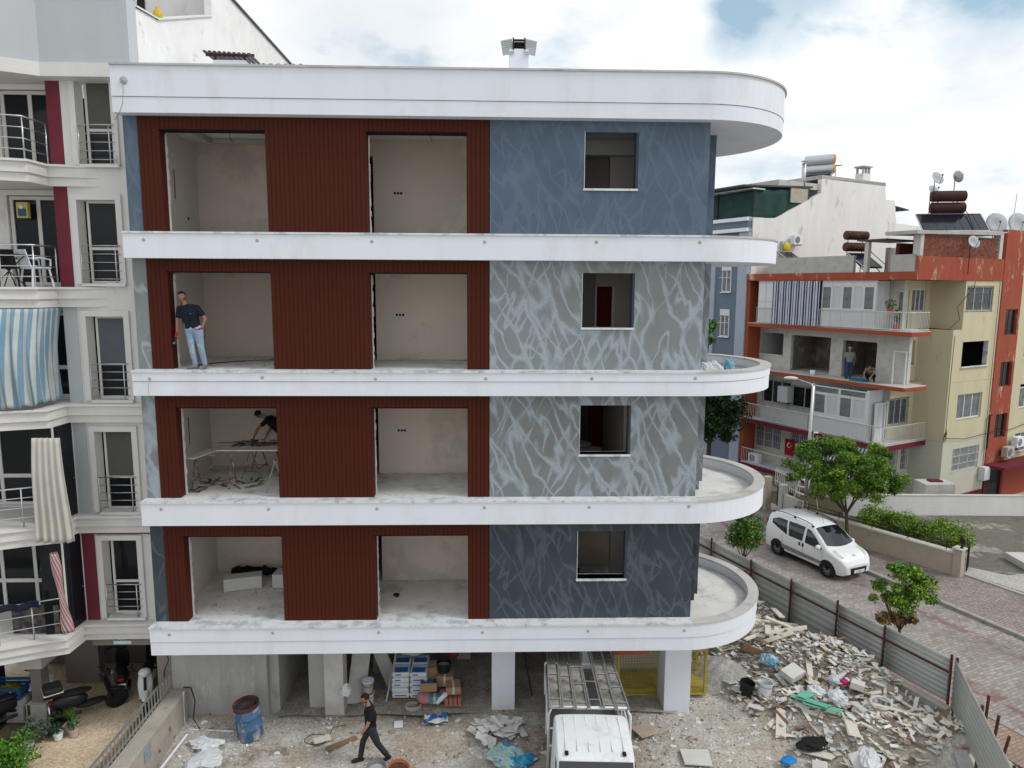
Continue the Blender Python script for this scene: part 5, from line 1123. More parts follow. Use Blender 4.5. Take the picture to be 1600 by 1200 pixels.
dish('smaller satellite dish half way up the mast behind the dark red tanks', V(32.75), U(9.6), 16.15, 2.5, .32, radians(-10))
dish('satellite dish seen edge-on at the top of a leaning mast', V(33.95), U(9.0), 16.95, 3.3, .33, radians(75), 70)
dish('white satellite dish on a mast in front of the brick attic wall', V(31.1), U(6.35), 13.15, 1.6, .33, radians(-20), 70)
dish('large grey satellite dish on the roof edge, nearer the dark red tanks', V(37.6), U(8.6), 14.55, .9, .62, radians(-30), 75)
dish('large grey satellite dish beside the white upright pole at the roof edge', V(39.6), U(8.4), 14.6, .95, .66, radians(-25), 75)
t = on_roof('antenna_pole', 'white leaning pole beside the large grey dish', 'pole', V(38.6), U(8.2), 13.6); MB().cyl((0, 0, 0), (.28, 0, 2.7), .03, n=6).build('pole', white, t)
t = on_roof('tv_antenna', 'thin rooftop television antenna next to the orange capped tanks', 'antenna', 9.6, 12.0, 17.9)
MB().cyl((0, 0, 0), (0, 0, 1.3), .025, n=5).build('mast', dark, t); MB().tube([(-.5, 0, 1.2), (.6, 0, 1.3)], .015, 4).build('boom', dark, t)
for k in range(5): MB().tube([(-.4 + k * .22, -.25, 1.22 + k * .02), (-.4 + k * .22, .25, 1.22 + k * .02)], .01, 4).build('element', dark, t)
t = thing('pulley_wheel', 'bright yellow pulley wheel on a bracket against the white gable', 'pulley'); L28(t, 3.15, 10.35, 13.0)
MB().lathe([(.0, -.06), (.3, -.06), (.33, 0), (.3, .06), (0, .06)], (0, 0, .35), 18, axis='y').build('wheel', mat('pulley_yellow', (.55, .45, .02), .5, .15), t, True); B(-.35, .0, .05, .35, .1, .75).build('motor_box', steel, t)
for o in [o for o in COL.objects if o.name.startswith('air_conditioner') and 'gable' in o.get('label', '')]: o.location = W28(3.95, 10.3, 13.55)
# tin roofs and poles over the roof clutter
t = on_roof('pipe_frame', 'rusty pipe frame lying along the attic roof edge', 'pipe frame', 0, 0, 13.62)
MB().tube([(V(25.8) + 2, .1, -.25), (V(30), .05, .05), (V(33), .0, .18), (V(38), .0, .25)], .04, 6).build('long_pipe', conclt, t); MB().tube([(V(29.5), .1, .05), (V(28.6), 1.0, .05)], .03, 5).build('cross_pipe', rusty, t)
# pink house and far roofs behind
pinkm = mat('pink_paint', (.36, .13, .14), .88, .1, 2)
ph = thing('house', 'low white house with pink roof bands behind the brick attic', 'house', W28(V(44), 24, 0), A28)
B(0, 16, 0, 8, 0, 16.1).build('wall', whitewash, ph); B(-.2, 6, -.3, 8, 17.3, 17.8).build('roof_band', pinkm, ph); B(1, 1.8, -.2, .6, 16.1, 17.3).build('pier', pinkm, ph); B(2.2, 16, .6, 8, 16.1, 17.3).build('upper_wall', whitewash, ph); B(6, 16, -.3, 8, 16.9, 17.4).build('roof_band', pinkm, ph)
tw = thing('water_tank', 'round pink rooftop water tank behind the black solar panels', 'water tank', W28(V(40.8), 8, 12.4)); MB().lathe([(.55, 0), (.6, 1.2), (.62, 1.9), (.35, 2.25), (0, 2.3)], n=18).build('tank', pinkm, tw, True); MB().lathe([(.63, 1.5), (.66, 1.55), (.63, 1.6)], n=18).build('hoop', plas, tw)
far = [('far pale house roof just over the right edge of the red block', 58, 25, 14.2, 16, 6, bl2), ('far grey flat-roofed house behind the large satellite dishes', 50, 14, 13.2, 9, 6, plas)]
for lab, x, y, z, wd, dp, m_ in far:
    t = thing('house', lab, 'house', W28(V(x), y, 0), A28); B(0, wd, 0, dp, 0, z).build('wall', m_, t); B(-.3, wd + .3, -.4, dp, z + .8, z + 1.05).build('roof', mat('slate_roof', (.10, .12, .16), .7, .1), t); B(.4, .8, .1, .5, z, z + .8).build('post', conc, t); B(wd - .8, wd - .4, .1, .5, z, z + .8).build('post', conc, t)
# tin canopy sticking out behind the gable
t = thing('lean_to_roof', 'small dark lean-to roof jutting from the stepped end of the white gable', 'roof'); L28(t, 14.5, 11.0, 16.0); B(0, 1.6, -.4, 2, .55, .62).build('sheet', MATS['dark_tin'], t, rot=(0, radians(6), 0)); B(.1, .18, -.3, -.22, -.5, .55).build('post', steel, t); B(0, 1.3, .5, 2, -1, .4).build('back_wall', plas, t)

# ================================================================ STREET SIDE
mat('wall_tan', (.40, .345, .27), .9, .08, 1.5, .25, 25, wear=((.28, .24, .19), .55, .72, 1.2)); mat('coping_stone', (.52, .49, .44), .85, .12, 3, .2, 20)
# garden wall with coping, rail and gate post
def seg_thing(name, label, cat, a, b, z=0):
    d = Vector((b[0] - a[0], b[1] - a[1])); return thing(name, label, cat, (a[0], a[1], z), atan2(d.y, d.x)), d.length
t, L_ = seg_thing('garden_wall', 'long tan garden wall with pale coping and black rail beside the parked van', 'wall', (17.55, 9.35), (14.0, 14.6))
B(0, L_, -.11, .11, 0, .92).build('wall', MATS['wall_tan'], t); 
for k in range(6): B(k * L_ / 6 + .008, (k + 1) * L_ / 6 - .008, -.16, .16, .922, .99).build('coping_stone', MATS['coping_stone'], t, bev=.01)
for z in (1.12, 1.26): MB().tube([(.2, 0, z), (L_ - .1, 0, z)], .018, 5).build('rail', dark, t)
for k in range(5): MB().cyl((.3 + k * (L_ - .6) / 4, 0, .98), (.3 + k * (L_ - .6) / 4, 0, 1.28), .018, n=5).build('rail_post', dark, t)
B(-.3, .0, -.17, .17, 0, 1.12).build('gate_pier', MATS['wall_tan'], t, bev=.01); B(-.34, .04, -.21, .21, 1.122, 1.18).build('pier_cap', MATS['coping_stone'], t, bev=.01)
lt = thing('gate_lantern', 'black lantern finial on the pier at the end of the tan garden wall', 'lantern', (17.67, 9.17, 1.18))
MB().lathe([(.07, 0), (.05, .04), (.025, .1), (.06, .16), (.1, .32), (.11, .34), (.05, .42), (.015, .47), (.02, .5), (0, .52)], n=12).build('lantern', dark, lt, True); MB().lathe([(.055, .17), (.09, .31)], n=6).build('lantern_glass', glass2, lt)
gt = thing('iron_gate', 'small black iron gate folded back beside the garden wall pier', 'gate', (18.05, 9.35, .11), radians(50))
for z in (.08, 1.0): B(0, .6, -.02, .02, z, z + .04).build('rail', dark, gt)
for k in range(5): B(k * .145, k * .145 + .03, -.015, .015, .08, 1.04).build('upright', dark, gt)
# far part of the boundary wall beyond the van, brown name board, picket gate
t, L_ = seg_thing('boundary_wall', 'old plastered boundary wall behind the orange tree near the blue sack', 'wall', (13.95, 14.75), (12.95, 19.6))
B(0, 1.1, -.1, .1, 0, 1.3).build('wall', conc, t); B(2.6, L_, -.1, .1, 0, 1.35).build('wall', conc, t); B(1.1, 1.4, -.16, .16, 0, 1.7).build('pier', conc, t); B(2.4, 2.7, -.16, .16, 0, 1.75).build('pier', MATS['wall_tan'], t)
sg = thing('name_board', 'brown board with pale lettering on the fence between the van and the boundary wall', 'sign', (14.0, 16.5, .35), radians(-82))
B(-.65, .65, -.02, .02, 0, .95).build('board', mat('brown_board', (.075, .03, .02), .7, .15), sg); B(-.7, .7, .021, .05, -.05, 0).build('ledge', rust, sg)
lp = mat('letter_pale', (.5, .45, .42), .7)
text_obj('lettering', 'YILDIRIM', lp, .2, (0, -.025, .72), (radians(90), 0, 0), sg, .003); text_obj('lettering', 'APT.', lp, .2, (0, -.025, .46), (radians(90), 0, 0), sg, .003); text_obj('lettering', 'NO: 15', lp, .17, (0, -.025, .2), (radians(90), 0, 0), sg, .003)
pf = thing('picket_fence', 'white iron picket fence standing above the brown name board', 'fence', (14.1, 16.6, 1.35), radians(-82))
for k in range(14): MB().cyl((-1 + k * .16, 0, -.1), (-1 + k * .16, 0, .75), .016, n=5).build('picket', MATS['bar_white'], pf)
for z in (.1, .6): MB().tube([(-1.05, 0, z), (1.15, 0, z)], .016, 4).build('rail', MATS['bar_white'], pf)
sb = thing('blue_sack', 'bright blue sack slumped against the boundary wall beyond the orange tree', 'sack', (13.25, 17.6, 0)); MB().blob((0, 0, .42), (.35, .3, .5), 14, 10, .12).build('cloth', mat('blue_tarp', (.02, .06, .25), .7, .3, 5), sb, True); MB().blob((.05, 0, .95), (.1, .1, .12), 8, 6, .2).build('knot', MATS['blue_tarp'], sb, True)
ld = thing('step_ladder', 'white metal step ladder leaning over the garden fence below the balcony', 'ladder', (14.9, 16.6, .2), radians(-60))
for s in (-.28, .28): MB().tube([(s, -.5, 0), (s, .3, 2.1)], .03, 5).build('stile', pan, ld); MB().tube([(s, .85, 0), (s, .3, 2.1)], .025, 5).build('stile', pan, ld)
for k in range(6): f = .12 + k * .15; B(-.28, .28, -.5 + .8 * f - .06, -.5 + .8 * f + .06, 2.1 * f, 2.1 * f + .03).build('tread', pan, ld)
# white yard wall
t, L_ = seg_thing('yard_wall', 'long low whitewashed wall behind the wet concrete yard', 'wall', (16.9, 16.35), (40.0, 15.6)); B(0, L_, 0, .2, 0, 1.05).build('wall', whitewash, t); B(0, L_, -.02, .22, 1.051, 1.09).build('coping', conclt, t)
t = thing('concrete_step', 'pale low concrete block at the edge of the yard drive', 'step', (20.6, 9.6, .11), radians(-4)); B(-.1, 2.6, -.25, 1.2, 0, .28).build('block', conclt, t, bev=.02)
t = thing('laundry_tub', 'white water tank lid by the cream corner beyond the white yard wall', 'tank', (22.6, 18.6, -1.2)); B(-.8, .8, -.5, .5, 0, 2.3).build('tank', plas, t, bev=.05); B(-.3, .3, -.2, .2, 2.3, 2.38).build('lid', mar2, t)
# street lamp
sl = thing('street_lamp', 'grey street lamp post with long arm and white head beside the van', 'street lamp', (14.6, 15.6, .08))
MB().tube([(0, 0, 0), (0, 0, 3.2), (.02, 0, 6.35)], .085, 10, .055).build('pole', steel, sl, True); MB().tube([(.02, 0, 6.3), (-.02, .2, 6.42), (-.62, .5, 6.62)], .03, 8).build('arm', steel, sl, True)
MB().ball((-.78, .58, 6.62), (.32, .13, .09), 14, 8, (0, 0, radians(-26))).build('lamp_head', pan, sl, True); MB().ball((-.82, .58, 6.57), (.2, .1, .07), 12, 6, (0, 0, radians(-26))).build('lens', glass2, sl, True)
B(-.14, .14, -.14, .14, 0, .25).build('base', conc, sl)
MB().tube([(0, 0, 4.0), (.15, -.1, 4.15), (.1, -.1, 4.0)], .02, 5).build('bracket', steel, sl); MB().ball((.22, -.12, 4.2), (.14, .06, .05), 10, 6).build('small_lamp', pan, sl, True)

# ---- site fence of corrugated sheets on red posts, local x = t, y = s
fence = thing('hoarding', 'corrugated zinc hoarding on dark red posts between the rubble and the street', 'fence', (0, 0, 0), ST)
FT = 10.6; posts = []
def ribbed(y0, y1, zb, zt, xo=0):
    nz = 44
    def fn(u, v):
        z = zb + (zt - zb) * v; ph = v * 9; d = abs((ph % 1) - .5) * 2; return (FT + xo + .018 * max(0, min(1, (d - .55) * 5)) + .006 * sin(u * 5 + y0), y0 + (y1 - y0) * u, z)
    return MB().grid(fn, 3, nz, .003)
ss = [5.8 + 2.9 * 2, 5.8 + 2.9, 5.8, 4.1, 2.55, .95, -.75, -2.15 - .15, -4.15]
ss = [14.8, 11.9, 9.0, 6.6, 4.75, 2.75, 1.0, -.75, -2.3, -4.15]
for a, b in zip(ss, ss[1:]):
    zb = .0 if b > -.9 else .45 if b > -3 else .5
    top = 1.78 + R.uniform(-.03, .03)
    ribbed(b + .005, a - .005, zb if b > -3 else .62, top).build('sheet_panel', sheet, fence, True)
for s_ in ss:
    g = MB(); g.box(FT - .065, FT - .02, s_ - .022, s_ + .022, -.1 if s_ > -2 else .45, 1.86 + R.uniform(-.05, .05)); g.build('post', rust, fence)
    if R.random() < .0: B(FT - .07, FT - .02, s_ - .10, s_ - .04, .0 if s_ > -2 else .5, 1.6).build('post', rust, fence)
for z in (1.42, .32): MB().box(FT - .055, FT - .018, -4.15, 14.8, z - .02 + (.0), z + .02).build('rail', rust, fence)
B(FT - .02, FT - .013, 3.05, 3.3, 1.0, 1.28)
mk = MB().lathe([(.0, 0), (.13, .0), (.13, .003), (0, .003)], (FT - .03, 3.0, 1.2), 12, rot=(0, radians(-90), 0)); mk.build('paint_mark', mat('red_mark', (.3, .02, .03), .7), fence)
# the return wing of the fence towards the camera
wx, wy = st(FT, -4.2)
fw = thing('hoarding', 'narrow corrugated hoarding wing running towards the camera at the corner of the site', 'fence', (wx, wy, 0), atan2(-2.25 + .0, -1.0))
fw.rotation_euler[2] = radians(-111)
MB().grid(lambda u, v: (4.2 * u, .0 + .018 * max(0, min(1, (abs((v * 9 % 1) - .5) * 2 - .55) * 5)), (.55 if u < 9 else 0) + 1.25 * v), 3, 40, .003).build('sheet_panel', sheet, fw, True)
for x in (0.0, 2.1, 4.2): B(x - .03, x + .03, .03, .08, .2, 1.85).build('post', rust, fw)
t = thing('iron_post', 'leaning bundle of rusty iron posts outside the corner of the hoarding', 'posts', (11.35, -1.05, .1))
for k in range(3): MB().tube([(k * .06, -k * .22, 0), (k * .05 + .05, -k * .3, 1.5 - k * .3)], .035, 5).build('post', rust, t)
# retaining wall under the near part of the fence and along the wing
rt = thing('retaining_wall', 'stained concrete retaining wall below the near end of the zinc hoarding', 'wall', (0, 0, 0), ST)
B(FT - .3, FT - .085, -4.3, -.9, -.4, .62).build('wall', conc, rt, bev=.02); B(FT - .3, FT - .085, -.9, .6, -.4, .25).build('stump', conc, rt, bev=.03)
rt2 = thing('retaining_wall', 'short grey concrete upstand under the hoarding wing', 'wall', (wx, wy, 0), radians(-111)); B(-.1, 4.6, -.35, -.05, -.4, .54).build('wall', conc, rt2, bev=.02)

# ---- trees
bark = mat('bark', (.09, .07, .05), .9, .25, 8, .5, 30)
leafg = mat('leaf_green', (.075, .165, .018), .6, .3, 1.5, island=.7, spec=.2); leafy = mat('leaf_yellowgreen', (.15, .26, .025), .6, .3, 1.5, island=.45, spec=.25)
leafd = mat('leaf_dark', (.022, .055, .016), .6, .3, 1.5, island=.5, spec=.25); dryl = mat('dry_leaves', (.24, .16, .07), .9, .3, 3, island=.4); orng = mat('orange_fruit', (.60, .16, .01), .5, .1)
def leaves(mb, clumps, n, size):
    for (c, r) in clumps:
        for _ in range(n):
            d = Vector((R.gauss(0, 1), R.gauss(0, 1), R.gauss(0, 1))); d = d.normalized() * (R.random() ** .45) * r; d.z *= .75
            p = Vector(c) + d; q = Euler((R.uniform(-.9, .9), R.uniform(-.9, .9), R.uniform(0, 6.28))).to_matrix(); s = size * R.uniform(.6, 1.35)
            a, b, u = q @ Vector((s, 0, 0)), q @ Vector((0, s * .5, 0)), q @ Vector((0, 0, s * .18))
            k = len(mb.v); mb.v += [tuple(p - a), tuple(p - b + u), tuple(p + a), tuple(p + b + u)]; mb.f.append((k, k + 1, k + 2, k + 3))
    return mb
def tree(name, label, loc, h, cr, cz, n_cl, n_leaf, size, m, trunk_r=.09, lean=(0, 0), rz=0, fork=.4, clr=.35, m2=None, flat=.8, offs=(0, 0)):
    t = thing(name, label, 'tree', loc, rz); tops = []
    fz = cz * fork; f0 = Vector((lean[0] * .4, lean[1] * .4, fz))
    MB().tube([(0, 0, -.1), (lean[0] * .15, lean[1] * .1, fz * .5), tuple(f0)], trunk_r, 8, trunk_r * .75).build('trunk', bark, t, True)
    cl = []
    for k in range(n_cl):
        a = R.uniform(0, 2 * pi); rr = R.random() ** .55; el = R.uniform(-.75, 1)
        p = Vector((offs[0] + cr[0] * rr * cos(a) * sqrt(max(.12, 1 - el * el * .8)), offs[1] + cr[1] * rr * sin(a) * sqrt(max(.12, 1 - el * el * .8)), cz + cr[2] * el * flat)); cl.append((p, clr * R.uniform(.6, 1.25)))
    for k in range(7):
        p = cl[k * len(cl) // 7][0]; mid = f0.lerp(p, .5) + Vector((0, 0, -.12)); MB().tube([tuple(f0 - Vector((0, 0, .03))), tuple(mid), tuple(p)], trunk_r * .55, 6, trunk_r * .14).build('limb', bark, t, True)
    h_ = len(cl) if m2 is None else int(len(cl) * .6)
    leaves(MB(), cl[:h_], n_leaf, size).build('crown', m, t)
    if m2: leaves(MB(), cl[h_:], n_leaf, size).build('crown', m2, t)
    return t, cl
tr, _ = tree('tree', 'broad bright green tree leaning over the garden wall in front of the van', (14.75, 11.95, .08), 4.4, (2.35, 2.1, 1.35), 3.05, 170, 230, .055, leafg, .085, (-.1, .3), 0, .5, .33, leafy, .95, (.1, .9))
tr2, cl2 = tree('orange_tree', 'small orange tree with a few fruits between the white balcony and the van', (9.05, 8.3, .1), 2.9, (.62, .6, .75), 2.15, 40, 120, .05, leafg, .045, (.05, 0), 0, .5, .27, None, .95)
for k in range(9):
    p = cl2[k * 3][0] + Vector((R.uniform(-.15, .15), -.2, R.uniform(-.1, .1))); MB().ball(tuple(p), .038, 8, 6).build('fruit', orng, tr2, True)
tr3, cl3 = tree('young_tree', 'young bright green tree with dry brown leaves at its foot by the hoarding', (11.55, 2.75, .1), 3, (.85, .75, .65), 2.35, 46, 120, .052, leafg, .05, (.02, 0), 0, .5, .24, leafy, .95)
leaves(MB(), [((-.55, -.1, 1.55), .22), ((-.25, .05, 1.5), .25), ((.1, .1, 1.45), .22), ((.3, -.1, 1.5), .15)], 130, .075).build('dry_foliage', dryl, tr3)
tree('tree', 'dark green tree standing between the new block and the blue-grey block', (13.1, 25.5, 0), 8, (1.8, 1.7, 2.3), 3.7, 120, 130, .12, leafd, .16, (0, 0), 0, .5, .6, None, .95)
tree('tree', 'tree top just rising over the third floor balcony with the bags', (12.0, 24.2, 0), 9, (.7, .7, .7), 8.2, 22, 110, .1, leafg, .1, (0, 0), 0, .5, .4, None, .95)
hd = thing('garden_shrub', 'sprawling bright green shrub filling the garden between tan wall and yard', 'shrub', (17.6, 12.4, 0))
MB().tube([(-.2, 0, 0), (-.3, .2, .6), (0, .3, 1.1)], .05, 6, .02).build('stem', bark, hd, True)
leaves(MB(), [((lambda a, b: (.45 + a * .68 + b * .55, .15 - a * .95 + b * .45, R.uniform(.2, 1.05)))(R.uniform(-1.9, 1.5), R.uniform(-.5, 1.3)), R.uniform(.3, .55)) for _ in range(54)], 260, .052).build('foliage', leafy, hd)
def leafy_things():
    # left bed: flowering bush, dark bushes and pots
    b1 = thing('flowering_bush', 'bright green bush with orange-red flowers at the bottom left corner', 'bush', (-10.75, -1.55, .03))
    MB().tube([(0, 0, 0), (.05, .03, .5)], .04, 6, .02).build('stem', bark, b1, True)
    leaves(MB(), [((R.uniform(-.75, .6), R.uniform(-.75, .6), R.uniform(.35, .85)), .28) for _ in range(42)], 120, .045).build('foliage', mat('bush_green', (.075, .20, .02), .6, .3, 2, island=.4, spec=.2), b1)
    for p in ((-.05, .1, 1.18), (.0, -.35, 1.12), (-.4, -.5, 1.05), (.2, -.55, 1.0)): leaves(MB(), [(p, .09)], 30, .035).build('flower', mat('flower_orange', (.55, .06, .01), .7, .2), b1)
    b2 = thing('garden_shrub', 'dark shrub beside the flowering bush at the picture edge under the blue crate', 'shrub', (-12.1, -.9, .03)); MB().tube([(0, 0, 0), (0, 0, .5)], .04, 6).build('stem', bark, b2)
    leaves(MB(), [((R.uniform(-.9, .6), R.uniform(-.8, .5), R.uniform(.2, 1.0)), .3) for _ in range(40)], 110, .05).build('foliage', leafd, b2)
    b3 = thing('garden_shrub', 'low grey-green shrub between the white pillar plinth and the flower pots', 'shrub', (-11.0, .05, .03)); MB().tube([(0, 0, 0), (0, 0, .3)], .03, 6).build('stem', bark, b3)
    leaves(MB(), [((R.uniform(-.3, .4), R.uniform(-.2, .3), R.uniform(.1, .35)), .16) for _ in range(16)], 80, .04).build('foliage', mat('sage_leaf', (.10, .13, .09), .8, .2, island=.3), b3)
leafy_things()

# ================================================================ VEHICLES
paint = mat('white_car_paint', (.74, .75, .76), .22, .015, 1, spec=.5); paint.node_tree.nodes['Principled BSDF'].inputs['Coat Weight'].default_value = .4
trim = mat('grey_trim', (.22, .215, .21), .6, .08); cglass = mat('car_glass', (.008, .009, .011), .04, .1, spec=.8); hubm = mat('hubcap_silver', (.45, .45, .46), .35, .06, metal=.6); lampm = mat('headlamp', (.55, .55, .48), .12, .08, 20, spec=.8)
def wheel(parent, x, y, r_=.31, s=-1):
    w_ = empty('wheel', (x, y, r_), 0, parent)
    MB().lathe([(r_ * .62, -.09), (r_ * .92, -.095), (r_, -.06), (r_, .06), (r_ * .92, .095), (r_ * .62, .09)], n=26, axis='y', cap=False).build('tyre', rubber, w_, ang=35)
    MB().lathe([(0, .0), (r_ * .64, .0), (r_ * .66, s * .05), (r_ * .60, s * .055), (r_ * .2, s * .03), (0, s * .035)], n=24, axis='y').build('rim', hubm, w_, True)
    g = MB()
    for k in range(9):
        a = 2 * pi * k / 9; p = Vector((cos(a) * r_ * .45, s * .06, sin(a) * r_ * .45)); g.rbox(p, (r_ * .28, .012, r_ * .11), (0, -a, 0))
    o = g.build('hub_slots', dark, w_); o['kind'] = 'stuff'
    MB().cyl((0, s * .03, 0), (0, s * .075, 0), r_ * .12, n=10).build('hub_badge', dark, w_)
    return w_
# compact people carrier: local x = forward, y = left, built as a loft of cross sections
van = thing('parked_car', 'white compact people carrier parked at the kerb under the big tree', 'car', (0, 0, 0))
L0 = 3.96; HW = .84
prof = [(-1.98, .52, .98), (-1.95, .62, 1.30), (-1.90, .68, 1.55), (-1.78, .70, 1.66), (-1.4, .72, 1.715), (-.8, .73, 1.735), (-.2, .735, 1.725), (.15, .73, 1.69), (.42, .72, 1.615), (.75, .70, 1.42), (1.05, .68, 1.20), (1.22, .66, 1.075), (1.5, .64, 1.0), (1.75, .60, .90), (1.9, .5, .76), (1.97, .40, .62)]
def plan_w(x): return HW * (1 - .018 * max(0, abs(x) - 1.2) ** 2 * 4) - (.0 if x < 1.55 else (x - 1.55) ** 2 * 1.15) - (0 if x > -1.85 else (-1.85 - x) * .6)
def top_z(x):
    for (a, _, h), (b, _, h2) in zip(prof, prof[1:]):
        if a <= x <= b: return h + (h2 - h) * (x - a) / (b - a)
    return .62 if x > 0 else .98
def side_y(x, z):
    """half width of the body at station x and height z"""
    w_ = plan_w(x)
    if z < .45: w_ -= (.45 - z) * .22
    if z > .92: w_ -= (z - .92) * .27 + max(0, z - 1.35) ** 2 * .9
    return w_
xs = [-1.98, -1.965, -1.92, -1.84, -1.72, -1.5, -1.2, -.9, -.6, -.3, 0, .2, .42, .6, .75, .9, 1.05, 1.22, 1.36, 1.5, 1.65, 1.78, 1.87, 1.93, 1.97, 1.985]
g = MB(); ring = []
for x in xs:
    H = top_z(max(-1.98, min(1.97, x))); zb = .24 + (.06 if abs(x) > 1.9 else 0); r_ = []
    for f in (0, .12, .28, .45, .60, .72, .82, .90): 
        z = zb + (H - .09 - zb) * f / .9 if f else zb
        r_.append((side_y(x, z), z))
    e_ = r_[-1][0]; r_[-1] = (e_, H - .09)
    r_ += [(e_ * .965, H - .045), (e_ * .88, H - .012), (e_ * .6, H + .008), (e_ * .3, H + .018), (0, H + .02)]
    if x in (xs[0], xs[-1]): r_ = [(a * .96, z * .97 + .02) for a, z in r_]
    ring.append([(x, a, z) for a, z in r_] + [(x, -a, z) for a, z in reversed(r_[:-1])])
n = len(ring[0]); g.v = [p for r_ in ring for p in r_]
g.f = [(i * n + k, i * n + (k + 1) % n, (i + 1) * n + (k + 1) % n, (i + 1) * n + k) for i in range(len(xs) - 1) for k in range(n)]
g.f += [tuple(range(n)), tuple((len(xs) - 1) * n + k for k in range(n - 1, -1, -1))]
g.build('body', paint, van, ang=38)
def patch(pts, s, name, m, offd=.006, parent=van, nn=10, th=.004):
    """panel following the body side: pts (x,z) polygon given as two rows bottom,top of equal length"""
    lo, hi = pts; k0 = len(lo) - 1
    def fn(u, v):
        t_ = u * k0; i = min(int(t_), k0 - 1); f = t_ - i; xl = lo[i][0] + (lo[i + 1][0] - lo[i][0]) * f; zl = lo[i][1] + (lo[i + 1][1] - lo[i][1]) * f; xh = hi[i][0] + (hi[i + 1][0] - hi[i][0]) * f; zh = hi[i][1] + (hi[i + 1][1] - hi[i][1]) * f
        x = xl + (xh - xl) * v; z = zl + (zh - zl) * v; return (x, s * (side_y(x, z) + offd), z)
    return MB().grid(fn, 14, 6, th * (1 if s > 0 else -1) if False else None).build(name, m, parent, True)
for s in (-1, 1):
    patch([[(.16, 1.0), (.42, .98), (.84, .98), (1.0, .985)], [(.12, 1.52), (.30, 1.50), (.58, 1.35), (.98, 1.03)]], s, 'side_window', cglass)
    patch([[(-.66, 1.0), (-.28, 1.0), (.03, 1.0)], [(-.82, 1.53), (-.4, 1.545), (.02, 1.54)]], s, 'side_window', cglass)
    patch([[(-1.62, 1.24), (-1.2, 1.12), (-.75, 1.0)], [(-1.66, 1.40), (-1.35, 1.52), (-.90, 1.53)]], s, 'side_window', cglass)
    patch([[(-1.08, .40), (0, .40), (1.02, .42)], [(-1.08, .58), (0, .56), (1.0, .54)]], s, 'side_moulding', trim, .012)
    patch([[(-1.3, .245), (0, .245), (1.1, .245)], [(-1.3, .30), (0, .30), (1.1, .30)]], s, 'sill', dark, .01)
    for x in (-.08, .09) if True else (): patch([[(x - .045, .80), (x + .045, .80)], [(x - .045, .93), (x + .045, .93)]], s, 'door_handle', dark, .012)
    for x0 in (.085, 1.03, -.98):
        patch([[(x0, .42), (x0 + .012, .42)], [(x0, .98), (x0 + .012, .98)]], s, 'door_seam', trim, .003)
    MB().tube([(x, s * (side_y(x, 1.5) * .905), top_z(x) + .055) for x in (-1.7, -1.2, -.6, 0, .3)], .016, 6).build('roof_rail', dark, van, True)
    for x in (-1.72, -.6, .32): B(x - .05, x + .05, s * side_y(x, 1.5) * .905 - .015, s * side_y(x, 1.5) * .905 + .015, top_z(x) - .02, top_z(x) + .05).build('rail_foot', dark, van)
    m_ = empty('mirror', (.88, s * (side_y(.88, 1.05) + .10), 1.05), 0, van); MB().ball((0, 0, 0), (.09, .11, .10), 12, 8).build('shell', paint, m_, True); B(-.085, -.08, -.075, .075, -.065, .065).build('glass', glassm, m_); B(-.03, .03, -.13 if s > 0 else .05, -.05 if s > 0 else .13, -.06, -.03).build('stalk', dark, m_)
    for x in (-1.22, 1.29):
        pts = [(x + .375 * cos(a), .31 + .375 * sin(a)) for a in [pi * k / 16 for k in range(17)]]
        MB().grid(lambda u, v: ((lambda a, rr: (x + rr * cos(a), s * (side_y(x + rr * cos(a), max(.26, .31 + rr * sin(a))) + .004), .31 + rr * sin(a)))(pi * (-.06 + 1.12 * u), .37 * v)), 22, 3).build('wheel_arch', blackm, van)
        wheel(van, x, s * (plan_w(x) - .055), .31, s)
# windscreen, rear window, lights, grille, plate
def front_surf(z):   # x on the front profile at height z (falling)
    for (a, _, h), (b, _, h2) in list(zip(prof, prof[1:]))[5:]:
        if h2 <= z <= h: return a + (b - a) * (h - z) / max(1e-6, h - h2)
    return 1.97
def bonnet_z(x, y): w_ = max(.2, side_y(x, top_z(x) - .09)); return top_z(x) + .027 - .040 * (abs(y) / w_) ** 2.6
MB().grid(lambda u, v: (lambda x: (x - .05 * (1 - (2 * u - 1) ** 2) * (v - 1) * 0 , (2 * u - 1) * (.865 * side_y(x, top_z(x) - .09)), bonnet_z(x, (2 * u - 1) * (.865 * side_y(x, top_z(x) - .09)))))(1.10 + .12 * (1 - (2 * u - 1) ** 2) + (.42 - 1.10 - .12 * (1 - (2 * u - 1) ** 2)) * v), 16, 14).build('windscreen', cglass, van, True)
for s in (-1, 1):
    MB().grid(lambda u, v: ((lambda x, y: (x, s * y, bonnet_z(x, y)))(1.34 + .46 * u, side_y(1.34 + .46 * u, .8) * (.66 + .04 * u) + (.075 + .09 * sin(pi * min(1, u + .1))) * v)), 10, 6).build('headlight', lampm, van, True)
    MB().ball((1.83, s * .62, .42), (.05, .07, .045), 10, 6).build('fog_lamp', lampm, van, True)
    B(-1.99, -1.93, s * .64 - .05, s * .64 + .05, .85, 1.3).build('tail_lamp', mat('tail_red', (.3, .01, .01), .3), van)
MB().grid(lambda u, v: (2.0 - .02 * (2 * u - 1) ** 2, (2 * u - 1) * (.50 - .05 * (1 - v)), .31 + .23 * v), 10, 3, .012).build('grille', dark, van, True)
np_ = empty('number_plate', (2.022, 0, .40), 0, van); B(-.0, .01, -.26, .26, -.055, .055).build('plate', mat('plate_white', (.7, .7, .7), .5), np_); text_obj('plate_number', '35 AJN 67', dark, .085, (.012, 0, 0), (radians(90), 0, radians(90)), np_, .001)
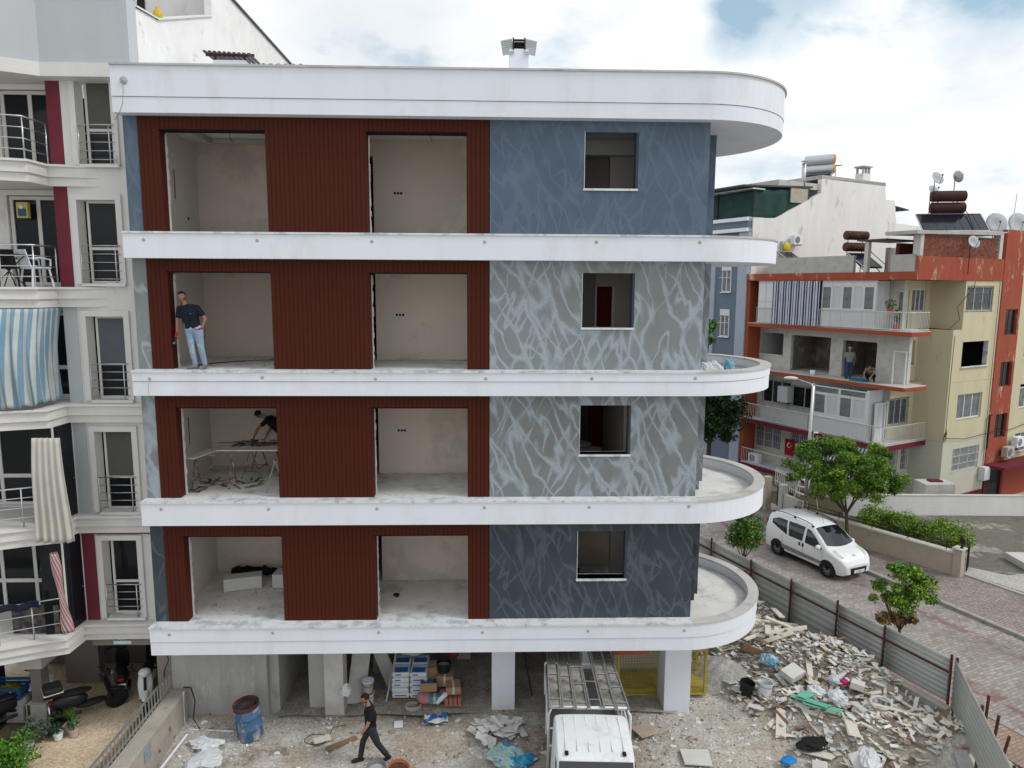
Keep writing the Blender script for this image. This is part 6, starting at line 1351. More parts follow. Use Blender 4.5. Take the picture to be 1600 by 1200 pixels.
MB().add([(1.70, -.05, .975), (1.74, 0, .99), (1.70, .05, .975), (1.77, 0, .96)], [(0, 1, 3), (1, 2, 3)])
for dz in (0, 1): MB().tube([(1.80 - dz * .05, -.06, .915 + dz * .02), (1.755 - dz * .05, 0, .935 + dz * .022), (1.80 - dz * .05, .06, .915 + dz * .02)], .01, 4).build('chevron_badge', hubm, van)
MB().cyl((-.0 + .3, 0, 1.66), (.18, 0, 1.95), .006, n=4).build('aerial', dark, van)
B(-1.7, 1.6, -.7, .7, .2, .3).build('underbody', blackm, van)
B(-1.995, -1.985, -.5, .5, 1.0, 1.45).build('rear_window', cglass, van)
van.location = (12.93, 10.82, 0); van.rotation_euler = (0, 0, ST - pi / 2)

# ---- pickup with ladders, nose to the camera (local x forward)
tk = thing('pickup_truck', 'white flatbed pickup with ladders on its rack, nose towards the camera', 'truck', (2.02, -3.0, 0), radians(-93))
wpaint = mat('truck_white', (.70, .72, .73), .45, .05, 2, wear=((.50, .48, .43), .52, .75, 2.2))
# cab loft: x back(-.85) to front(.85)
cs = [(-.86, .76, 1.90), (-.82, .79, 1.98), (-.6, .80, 2.01), (0, .80, 2.02), (.42, .79, 1.99), (.56, .77, 1.94), (.66, .755, 1.80), (.95, .80, 1.15), (1.08, .79, .95), (1.12, .76, .5)]
g = MB(); ring = []
for x, w_, h in cs:
    r_ = [(w_ * .98, .42), (w_ * 1.02, .8), (w_ * 1.0, min(1.1, h - .1)), (w_ * .97, h * .62 + .42), (w_ * .945, h - .07), (w_ * .90, h - .02), (w_ * .8, h), (w_ * .4, h + .012), (0, h + .015)]
    ring.append([(x, a, z) for a, z in r_] + [(x, -a, z) for a, z in reversed(r_[:-1])])
n = len(ring[0]); g.v = [p for r_ in ring for p in r_]; g.f = [(i * n + k, i * n + (k + 1) % n, (i + 1) * n + (k + 1) % n, (i + 1) * n + k) for i in range(len(cs) - 1) for k in range(n)] + [tuple(range(n)), tuple((len(cs) - 1) * n + k for k in range(n - 1, -1, -1))]
g.build('cab', wpaint, tk, ang=35)
for k in range(6): B(-.72, .40, -.56 + k * .224 - .008, -.56 + k * .224 + .008, 2.008, 2.032).build('roof_rib', wpaint, tk, bev=.004)
for s in (-1, 1): B(.40, .50, s * .55 - .035, s * .55 + .035, 1.99, 2.03).build('roof_clip', blackm, tk, bev=.01)
MB().add([(.575, -.70, 1.93), (.575, .70, 1.93), (.945, .74, 1.17), (.945, -.74, 1.17), (.60, -.70, 1.945), (.60, .70, 1.945), (.975, .74, 1.17), (.975, -.74, 1.17)], [(4, 5, 6, 7), (0, 3, 2, 1), (0, 1, 5, 4), (1, 2, 6, 5), (2, 3, 7, 6), (3, 0, 4, 7)]).build('windscreen', cglass, tk)
for s in (-1, 1):
    MB().add([(-.6, s * .79, 1.2), (.75, s * .795, 1.2), (.5, s * .755, 1.86), (-.6, s * .755, 1.86)], [(0, 1, 2, 3)]).build('door_window', cglass, tk)
    B(.7, .86, s * .97 - .09, s * .97 + .09, 1.3, 1.6).build('mirror', dark, tk, bev=.02); MB().tube([(.8, s * .78, 1.25), (.78, s * .95, 1.3)], .012, 5).build('mirror_arm', dark, tk)
    MB().ball((1.09, s * .6, .72), (.04, .12, .1), 12, 6).build('headlight', lampm, tk, True)
B(1.05, 1.2, -.8, .8, .35, .55).build('bumper', dark, tk, bev=.03)
for x in (.35, -2.6):
    for s in (-1, 1): wheel(tk, x, s * .68, .30, s)
B(-4.0, -.95, -.8, .8, .55, .68).build('bed_floor', steel, tk); B(-4.0, 1.0, -.35, .35, .38, .54).build('chassis', blackm, tk)
for s in (-1, 1): B(-4.0, -.95, s * .82 - .02, s * .82 + .02, .6, 1.0).build('side_board', mat('board_grey_green', (.25, .28, .27), .7, .15), tk)
# head-board rack behind the cab: bent white tube
MB().tube([(-.92, -.86, .6), (-.92, -.86, 1.9), (-.92, -.78, 2.08), (-.92, .78, 2.08), (-.92, .86, 1.9), (-.92, .86, .6)], .032, 8).build('rack_hoop', wpaint, tk, True)
for z in (1.2, 1.6): MB().tube([(-.92, -.86, z), (-.92, .86, z)], .022, 6).build('rack_bar', wpaint, tk)
for y in (-.86, .86):
    MB().tube([(-.92, y, 1.5), (-3.9, y, 1.35)], .02, 6).build('rack_rail', wpaint, tk)
    for x in (-2.2, -3.8): MB().cyl((x, y, .6), (x, y, 1.45), .02, n=6).build('rack_post', wpaint, tk)
MB().tube([(-3.8, -.86, 1.45), (-3.8, .86, 1.45)], .03, 6).build('rack_bar', wpaint, tk)
# ladders and scaffold frames lying on the rack, each a thing
lad_m = mat('scaffold_steel', (.30, .30, .29), .5, .2, 4, metal=.5, wear=((.45, .44, .42), .5, .7, 3)); sheetm = mat('dusty_plate', (.30, .28, .25), .85, .3, 2, wear=((.10, .10, .10), .48, .62, 1.2))
th = tk.rotation_euler[2]
def on_truck(x, y, z): return (2.02 + x * cos(th) - y * sin(th), -3.0 + x * sin(th) + y * cos(th), z)
labs = ['steel scaffold frame with deck plate at the outer left edge of the truck load', 'steel scaffold frame second from the left on the truck', 'narrow steel ladder lying in the middle of the truck load', 'dark decked scaffold frame right of the middle ladder on the truck', 'steel scaffold frame second from the right on the truck load', 'steel ladder at the outer right edge of the truck load']
ys = [-.70, -.42, -.12, .16, .44, .72]
for k, (y, lab) in enumerate(zip(ys, labs)):
    t = thing('scaffold_frame' if k not in (2, 5) else 'ladder', lab, 'scaffold frame' if k not in (2, 5) else 'ladder', on_truck(-.8, -y, 2.12 + .012 * (k % 3)), th, 'frames and ladders loaded on the truck')
    t.rotation_euler[1] = radians(-8.5 + .5 * (k % 2)) * -1 * -1
    hw_ = .12
    for s in (-1, 1): MB().tube([(.0, s * hw_, 0), (-4.0, s * hw_ + (.05 * (k - 2.5) * .3), 0)], .018, 6).build('stile', lad_m, t)
    ro = R.uniform(0, .3); rp_ = R.choice((.8, .95, 1.2, 1.3))
    for q in range(int(3.6 / rp_)): MB().tube([(-.15 - ro - q * rp_, -hw_, 0), (-.15 - ro - q * rp_, hw_, 0)], .013, 5).build('rung', lad_m, t)
    if k not in (2,): B(-3.95, -.05, -hw_ + .02, hw_ - .02, -.035, -.022).build('deck_plate', sheetm, t)

# ---- motorbikes and scooter under the left block
def bike(label, loc, rz, body, seatm, box=False, big=False, lampc=None):
    t = thing('motor_scooter' if not big else 'motorbike', label, 'motorbike', loc, rz)
    for x in (-.62, .62):
        w_ = empty('wheel', (x, 0, .26), 0, t); MB().lathe([(.17, -.045), (.25, -.05), (.27, 0), (.25, .05), (.17, .045)], n=20, axis='y', cap=False).build('tyre', rubber, w_, True); MB().lathe([(0, -.02), (.17, -.02), (.17, .02), (0, .02)], n=14, axis='y').build('rim', hubm if not big else dark, w_)
    MB().tube([(.62, 0, .26), (.5, 0, .6), (.40, 0, .95)], .035, 8).build('fork', dark, t)
    # front shield and nose
    MB().grid(lambda u, v: (.48 - .16 * v + .06 * cos((u - .5) * pi), (u - .5) * (.36 - .12 * abs(v - .55)), .36 + .58 * v), 10, 10, .03).build('front_shield', body, t, True)
    MB().ball((.62, 0, .52), (.24, .085, .06), 12, 8, (0, radians(12), 0)).build('front_mudguard', body, t, True)
    MB().ball((.40, 0, 1.02), (.15, .15, .10), 14, 8).build('handlebar_cowl', body, t, True); MB().ball((.52, 0, 1.0), (.05, .08, .055), 12, 8).build('headlight', lampc or lampm, t, True)
    MB().tube([(.30, -.34, 1.06), (.38, -.12, 1.05), (.38, .12, 1.05), (.30, .34, 1.06)], .018, 6).build('handlebar', dark, t, True)
    for s in (-1, 1): MB().tube([(.36, s * .22, 1.06), (.38, s * .3, 1.22)], .008, 4).build('mirror_stem', dark, t); MB().ball((.38, s * .31, 1.25), (.02, .06, .04), 8, 6).build('mirror', dark, t, True)
    MB().ball((.05, 0, .36), (.36, .15, .08), 12, 6).build('footboard', body, t, True)
    MB().ball((-.42, 0, .58), (.42, .18, .20), 16, 10, (0, radians(6), 0)).build('rear_body', body, t, True)
    MB().ball((-.30, 0, .76), (.40, .15, .075), 16, 8, (0, radians(4), 0)).build('seat', seatm, t, True)
    MB().tube([(-.2, -.16, .28), (-.75, -.17, .34)], .045, 8).build('exhaust', dark, t)
    B(-.86, -.84, -.11, .11, .42, .56).build('number_plate', MATS['plate_white'], t); MB().ball((-.82, 0, .66), (.04, .1, .04), 10, 6).build('tail_lamp', MATS['tail_red'], t, True)
    if box:
        g = MB().rbox((-.74, 0, .98), (.40, .46, .26)); g.build('top_box', dark, t, bev=.06); B(-.95, -.535, -.235, .235, .955, .975).build('reflector_strip', mat('reflector', (.6, .6, .42), .4), t); MB().box(-.85, -.55, -.1, .1, .8, .85).build('box_rack', dark, t)
    return t
bike('white scooter with black lower trim leaning by the granite pier', (-8.98, 1.72, .0), radians(-70), mat('scooter_white', (.62, .62, .62), .3, .04), dark)
bike('black motorbike with top box and pale reflector stripes beside the pillar', (-10.15, 1.1, .0), radians(38), dark, blackm, True, True)
bike('black motorbike parked deeper in the shade behind the one with a top box', (-9.95, 2.35, .0), radians(115), dark, blackm, False, True)
bike('dark motorbike half hidden behind the flower bed next to the blue crate', (-11.75, 1.0, .0), radians(60), blackm, dark, False, True)

# ================================================================ PEOPLE
skin = mat('skin', (.30, .155, .10), .6, .06, 6); hairm = mat('hair_black', (.010, .008, .007), .7, .2, 20)
def person(label, loc, rz, J, shirt, pants, shoe, glove=None, sleeve=.62, vox=.011, beard=False, hat=None, extra=None, group=None, fat=1.14):
    """J: joint positions in metres, the figure looking along -Y. One continuous surface grown from tapered limbs, remeshed as a whole."""
    root = thing('person', label, 'person', loc, rz)
    caps = []      # (a, b, ra, rb, material key)
    def c(a, b, ra, rb, k): caps.append((Vector(a), Vector(b), ra * (fat if k in ('shirt', 'pants', 'shoe') else 1.06), rb * (fat if k in ('shirt', 'pants', 'shoe') else 1.06), k))
    P = {k: Vector(v) for k, v in J.items()}
    hips = (P['hipL'] + P['hipR']) / 2; chest = P['chest']; neck = P['neck']; head = P['head']
    ax = (P['shR'] - P['shL']); ax.normalize(); hx = (P['hipR'] - P['hipL']).normalized()
    # torso
    c(hips - hx * .055, hips + hx * .055, .115, .115, 'pants'); wst = hips.lerp(chest, .42)
    c(wst - ax * .045, wst + ax * .045, .105, .105, 'shirt'); c(wst - ax * .04, hips.lerp(chest, .1) - hx * .05, .105, .115, 'shirt'); c(wst + ax * .04, hips.lerp(chest, .1) + hx * .05, .105, .115, 'shirt')
    c(chest - ax * .085, wst - ax * .05, .115, .10, 'shirt'); c(chest + ax * .085, wst + ax * .05, .115, .10, 'shirt'); c(chest - ax * .07, chest + ax * .07, .115, .115, 'shirt')
    up = chest.lerp(neck, .62); c(up, P['shL'], .075, .062, 'shirt'); c(up, P['shR'], .075, .062, 'shirt'); c(chest, up, .10, .075, 'shirt')
    c(neck - (head - neck) * .15, neck.lerp(head, .55), .054, .050, 'skin')
    for s in 'LR':
        sh, el, wr, ha = P['sh' + s], P['el' + s], P['wr' + s], P['ha' + s]; m_ = sh.lerp(el, sleeve)
        c(sh, m_, .060, .056, 'shirt'); c(m_, el, .043, .038, 'skin'); c(el, el.lerp(wr, .35), .038, .037, 'skin'); c(el.lerp(wr, .35), wr, .037, .026, 'skin')
        g = 'glove' if glove else 'skin'
        d = (ha - wr).normalized(); fw_ = P.get('palm' + s, Vector((0, -1, 0))); sd_ = d.cross(fw_); sd_ = sd_.normalized() if sd_.length > .1 else Vector((1, 0, 0)); nn = sd_.cross(d).normalized()
        pb = wr + d * .03; pe = wr + d * .085
        for q in (-.026, -.009, .009, .026): c(wr + sd_ * q * .6, pe + sd_ * q, .019, .016, g)
        for q, l_ in ((-.031, .06), (-.0105, .075), (.0105, .07), (.031, .055)):
            k1 = pe + sd_ * q + d * l_ * .45 - nn * .004; k2 = k1 + d * l_ * .38 + nn * .022; k3 = k2 + d * l_ * .15 + nn * .022
            c(pe + sd_ * q, k1, .0105, .010, g); c(k1, k2, .010, .009, g); c(k2, k3, .009, .008, g)
        ts = -1 if s == 'L' else 1
        c(pb + sd_ * ts * .02, pb + sd_ * ts * .048 + d * .03 + nn * .012, .015, .012, g); c(pb + sd_ * ts * .048 + d * .03 + nn * .012, pb + sd_ * ts * .045 + d * .062 + nn * .022, .011, .009, g)
        hp, kn, an, toe = P['hip' + s], P['kn' + s], P['an' + s], P['toe' + s]
        c(hp, kn, .098, .064, 'pants'); c(kn, kn.lerp(an, .35), .062, .060, 'pants'); c(kn.lerp(an, .35), an + (kn - an).normalized() * .04, .060, .052, 'pants')
        f = (toe - an); f.z = 0; f = f.normalized() if f.length > 1e-3 else Vector((0, -1, 0)); fl_ = toe - (toe - an).normalized() * 0
        heel = an - f * .045; heel = Vector((heel.x, heel.y, an.z - .035)); c(an, heel, .046, .038, 'shoe'); c(heel, heel.lerp(toe, .6) + Vector((0, 0, .012)), .040, .042, 'shoe'); c(heel.lerp(toe, .6) + Vector((0, 0, .008)), toe, .042, .032, 'shoe')
    # head: skull, jaw, nose, ears
    look = P.get('look', Vector((0, -1, 0))).normalized(); hu = (head - neck).normalized(); hr = look.cross(hu).normalized(); hf = hu.cross(hr).normalized()
    H = lambda r_, f_, u_: head + hr * r_ + hf * f_ + hu * u_
    c(H(0, -.012, .035), H(0, .012, .030), .079, .076, 'skin'); c(H(0, .018, 0), H(0, .03, -.062), .066, .044, 'skin'); c(H(0, .088, .008), H(0, .103, -.018), .010, .013, 'skin')
    for s in (-1, 1): c(H(s * .075, -.005, .02), H(s * .078, -.008, -.012), .013, .010, 'skin'); c(H(s * .03, .07, .036), H(s * .012, .078, .036), .010, .010, 'skin')
    c(H(-.015, .082, -.043), H(.015, .082, -.043), .009, .009, 'skin')
    g = MB()
    for a, b, ra, rb, k in caps: g.ball(tuple(a), ra, 12, 8); g.ball(tuple(b), rb, 12, 8); g.cyl(a, b, ra, rb, 12)
    o = g.build('body', skin, root)
    md = o.modifiers.new('r', 'REMESH'); md.mode = 'VOXEL'; md.voxel_size = vox; md = o.modifiers.new('s', 'SMOOTH'); md.factor = .6; md.iterations = 5
    me = bpy.data.meshes.new_from_object(o.evaluated_get(bpy.context.evaluated_depsgraph_get())); o.modifiers.clear(); old = o.data; o.data = me
    mats = {'skin': skin, 'shirt': shirt, 'pants': pants, 'shoe': shoe, 'glove': glove or skin}; me.materials.clear(); keys = list(mats)
    for k in keys: me.materials.append(mats[k])
    for p in me.polygons:
        ce = p.center; best = 9; bk = 'skin'
        for a, b, ra, rb, k in caps:
            ab = b - a; l2 = ab.length_squared; t_ = max(0, min(1, (ce - a).dot(ab) / l2)) if l2 > 1e-9 else 0; d = (ce - a - ab * t_).length - (ra + (rb - ra) * t_)
            if d < best: best = d; bk = k
        p.material_index = keys.index(bk); p.use_smooth = True
    # hair cap, eyes, brows, beard as thin shells on the head
    g = MB(); hc = H(0, -.006, .036)
    def shell(test, rr, name, m_):
        q = MB(); nu, nv = 26, 18; vs = {}
        def pt(i, j):
            t_ = pi * j / nv; a = 2 * pi * i / nu; return Vector((sin(t_) * cos(a), sin(t_) * sin(a), cos(t_)))
        for i in range(nu):
            for j in range(nv):
                cc = pt(i + .5, j + .5)
                if test(cc):
                    k = len(q.v)
                    for (ii, jj) in ((i, j), (i + 1, j), (i + 1, j + 1), (i, j + 1)):
                        v = pt(ii, jj); q.v.append(tuple(hc + hr * v.x * rr[0] + hf * v.y * rr[1] + hu * v.z * rr[2]))
                    q.f.append((k, k + 1, k + 2, k + 3))
        q.build(name, m_, root, True)
    if hat: shell(lambda v: v.z > .15, (.088, .105, .095), 'cap', hat); MB().grid(lambda u, v: tuple(H((u - .5) * .15, .09 + .06 * v * (1 - (2 * u - 1) ** 2 * .5), .06 - .02 * v)), 6, 3, .006).build('cap_peak', hat, root, True)
    else: shell(lambda v: (v.z > .52) or (v.y < .15 and v.z > -.25 - .35 * max(0, -v.y)), (.086, .100, .094), 'hair', hairm)
    if beard: shell(lambda v: v.z < -.55 and v.y > .0, (.078, .101, .147), 'beard', hairm)
    for s in (-1, 1):
        MB().ball(tuple(H(s * .030, .074, .022)), .0065, 8, 6).build('eye', blackm, root, True); MB().tube([tuple(H(s * .045, .079, .041)), tuple(H(s * .030, .086, .045)), tuple(H(s * .015, .087, .041))], .0025, 5).build('eyebrow', hairm, root, True)
    return root, P, H
navy = mat('navy_shirt', (.010, .014, .024), .9, .2, 8, .3, 25); jeans = mat('light_jeans', (.22, .30, .40), .95, .22, 6, .3, 40, wear=((.42, .47, .52), .5, .68, 5)); shoeg = mat('grey_shoes', (.14, .14, .15), .7, .4, 12); blackc = mat('black_clothes', (.012, .013, .014), .9, .2, 8, .3, 25); charc = mat('charcoal_trousers', (.030, .034, .038), .95, .2, 8, .3, 25)
redg = mat('red_glove', (.42, .02, .03), .8, .1, 8); whiteg = mat('stained_glove', (.55, .42, .30), .85, .25, 20)
# the man leaning on the jamb, facing the camera, left elbow out with a gloved hand on the hip
ld_, _, _ = person('bearded man in navy polo shirt and light jeans leaning on the red jamb', (-6.72, .33, 8.945), radians(-6),
    dict(head=(-.185, -.03, 1.61), neck=(-.145, .0, 1.45), chest=(-.06, .0, 1.24), shL=(.125, .0, 1.375), shR=(-.275, .0, 1.345),
         elL=(.30, .02, 1.13), wrL=(.235, -.02, .93), haL=(.14, -.08, .90), elR=(-.315, -.04, 1.08), wrR=(-.335, -.06, .84), haR=(-.35, -.08, .74),
         hipL=(.125, 0, .90), hipR=(-.06, 0, .895), knL=(.19, -.03, .49), knR=(-.01, -.06, .49), anL=(.235, .02, .085), anR=(.04, -.02, .085), toeL=(.27, -.13, .035), toeR=(-.06, -.15, .035), look=(.12, -1, -.18),
         palmL=(-.4, -.6, .6), palmR=(1, 0, 0)), navy, jeans, shoeg, redg, .60, .010, True)
B(-.10, .04, -.118, -.112, 1.24, 1.25)
tg_ = B(-.045, .045, -.004, .0, -.008, .008).build('chest_print', mat('print_white', (.5, .5, .5), .8), ld_); tg_.location = (.0, -.122, 1.245)
for o in []: pass
t = thing('nail_gun', 'small dark drill in the lowered right glove of the leaning man', 'drill', (-7.085, .27, 9.64)); MB().tube([(0, 0, 0), (.0, -.02, -.09)], .022, 8).build('grip', dark, t); MB().tube([(-.02, .03, -.1), (.02, -.13, -.1)], .03, 10).build('motor_body', mat('tool_blue', (.05, .07, .10), .5), t); MB().cyl((.02, -.13, -.1), (.03, -.18, -.1), .012, .008, 8).build('chuck', steel, t)
# the worker bending over the trestle boards
person('worker in black T-shirt bending over the boards at the back of the dusty room', (-5.62, 2.85, 5.93), radians(-90),
    dict(head=(.10, -.50, 1.52), neck=(.05, -.36, 1.44), chest=(.0, -.18, 1.30), shL=(.19, -.27, 1.38), shR=(-.17, -.27, 1.38),
         elL=(.24, -.50, 1.17), wrL=(.20, -.62, .95), haL=(.18, -.65, .86), elR=(-.22, -.30, 1.10), wrR=(-.20, -.42, .90), haR=(-.19, -.46, .81),
         hipL=(.10, .10, .98), hipR=(-.10, .10, .98), knL=(.12, -.02, .52), knR=(-.12, .06, .52), anL=(.12, .10, .085), anR=(-.12, .22, .085), toeL=(.13, -.08, .035), toeR=(-.13, .06, .035), look=(0, -.8, -.6)),
    blackc, charc, shoeg, None, .5, .012)
# the man walking across the yard, seen from above and the side
person('bearded man in black T-shirt and dark trousers striding over the rubble', (-2.74, -.82, .0), radians(-72),
    dict(head=(.0, -.10, 1.58), neck=(0, -.045, 1.42), chest=(0, .0, 1.20), shL=(.20, .02, 1.35), shR=(-.20, -.02, 1.35),
         elL=(.26, -.10, 1.10), wrL=(.24, -.24, .90), haL=(.23, -.28, .80), elR=(-.26, .14, 1.08), wrR=(-.28, .16, .82), haR=(-.28, .14, .72),
         hipL=(.09, .0, .88), hipR=(-.09, .0, .88), knL=(.10, .14, .48), knR=(-.10, -.16, .50), anL=(.10, .36, .13), anR=(-.10, -.24, .085), toeL=(.11, .26, .04), toeR=(-.11, -.41, .035), look=(.1, -.85, -.5),
         palmL=(-1, 0, 0), palmR=(1, 0, 0)), blackc, charc, dark, whiteg, .55, .010, True)
# two workers on the gutted storey of the red block
gsh = mat('grey_shirt', (.22, .22, .22), .9, .1); bj = mat('blue_jeans', (.03, .07, .15), .95, .2, 6); 
person('man in grey T-shirt, blue jeans and pale cap standing on the gutted storey', W28(.75, U(10.4), 5.9), A28 + radians(150),
    dict(head=(0, -.03, 1.62), neck=(0, 0, 1.47), chest=(0, 0, 1.25), shL=(.2, 0, 1.4), shR=(-.2, 0, 1.4), elL=(.28, -.05, 1.13), wrL=(.27, -.2, .98), haL=(.26, -.27, .94), elR=(-.28, 0, 1.13), wrR=(-.3, -.08, .90), haR=(-.3, -.1, .81),
         hipL=(.09, 0, .92), hipR=(-.09, 0, .92), knL=(.1, -.02, .5), knR=(-.1, -.02, .5), anL=(.1, 0, .085), anR=(-.1, 0, .085), toeL=(.12, -.16, .035), toeR=(-.12, -.16, .035), look=(0, -1, -.3)), gsh, bj, dark, None, .5, .016, False, mat('cap_pale', (.5, .48, .44), .9))
strp = mat('striped_shirt', (.25, .2, .15), .9, .3, 12, col2=(.04, .035, .03), mask=(.48, .52, 9))
person('crouching worker in brown striped shirt beside the blue tray on the gutted storey', W28(.55, U(8.95), 5.9), A28 + radians(-75),
    dict(head=(0, -.38, .88), neck=(0, -.27, .78), chest=(0, -.12, .62), shL=(.19, -.18, .72), shR=(-.19, -.18, .72), elL=(.24, -.36, .52), wrL=(.18, -.52, .36), haL=(.15, -.58, .28), elR=(-.24, -.36, .5), wrR=(-.18, -.5, .34), haR=(-.15, -.56, .26),
         hipL=(.1, .14, .32), hipR=(-.1, .14, .32), knL=(.2, -.25, .46), knR=(-.2, -.25, .46), anL=(.15, .05, .085), anR=(-.15, .05, .085), toeL=(.2, -.12, .035), toeR=(-.2, -.12, .035), look=(0, -.7, -.7)), strp, blackc, dark, None, .6, .016)

# ================================================================ THINGS IN THE OPEN ROOMS
wood = mat('dusty_board', (.58, .53, .46), .9, .2, 3, .2, 20, streak=False, wear=((.55, .52, .48), .5, .68, 2.5)); rustw = mat('trestle_red', (.16, .08, .06), .7, .3, 5, wear=((.5, .48, .46), .52, .66, 7))
def trestle(label, loc, rz, m, L_=1.0, h=.80):
    t = thing('trestle', label, 'trestle', loc, rz, 'trestles carrying the boards')
    MB().tube([(-L_ / 2, 0, h), (L_ / 2, 0, h)], .018, 6).build('beam', m, t)
    for x in (-L_ / 2 + .06, L_ / 2 - .06):
        for s in (-1, 1): MB().tube([(x, 0, h), (x, s * .26, 0)], .015, 6).build('leg', m, t)
        MB().tube([(x, -.2, .2), (x, .2, .2)], .011, 5).build('brace', m, t)
    MB().tube([(-L_ / 2 + .06, -.18, .25), (L_ / 2 - .06, -.18, .25)], .011, 5).build('stretcher', m, t)
    return t
F2 = 5.93
trestle('rusty red trestle under the short plank nearest the left wall of the dusty room', (-6.78, 1.25, F2), 0, rustw, 1.0, .78)
trestle('second rusty trestle further back under the long boards', (-6.1, 2.25, F2), radians(90), rustw, .8, .78)
trestle('dark trestle at the back right under the long boards', (-5.25, 2.5, F2), radians(90), mat('dark_steel', (.05, .04, .04), .6), .8, .78)
trestle('pale grey trestle by the right jamb of the dusty room', (-5.05, 1.0, F2), radians(80), lad_m, .8, .80)
bw = [('wide dusty board at the front edge of the trestle table', (-5.55, 1.72), 2.9, .28, 0), ('dusty board in the middle of the trestle table', (-5.62, 2.05), 2.8, .26, .01), ('dusty board at the back of the trestle table', (-5.65, 2.38), 2.9, .28, -.01)]
for lab, (x, y), l_, w_, r_ in bw: tag(MB().rbox((0, 0, .82), (l_, w_, .035), (0, 0, r_)).build('plank', wood, loc=(x, y, F2)), lab, 'plank', 'planks laid on the trestles')
tag(MB().rbox((0, 0, .815), (.26, 1.15, .035), (0, 0, radians(-14))).build('plank', wood, loc=(-7.02, 1.35, F2)), 'short dusty plank bridging from the left trestle to the table', 'plank', 'planks laid on the trestles')
def strips(name, label, cat, loc, n, spread, m, ln=(.1, .4), th_=.012, z=0.01):
    g = MB()
    for _ in range(n): g.rbox((R.uniform(-spread[0], spread[0]), R.uniform(-spread[1], spread[1]), z + R.uniform(0, .03)), (R.uniform(*ln), R.uniform(.02, .07), th_), (R.uniform(-.15, .15), R.uniform(-.15, .15), R.uniform(0, 3.14)))
    o = g.build(name, m, loc=loc); return stuff(o, label, cat)
strips('board_offcuts', 'dark strip offcuts lying on the trestle boards', 'offcuts', (-5.95, 2.3, F2 + .84), 34, (.55, .3), mat('offcut_dark', (.10, .08, .07), .9, .4, 6))
strips('board_offcuts', 'pale and dark offcuts on the floor below the trestles', 'offcuts', (-6.35, 1.3, F2), 26, (.8, .6), MATS['offcut_dark'])
# first floor room: plaster blocks, black bags, hanging jacket
pb_ = mat('plaster_block', (.56, .55, .52), .95, .08, 3, .4, 18)
tag(MB().rbox((0, 0, .17), (.95, .38, .34), (0, 0, radians(16))).build('foam_block', pb_, bev=.02, loc=(-6.55, 2.2, 2.9)), 'long white foam block lying askew on the first floor room floor', 'block')
tag(MB().rbox((0, 0, .19), (.82, .5, .38), (0, 0, radians(-3))).build('foam_block', pb_, bev=.02, loc=(-5.35, 2.35, 2.9)), 'squarer white foam block near the right side of the first floor room', 'block')
t = thing('rubbish_bags', 'black plastic rags and bags along the back wall of the first floor room', 'rags', (-6.3, 3.05, 2.9))
for k in range(6): MB().blob((-.7 + k * .26, R.uniform(-.1, .1), .1), (.17, .13, .12), 10, 7, .3).build('black_bag', blackm, t, True)
MB().blob((1.15, .0, .3), (.16, .12, .12), 10, 7, .3).build('black_bag', blackm, t, True); B(.9, 1.4, -.18, .2, 0, .2).build('pale_block', pb_, t)
tag(MB().grid(lambda u, v: ((u - .5) * (.34 - .12 * v) + .03 * sin(v * 9), -.03 * sin(u * 12) * v, -.62 * v - .05 * cos(u * 6)), 14, 12, .03).build('hanging_jacket', blackm, smooth=True, loc=(-5.35, 3.2, 5.1)), 'black jacket hanging from the ceiling of the first floor room', 'jacket')
stuff(MB().rbox((0, 0, .03), (.1, .05, .03)).build('rubble_crumbs', conc, loc=(-6.9, 1.1, 2.9)), 'crumbs of rubble on the first floor room floor', 'crumbs')
tag(MB().blob((0, 0, .03), (.08, .06, .05), 8, 6, .2).build('dark_lump', blackm, smooth=True, loc=(-2.45, 1.6, 2.9)), 'small dark lump on the floor of the middle first floor room', 'lump')
for z, yb_ in zip(ZT[:3], (2.55, 2.42, 2.42)):
    g = MB()
    for _ in range(60): x = R.uniform(-2.9, -.4); g.rbox((x, yb_ - R.uniform(.01, .09), z + .01), (R.uniform(.02, .09), R.uniform(.01, .04), R.uniform(.01, .03)), (0, 0, R.uniform(0, 3)))
    stuff(g.build('plaster_crumbs', pb_, it))
g = MB()
for i_, z in enumerate(ZT[:3]):
    for _ in range(90): g.rbox((R.uniform(-7.3, -4.8), R.uniform(.75, 3.2), z + .006), (R.uniform(.01, .06), R.uniform(.01, .04), R.uniform(.004, .015)), (0, 0, R.uniform(0, 3)))
stuff(g.build('dust_crumbs', conc, it))
tag(MB().tube([(-6.9, .9, 8.96), (-6.7, 1.4, 8.955), (-6.2, 1.9, 8.955), (-5.6, 2.2, 8.955), (-4.9, 2.1, 8.955)], .012, 6).build('black_cable', cabm), 'black cable trailing over the floor behind the leaning man', 'cable')
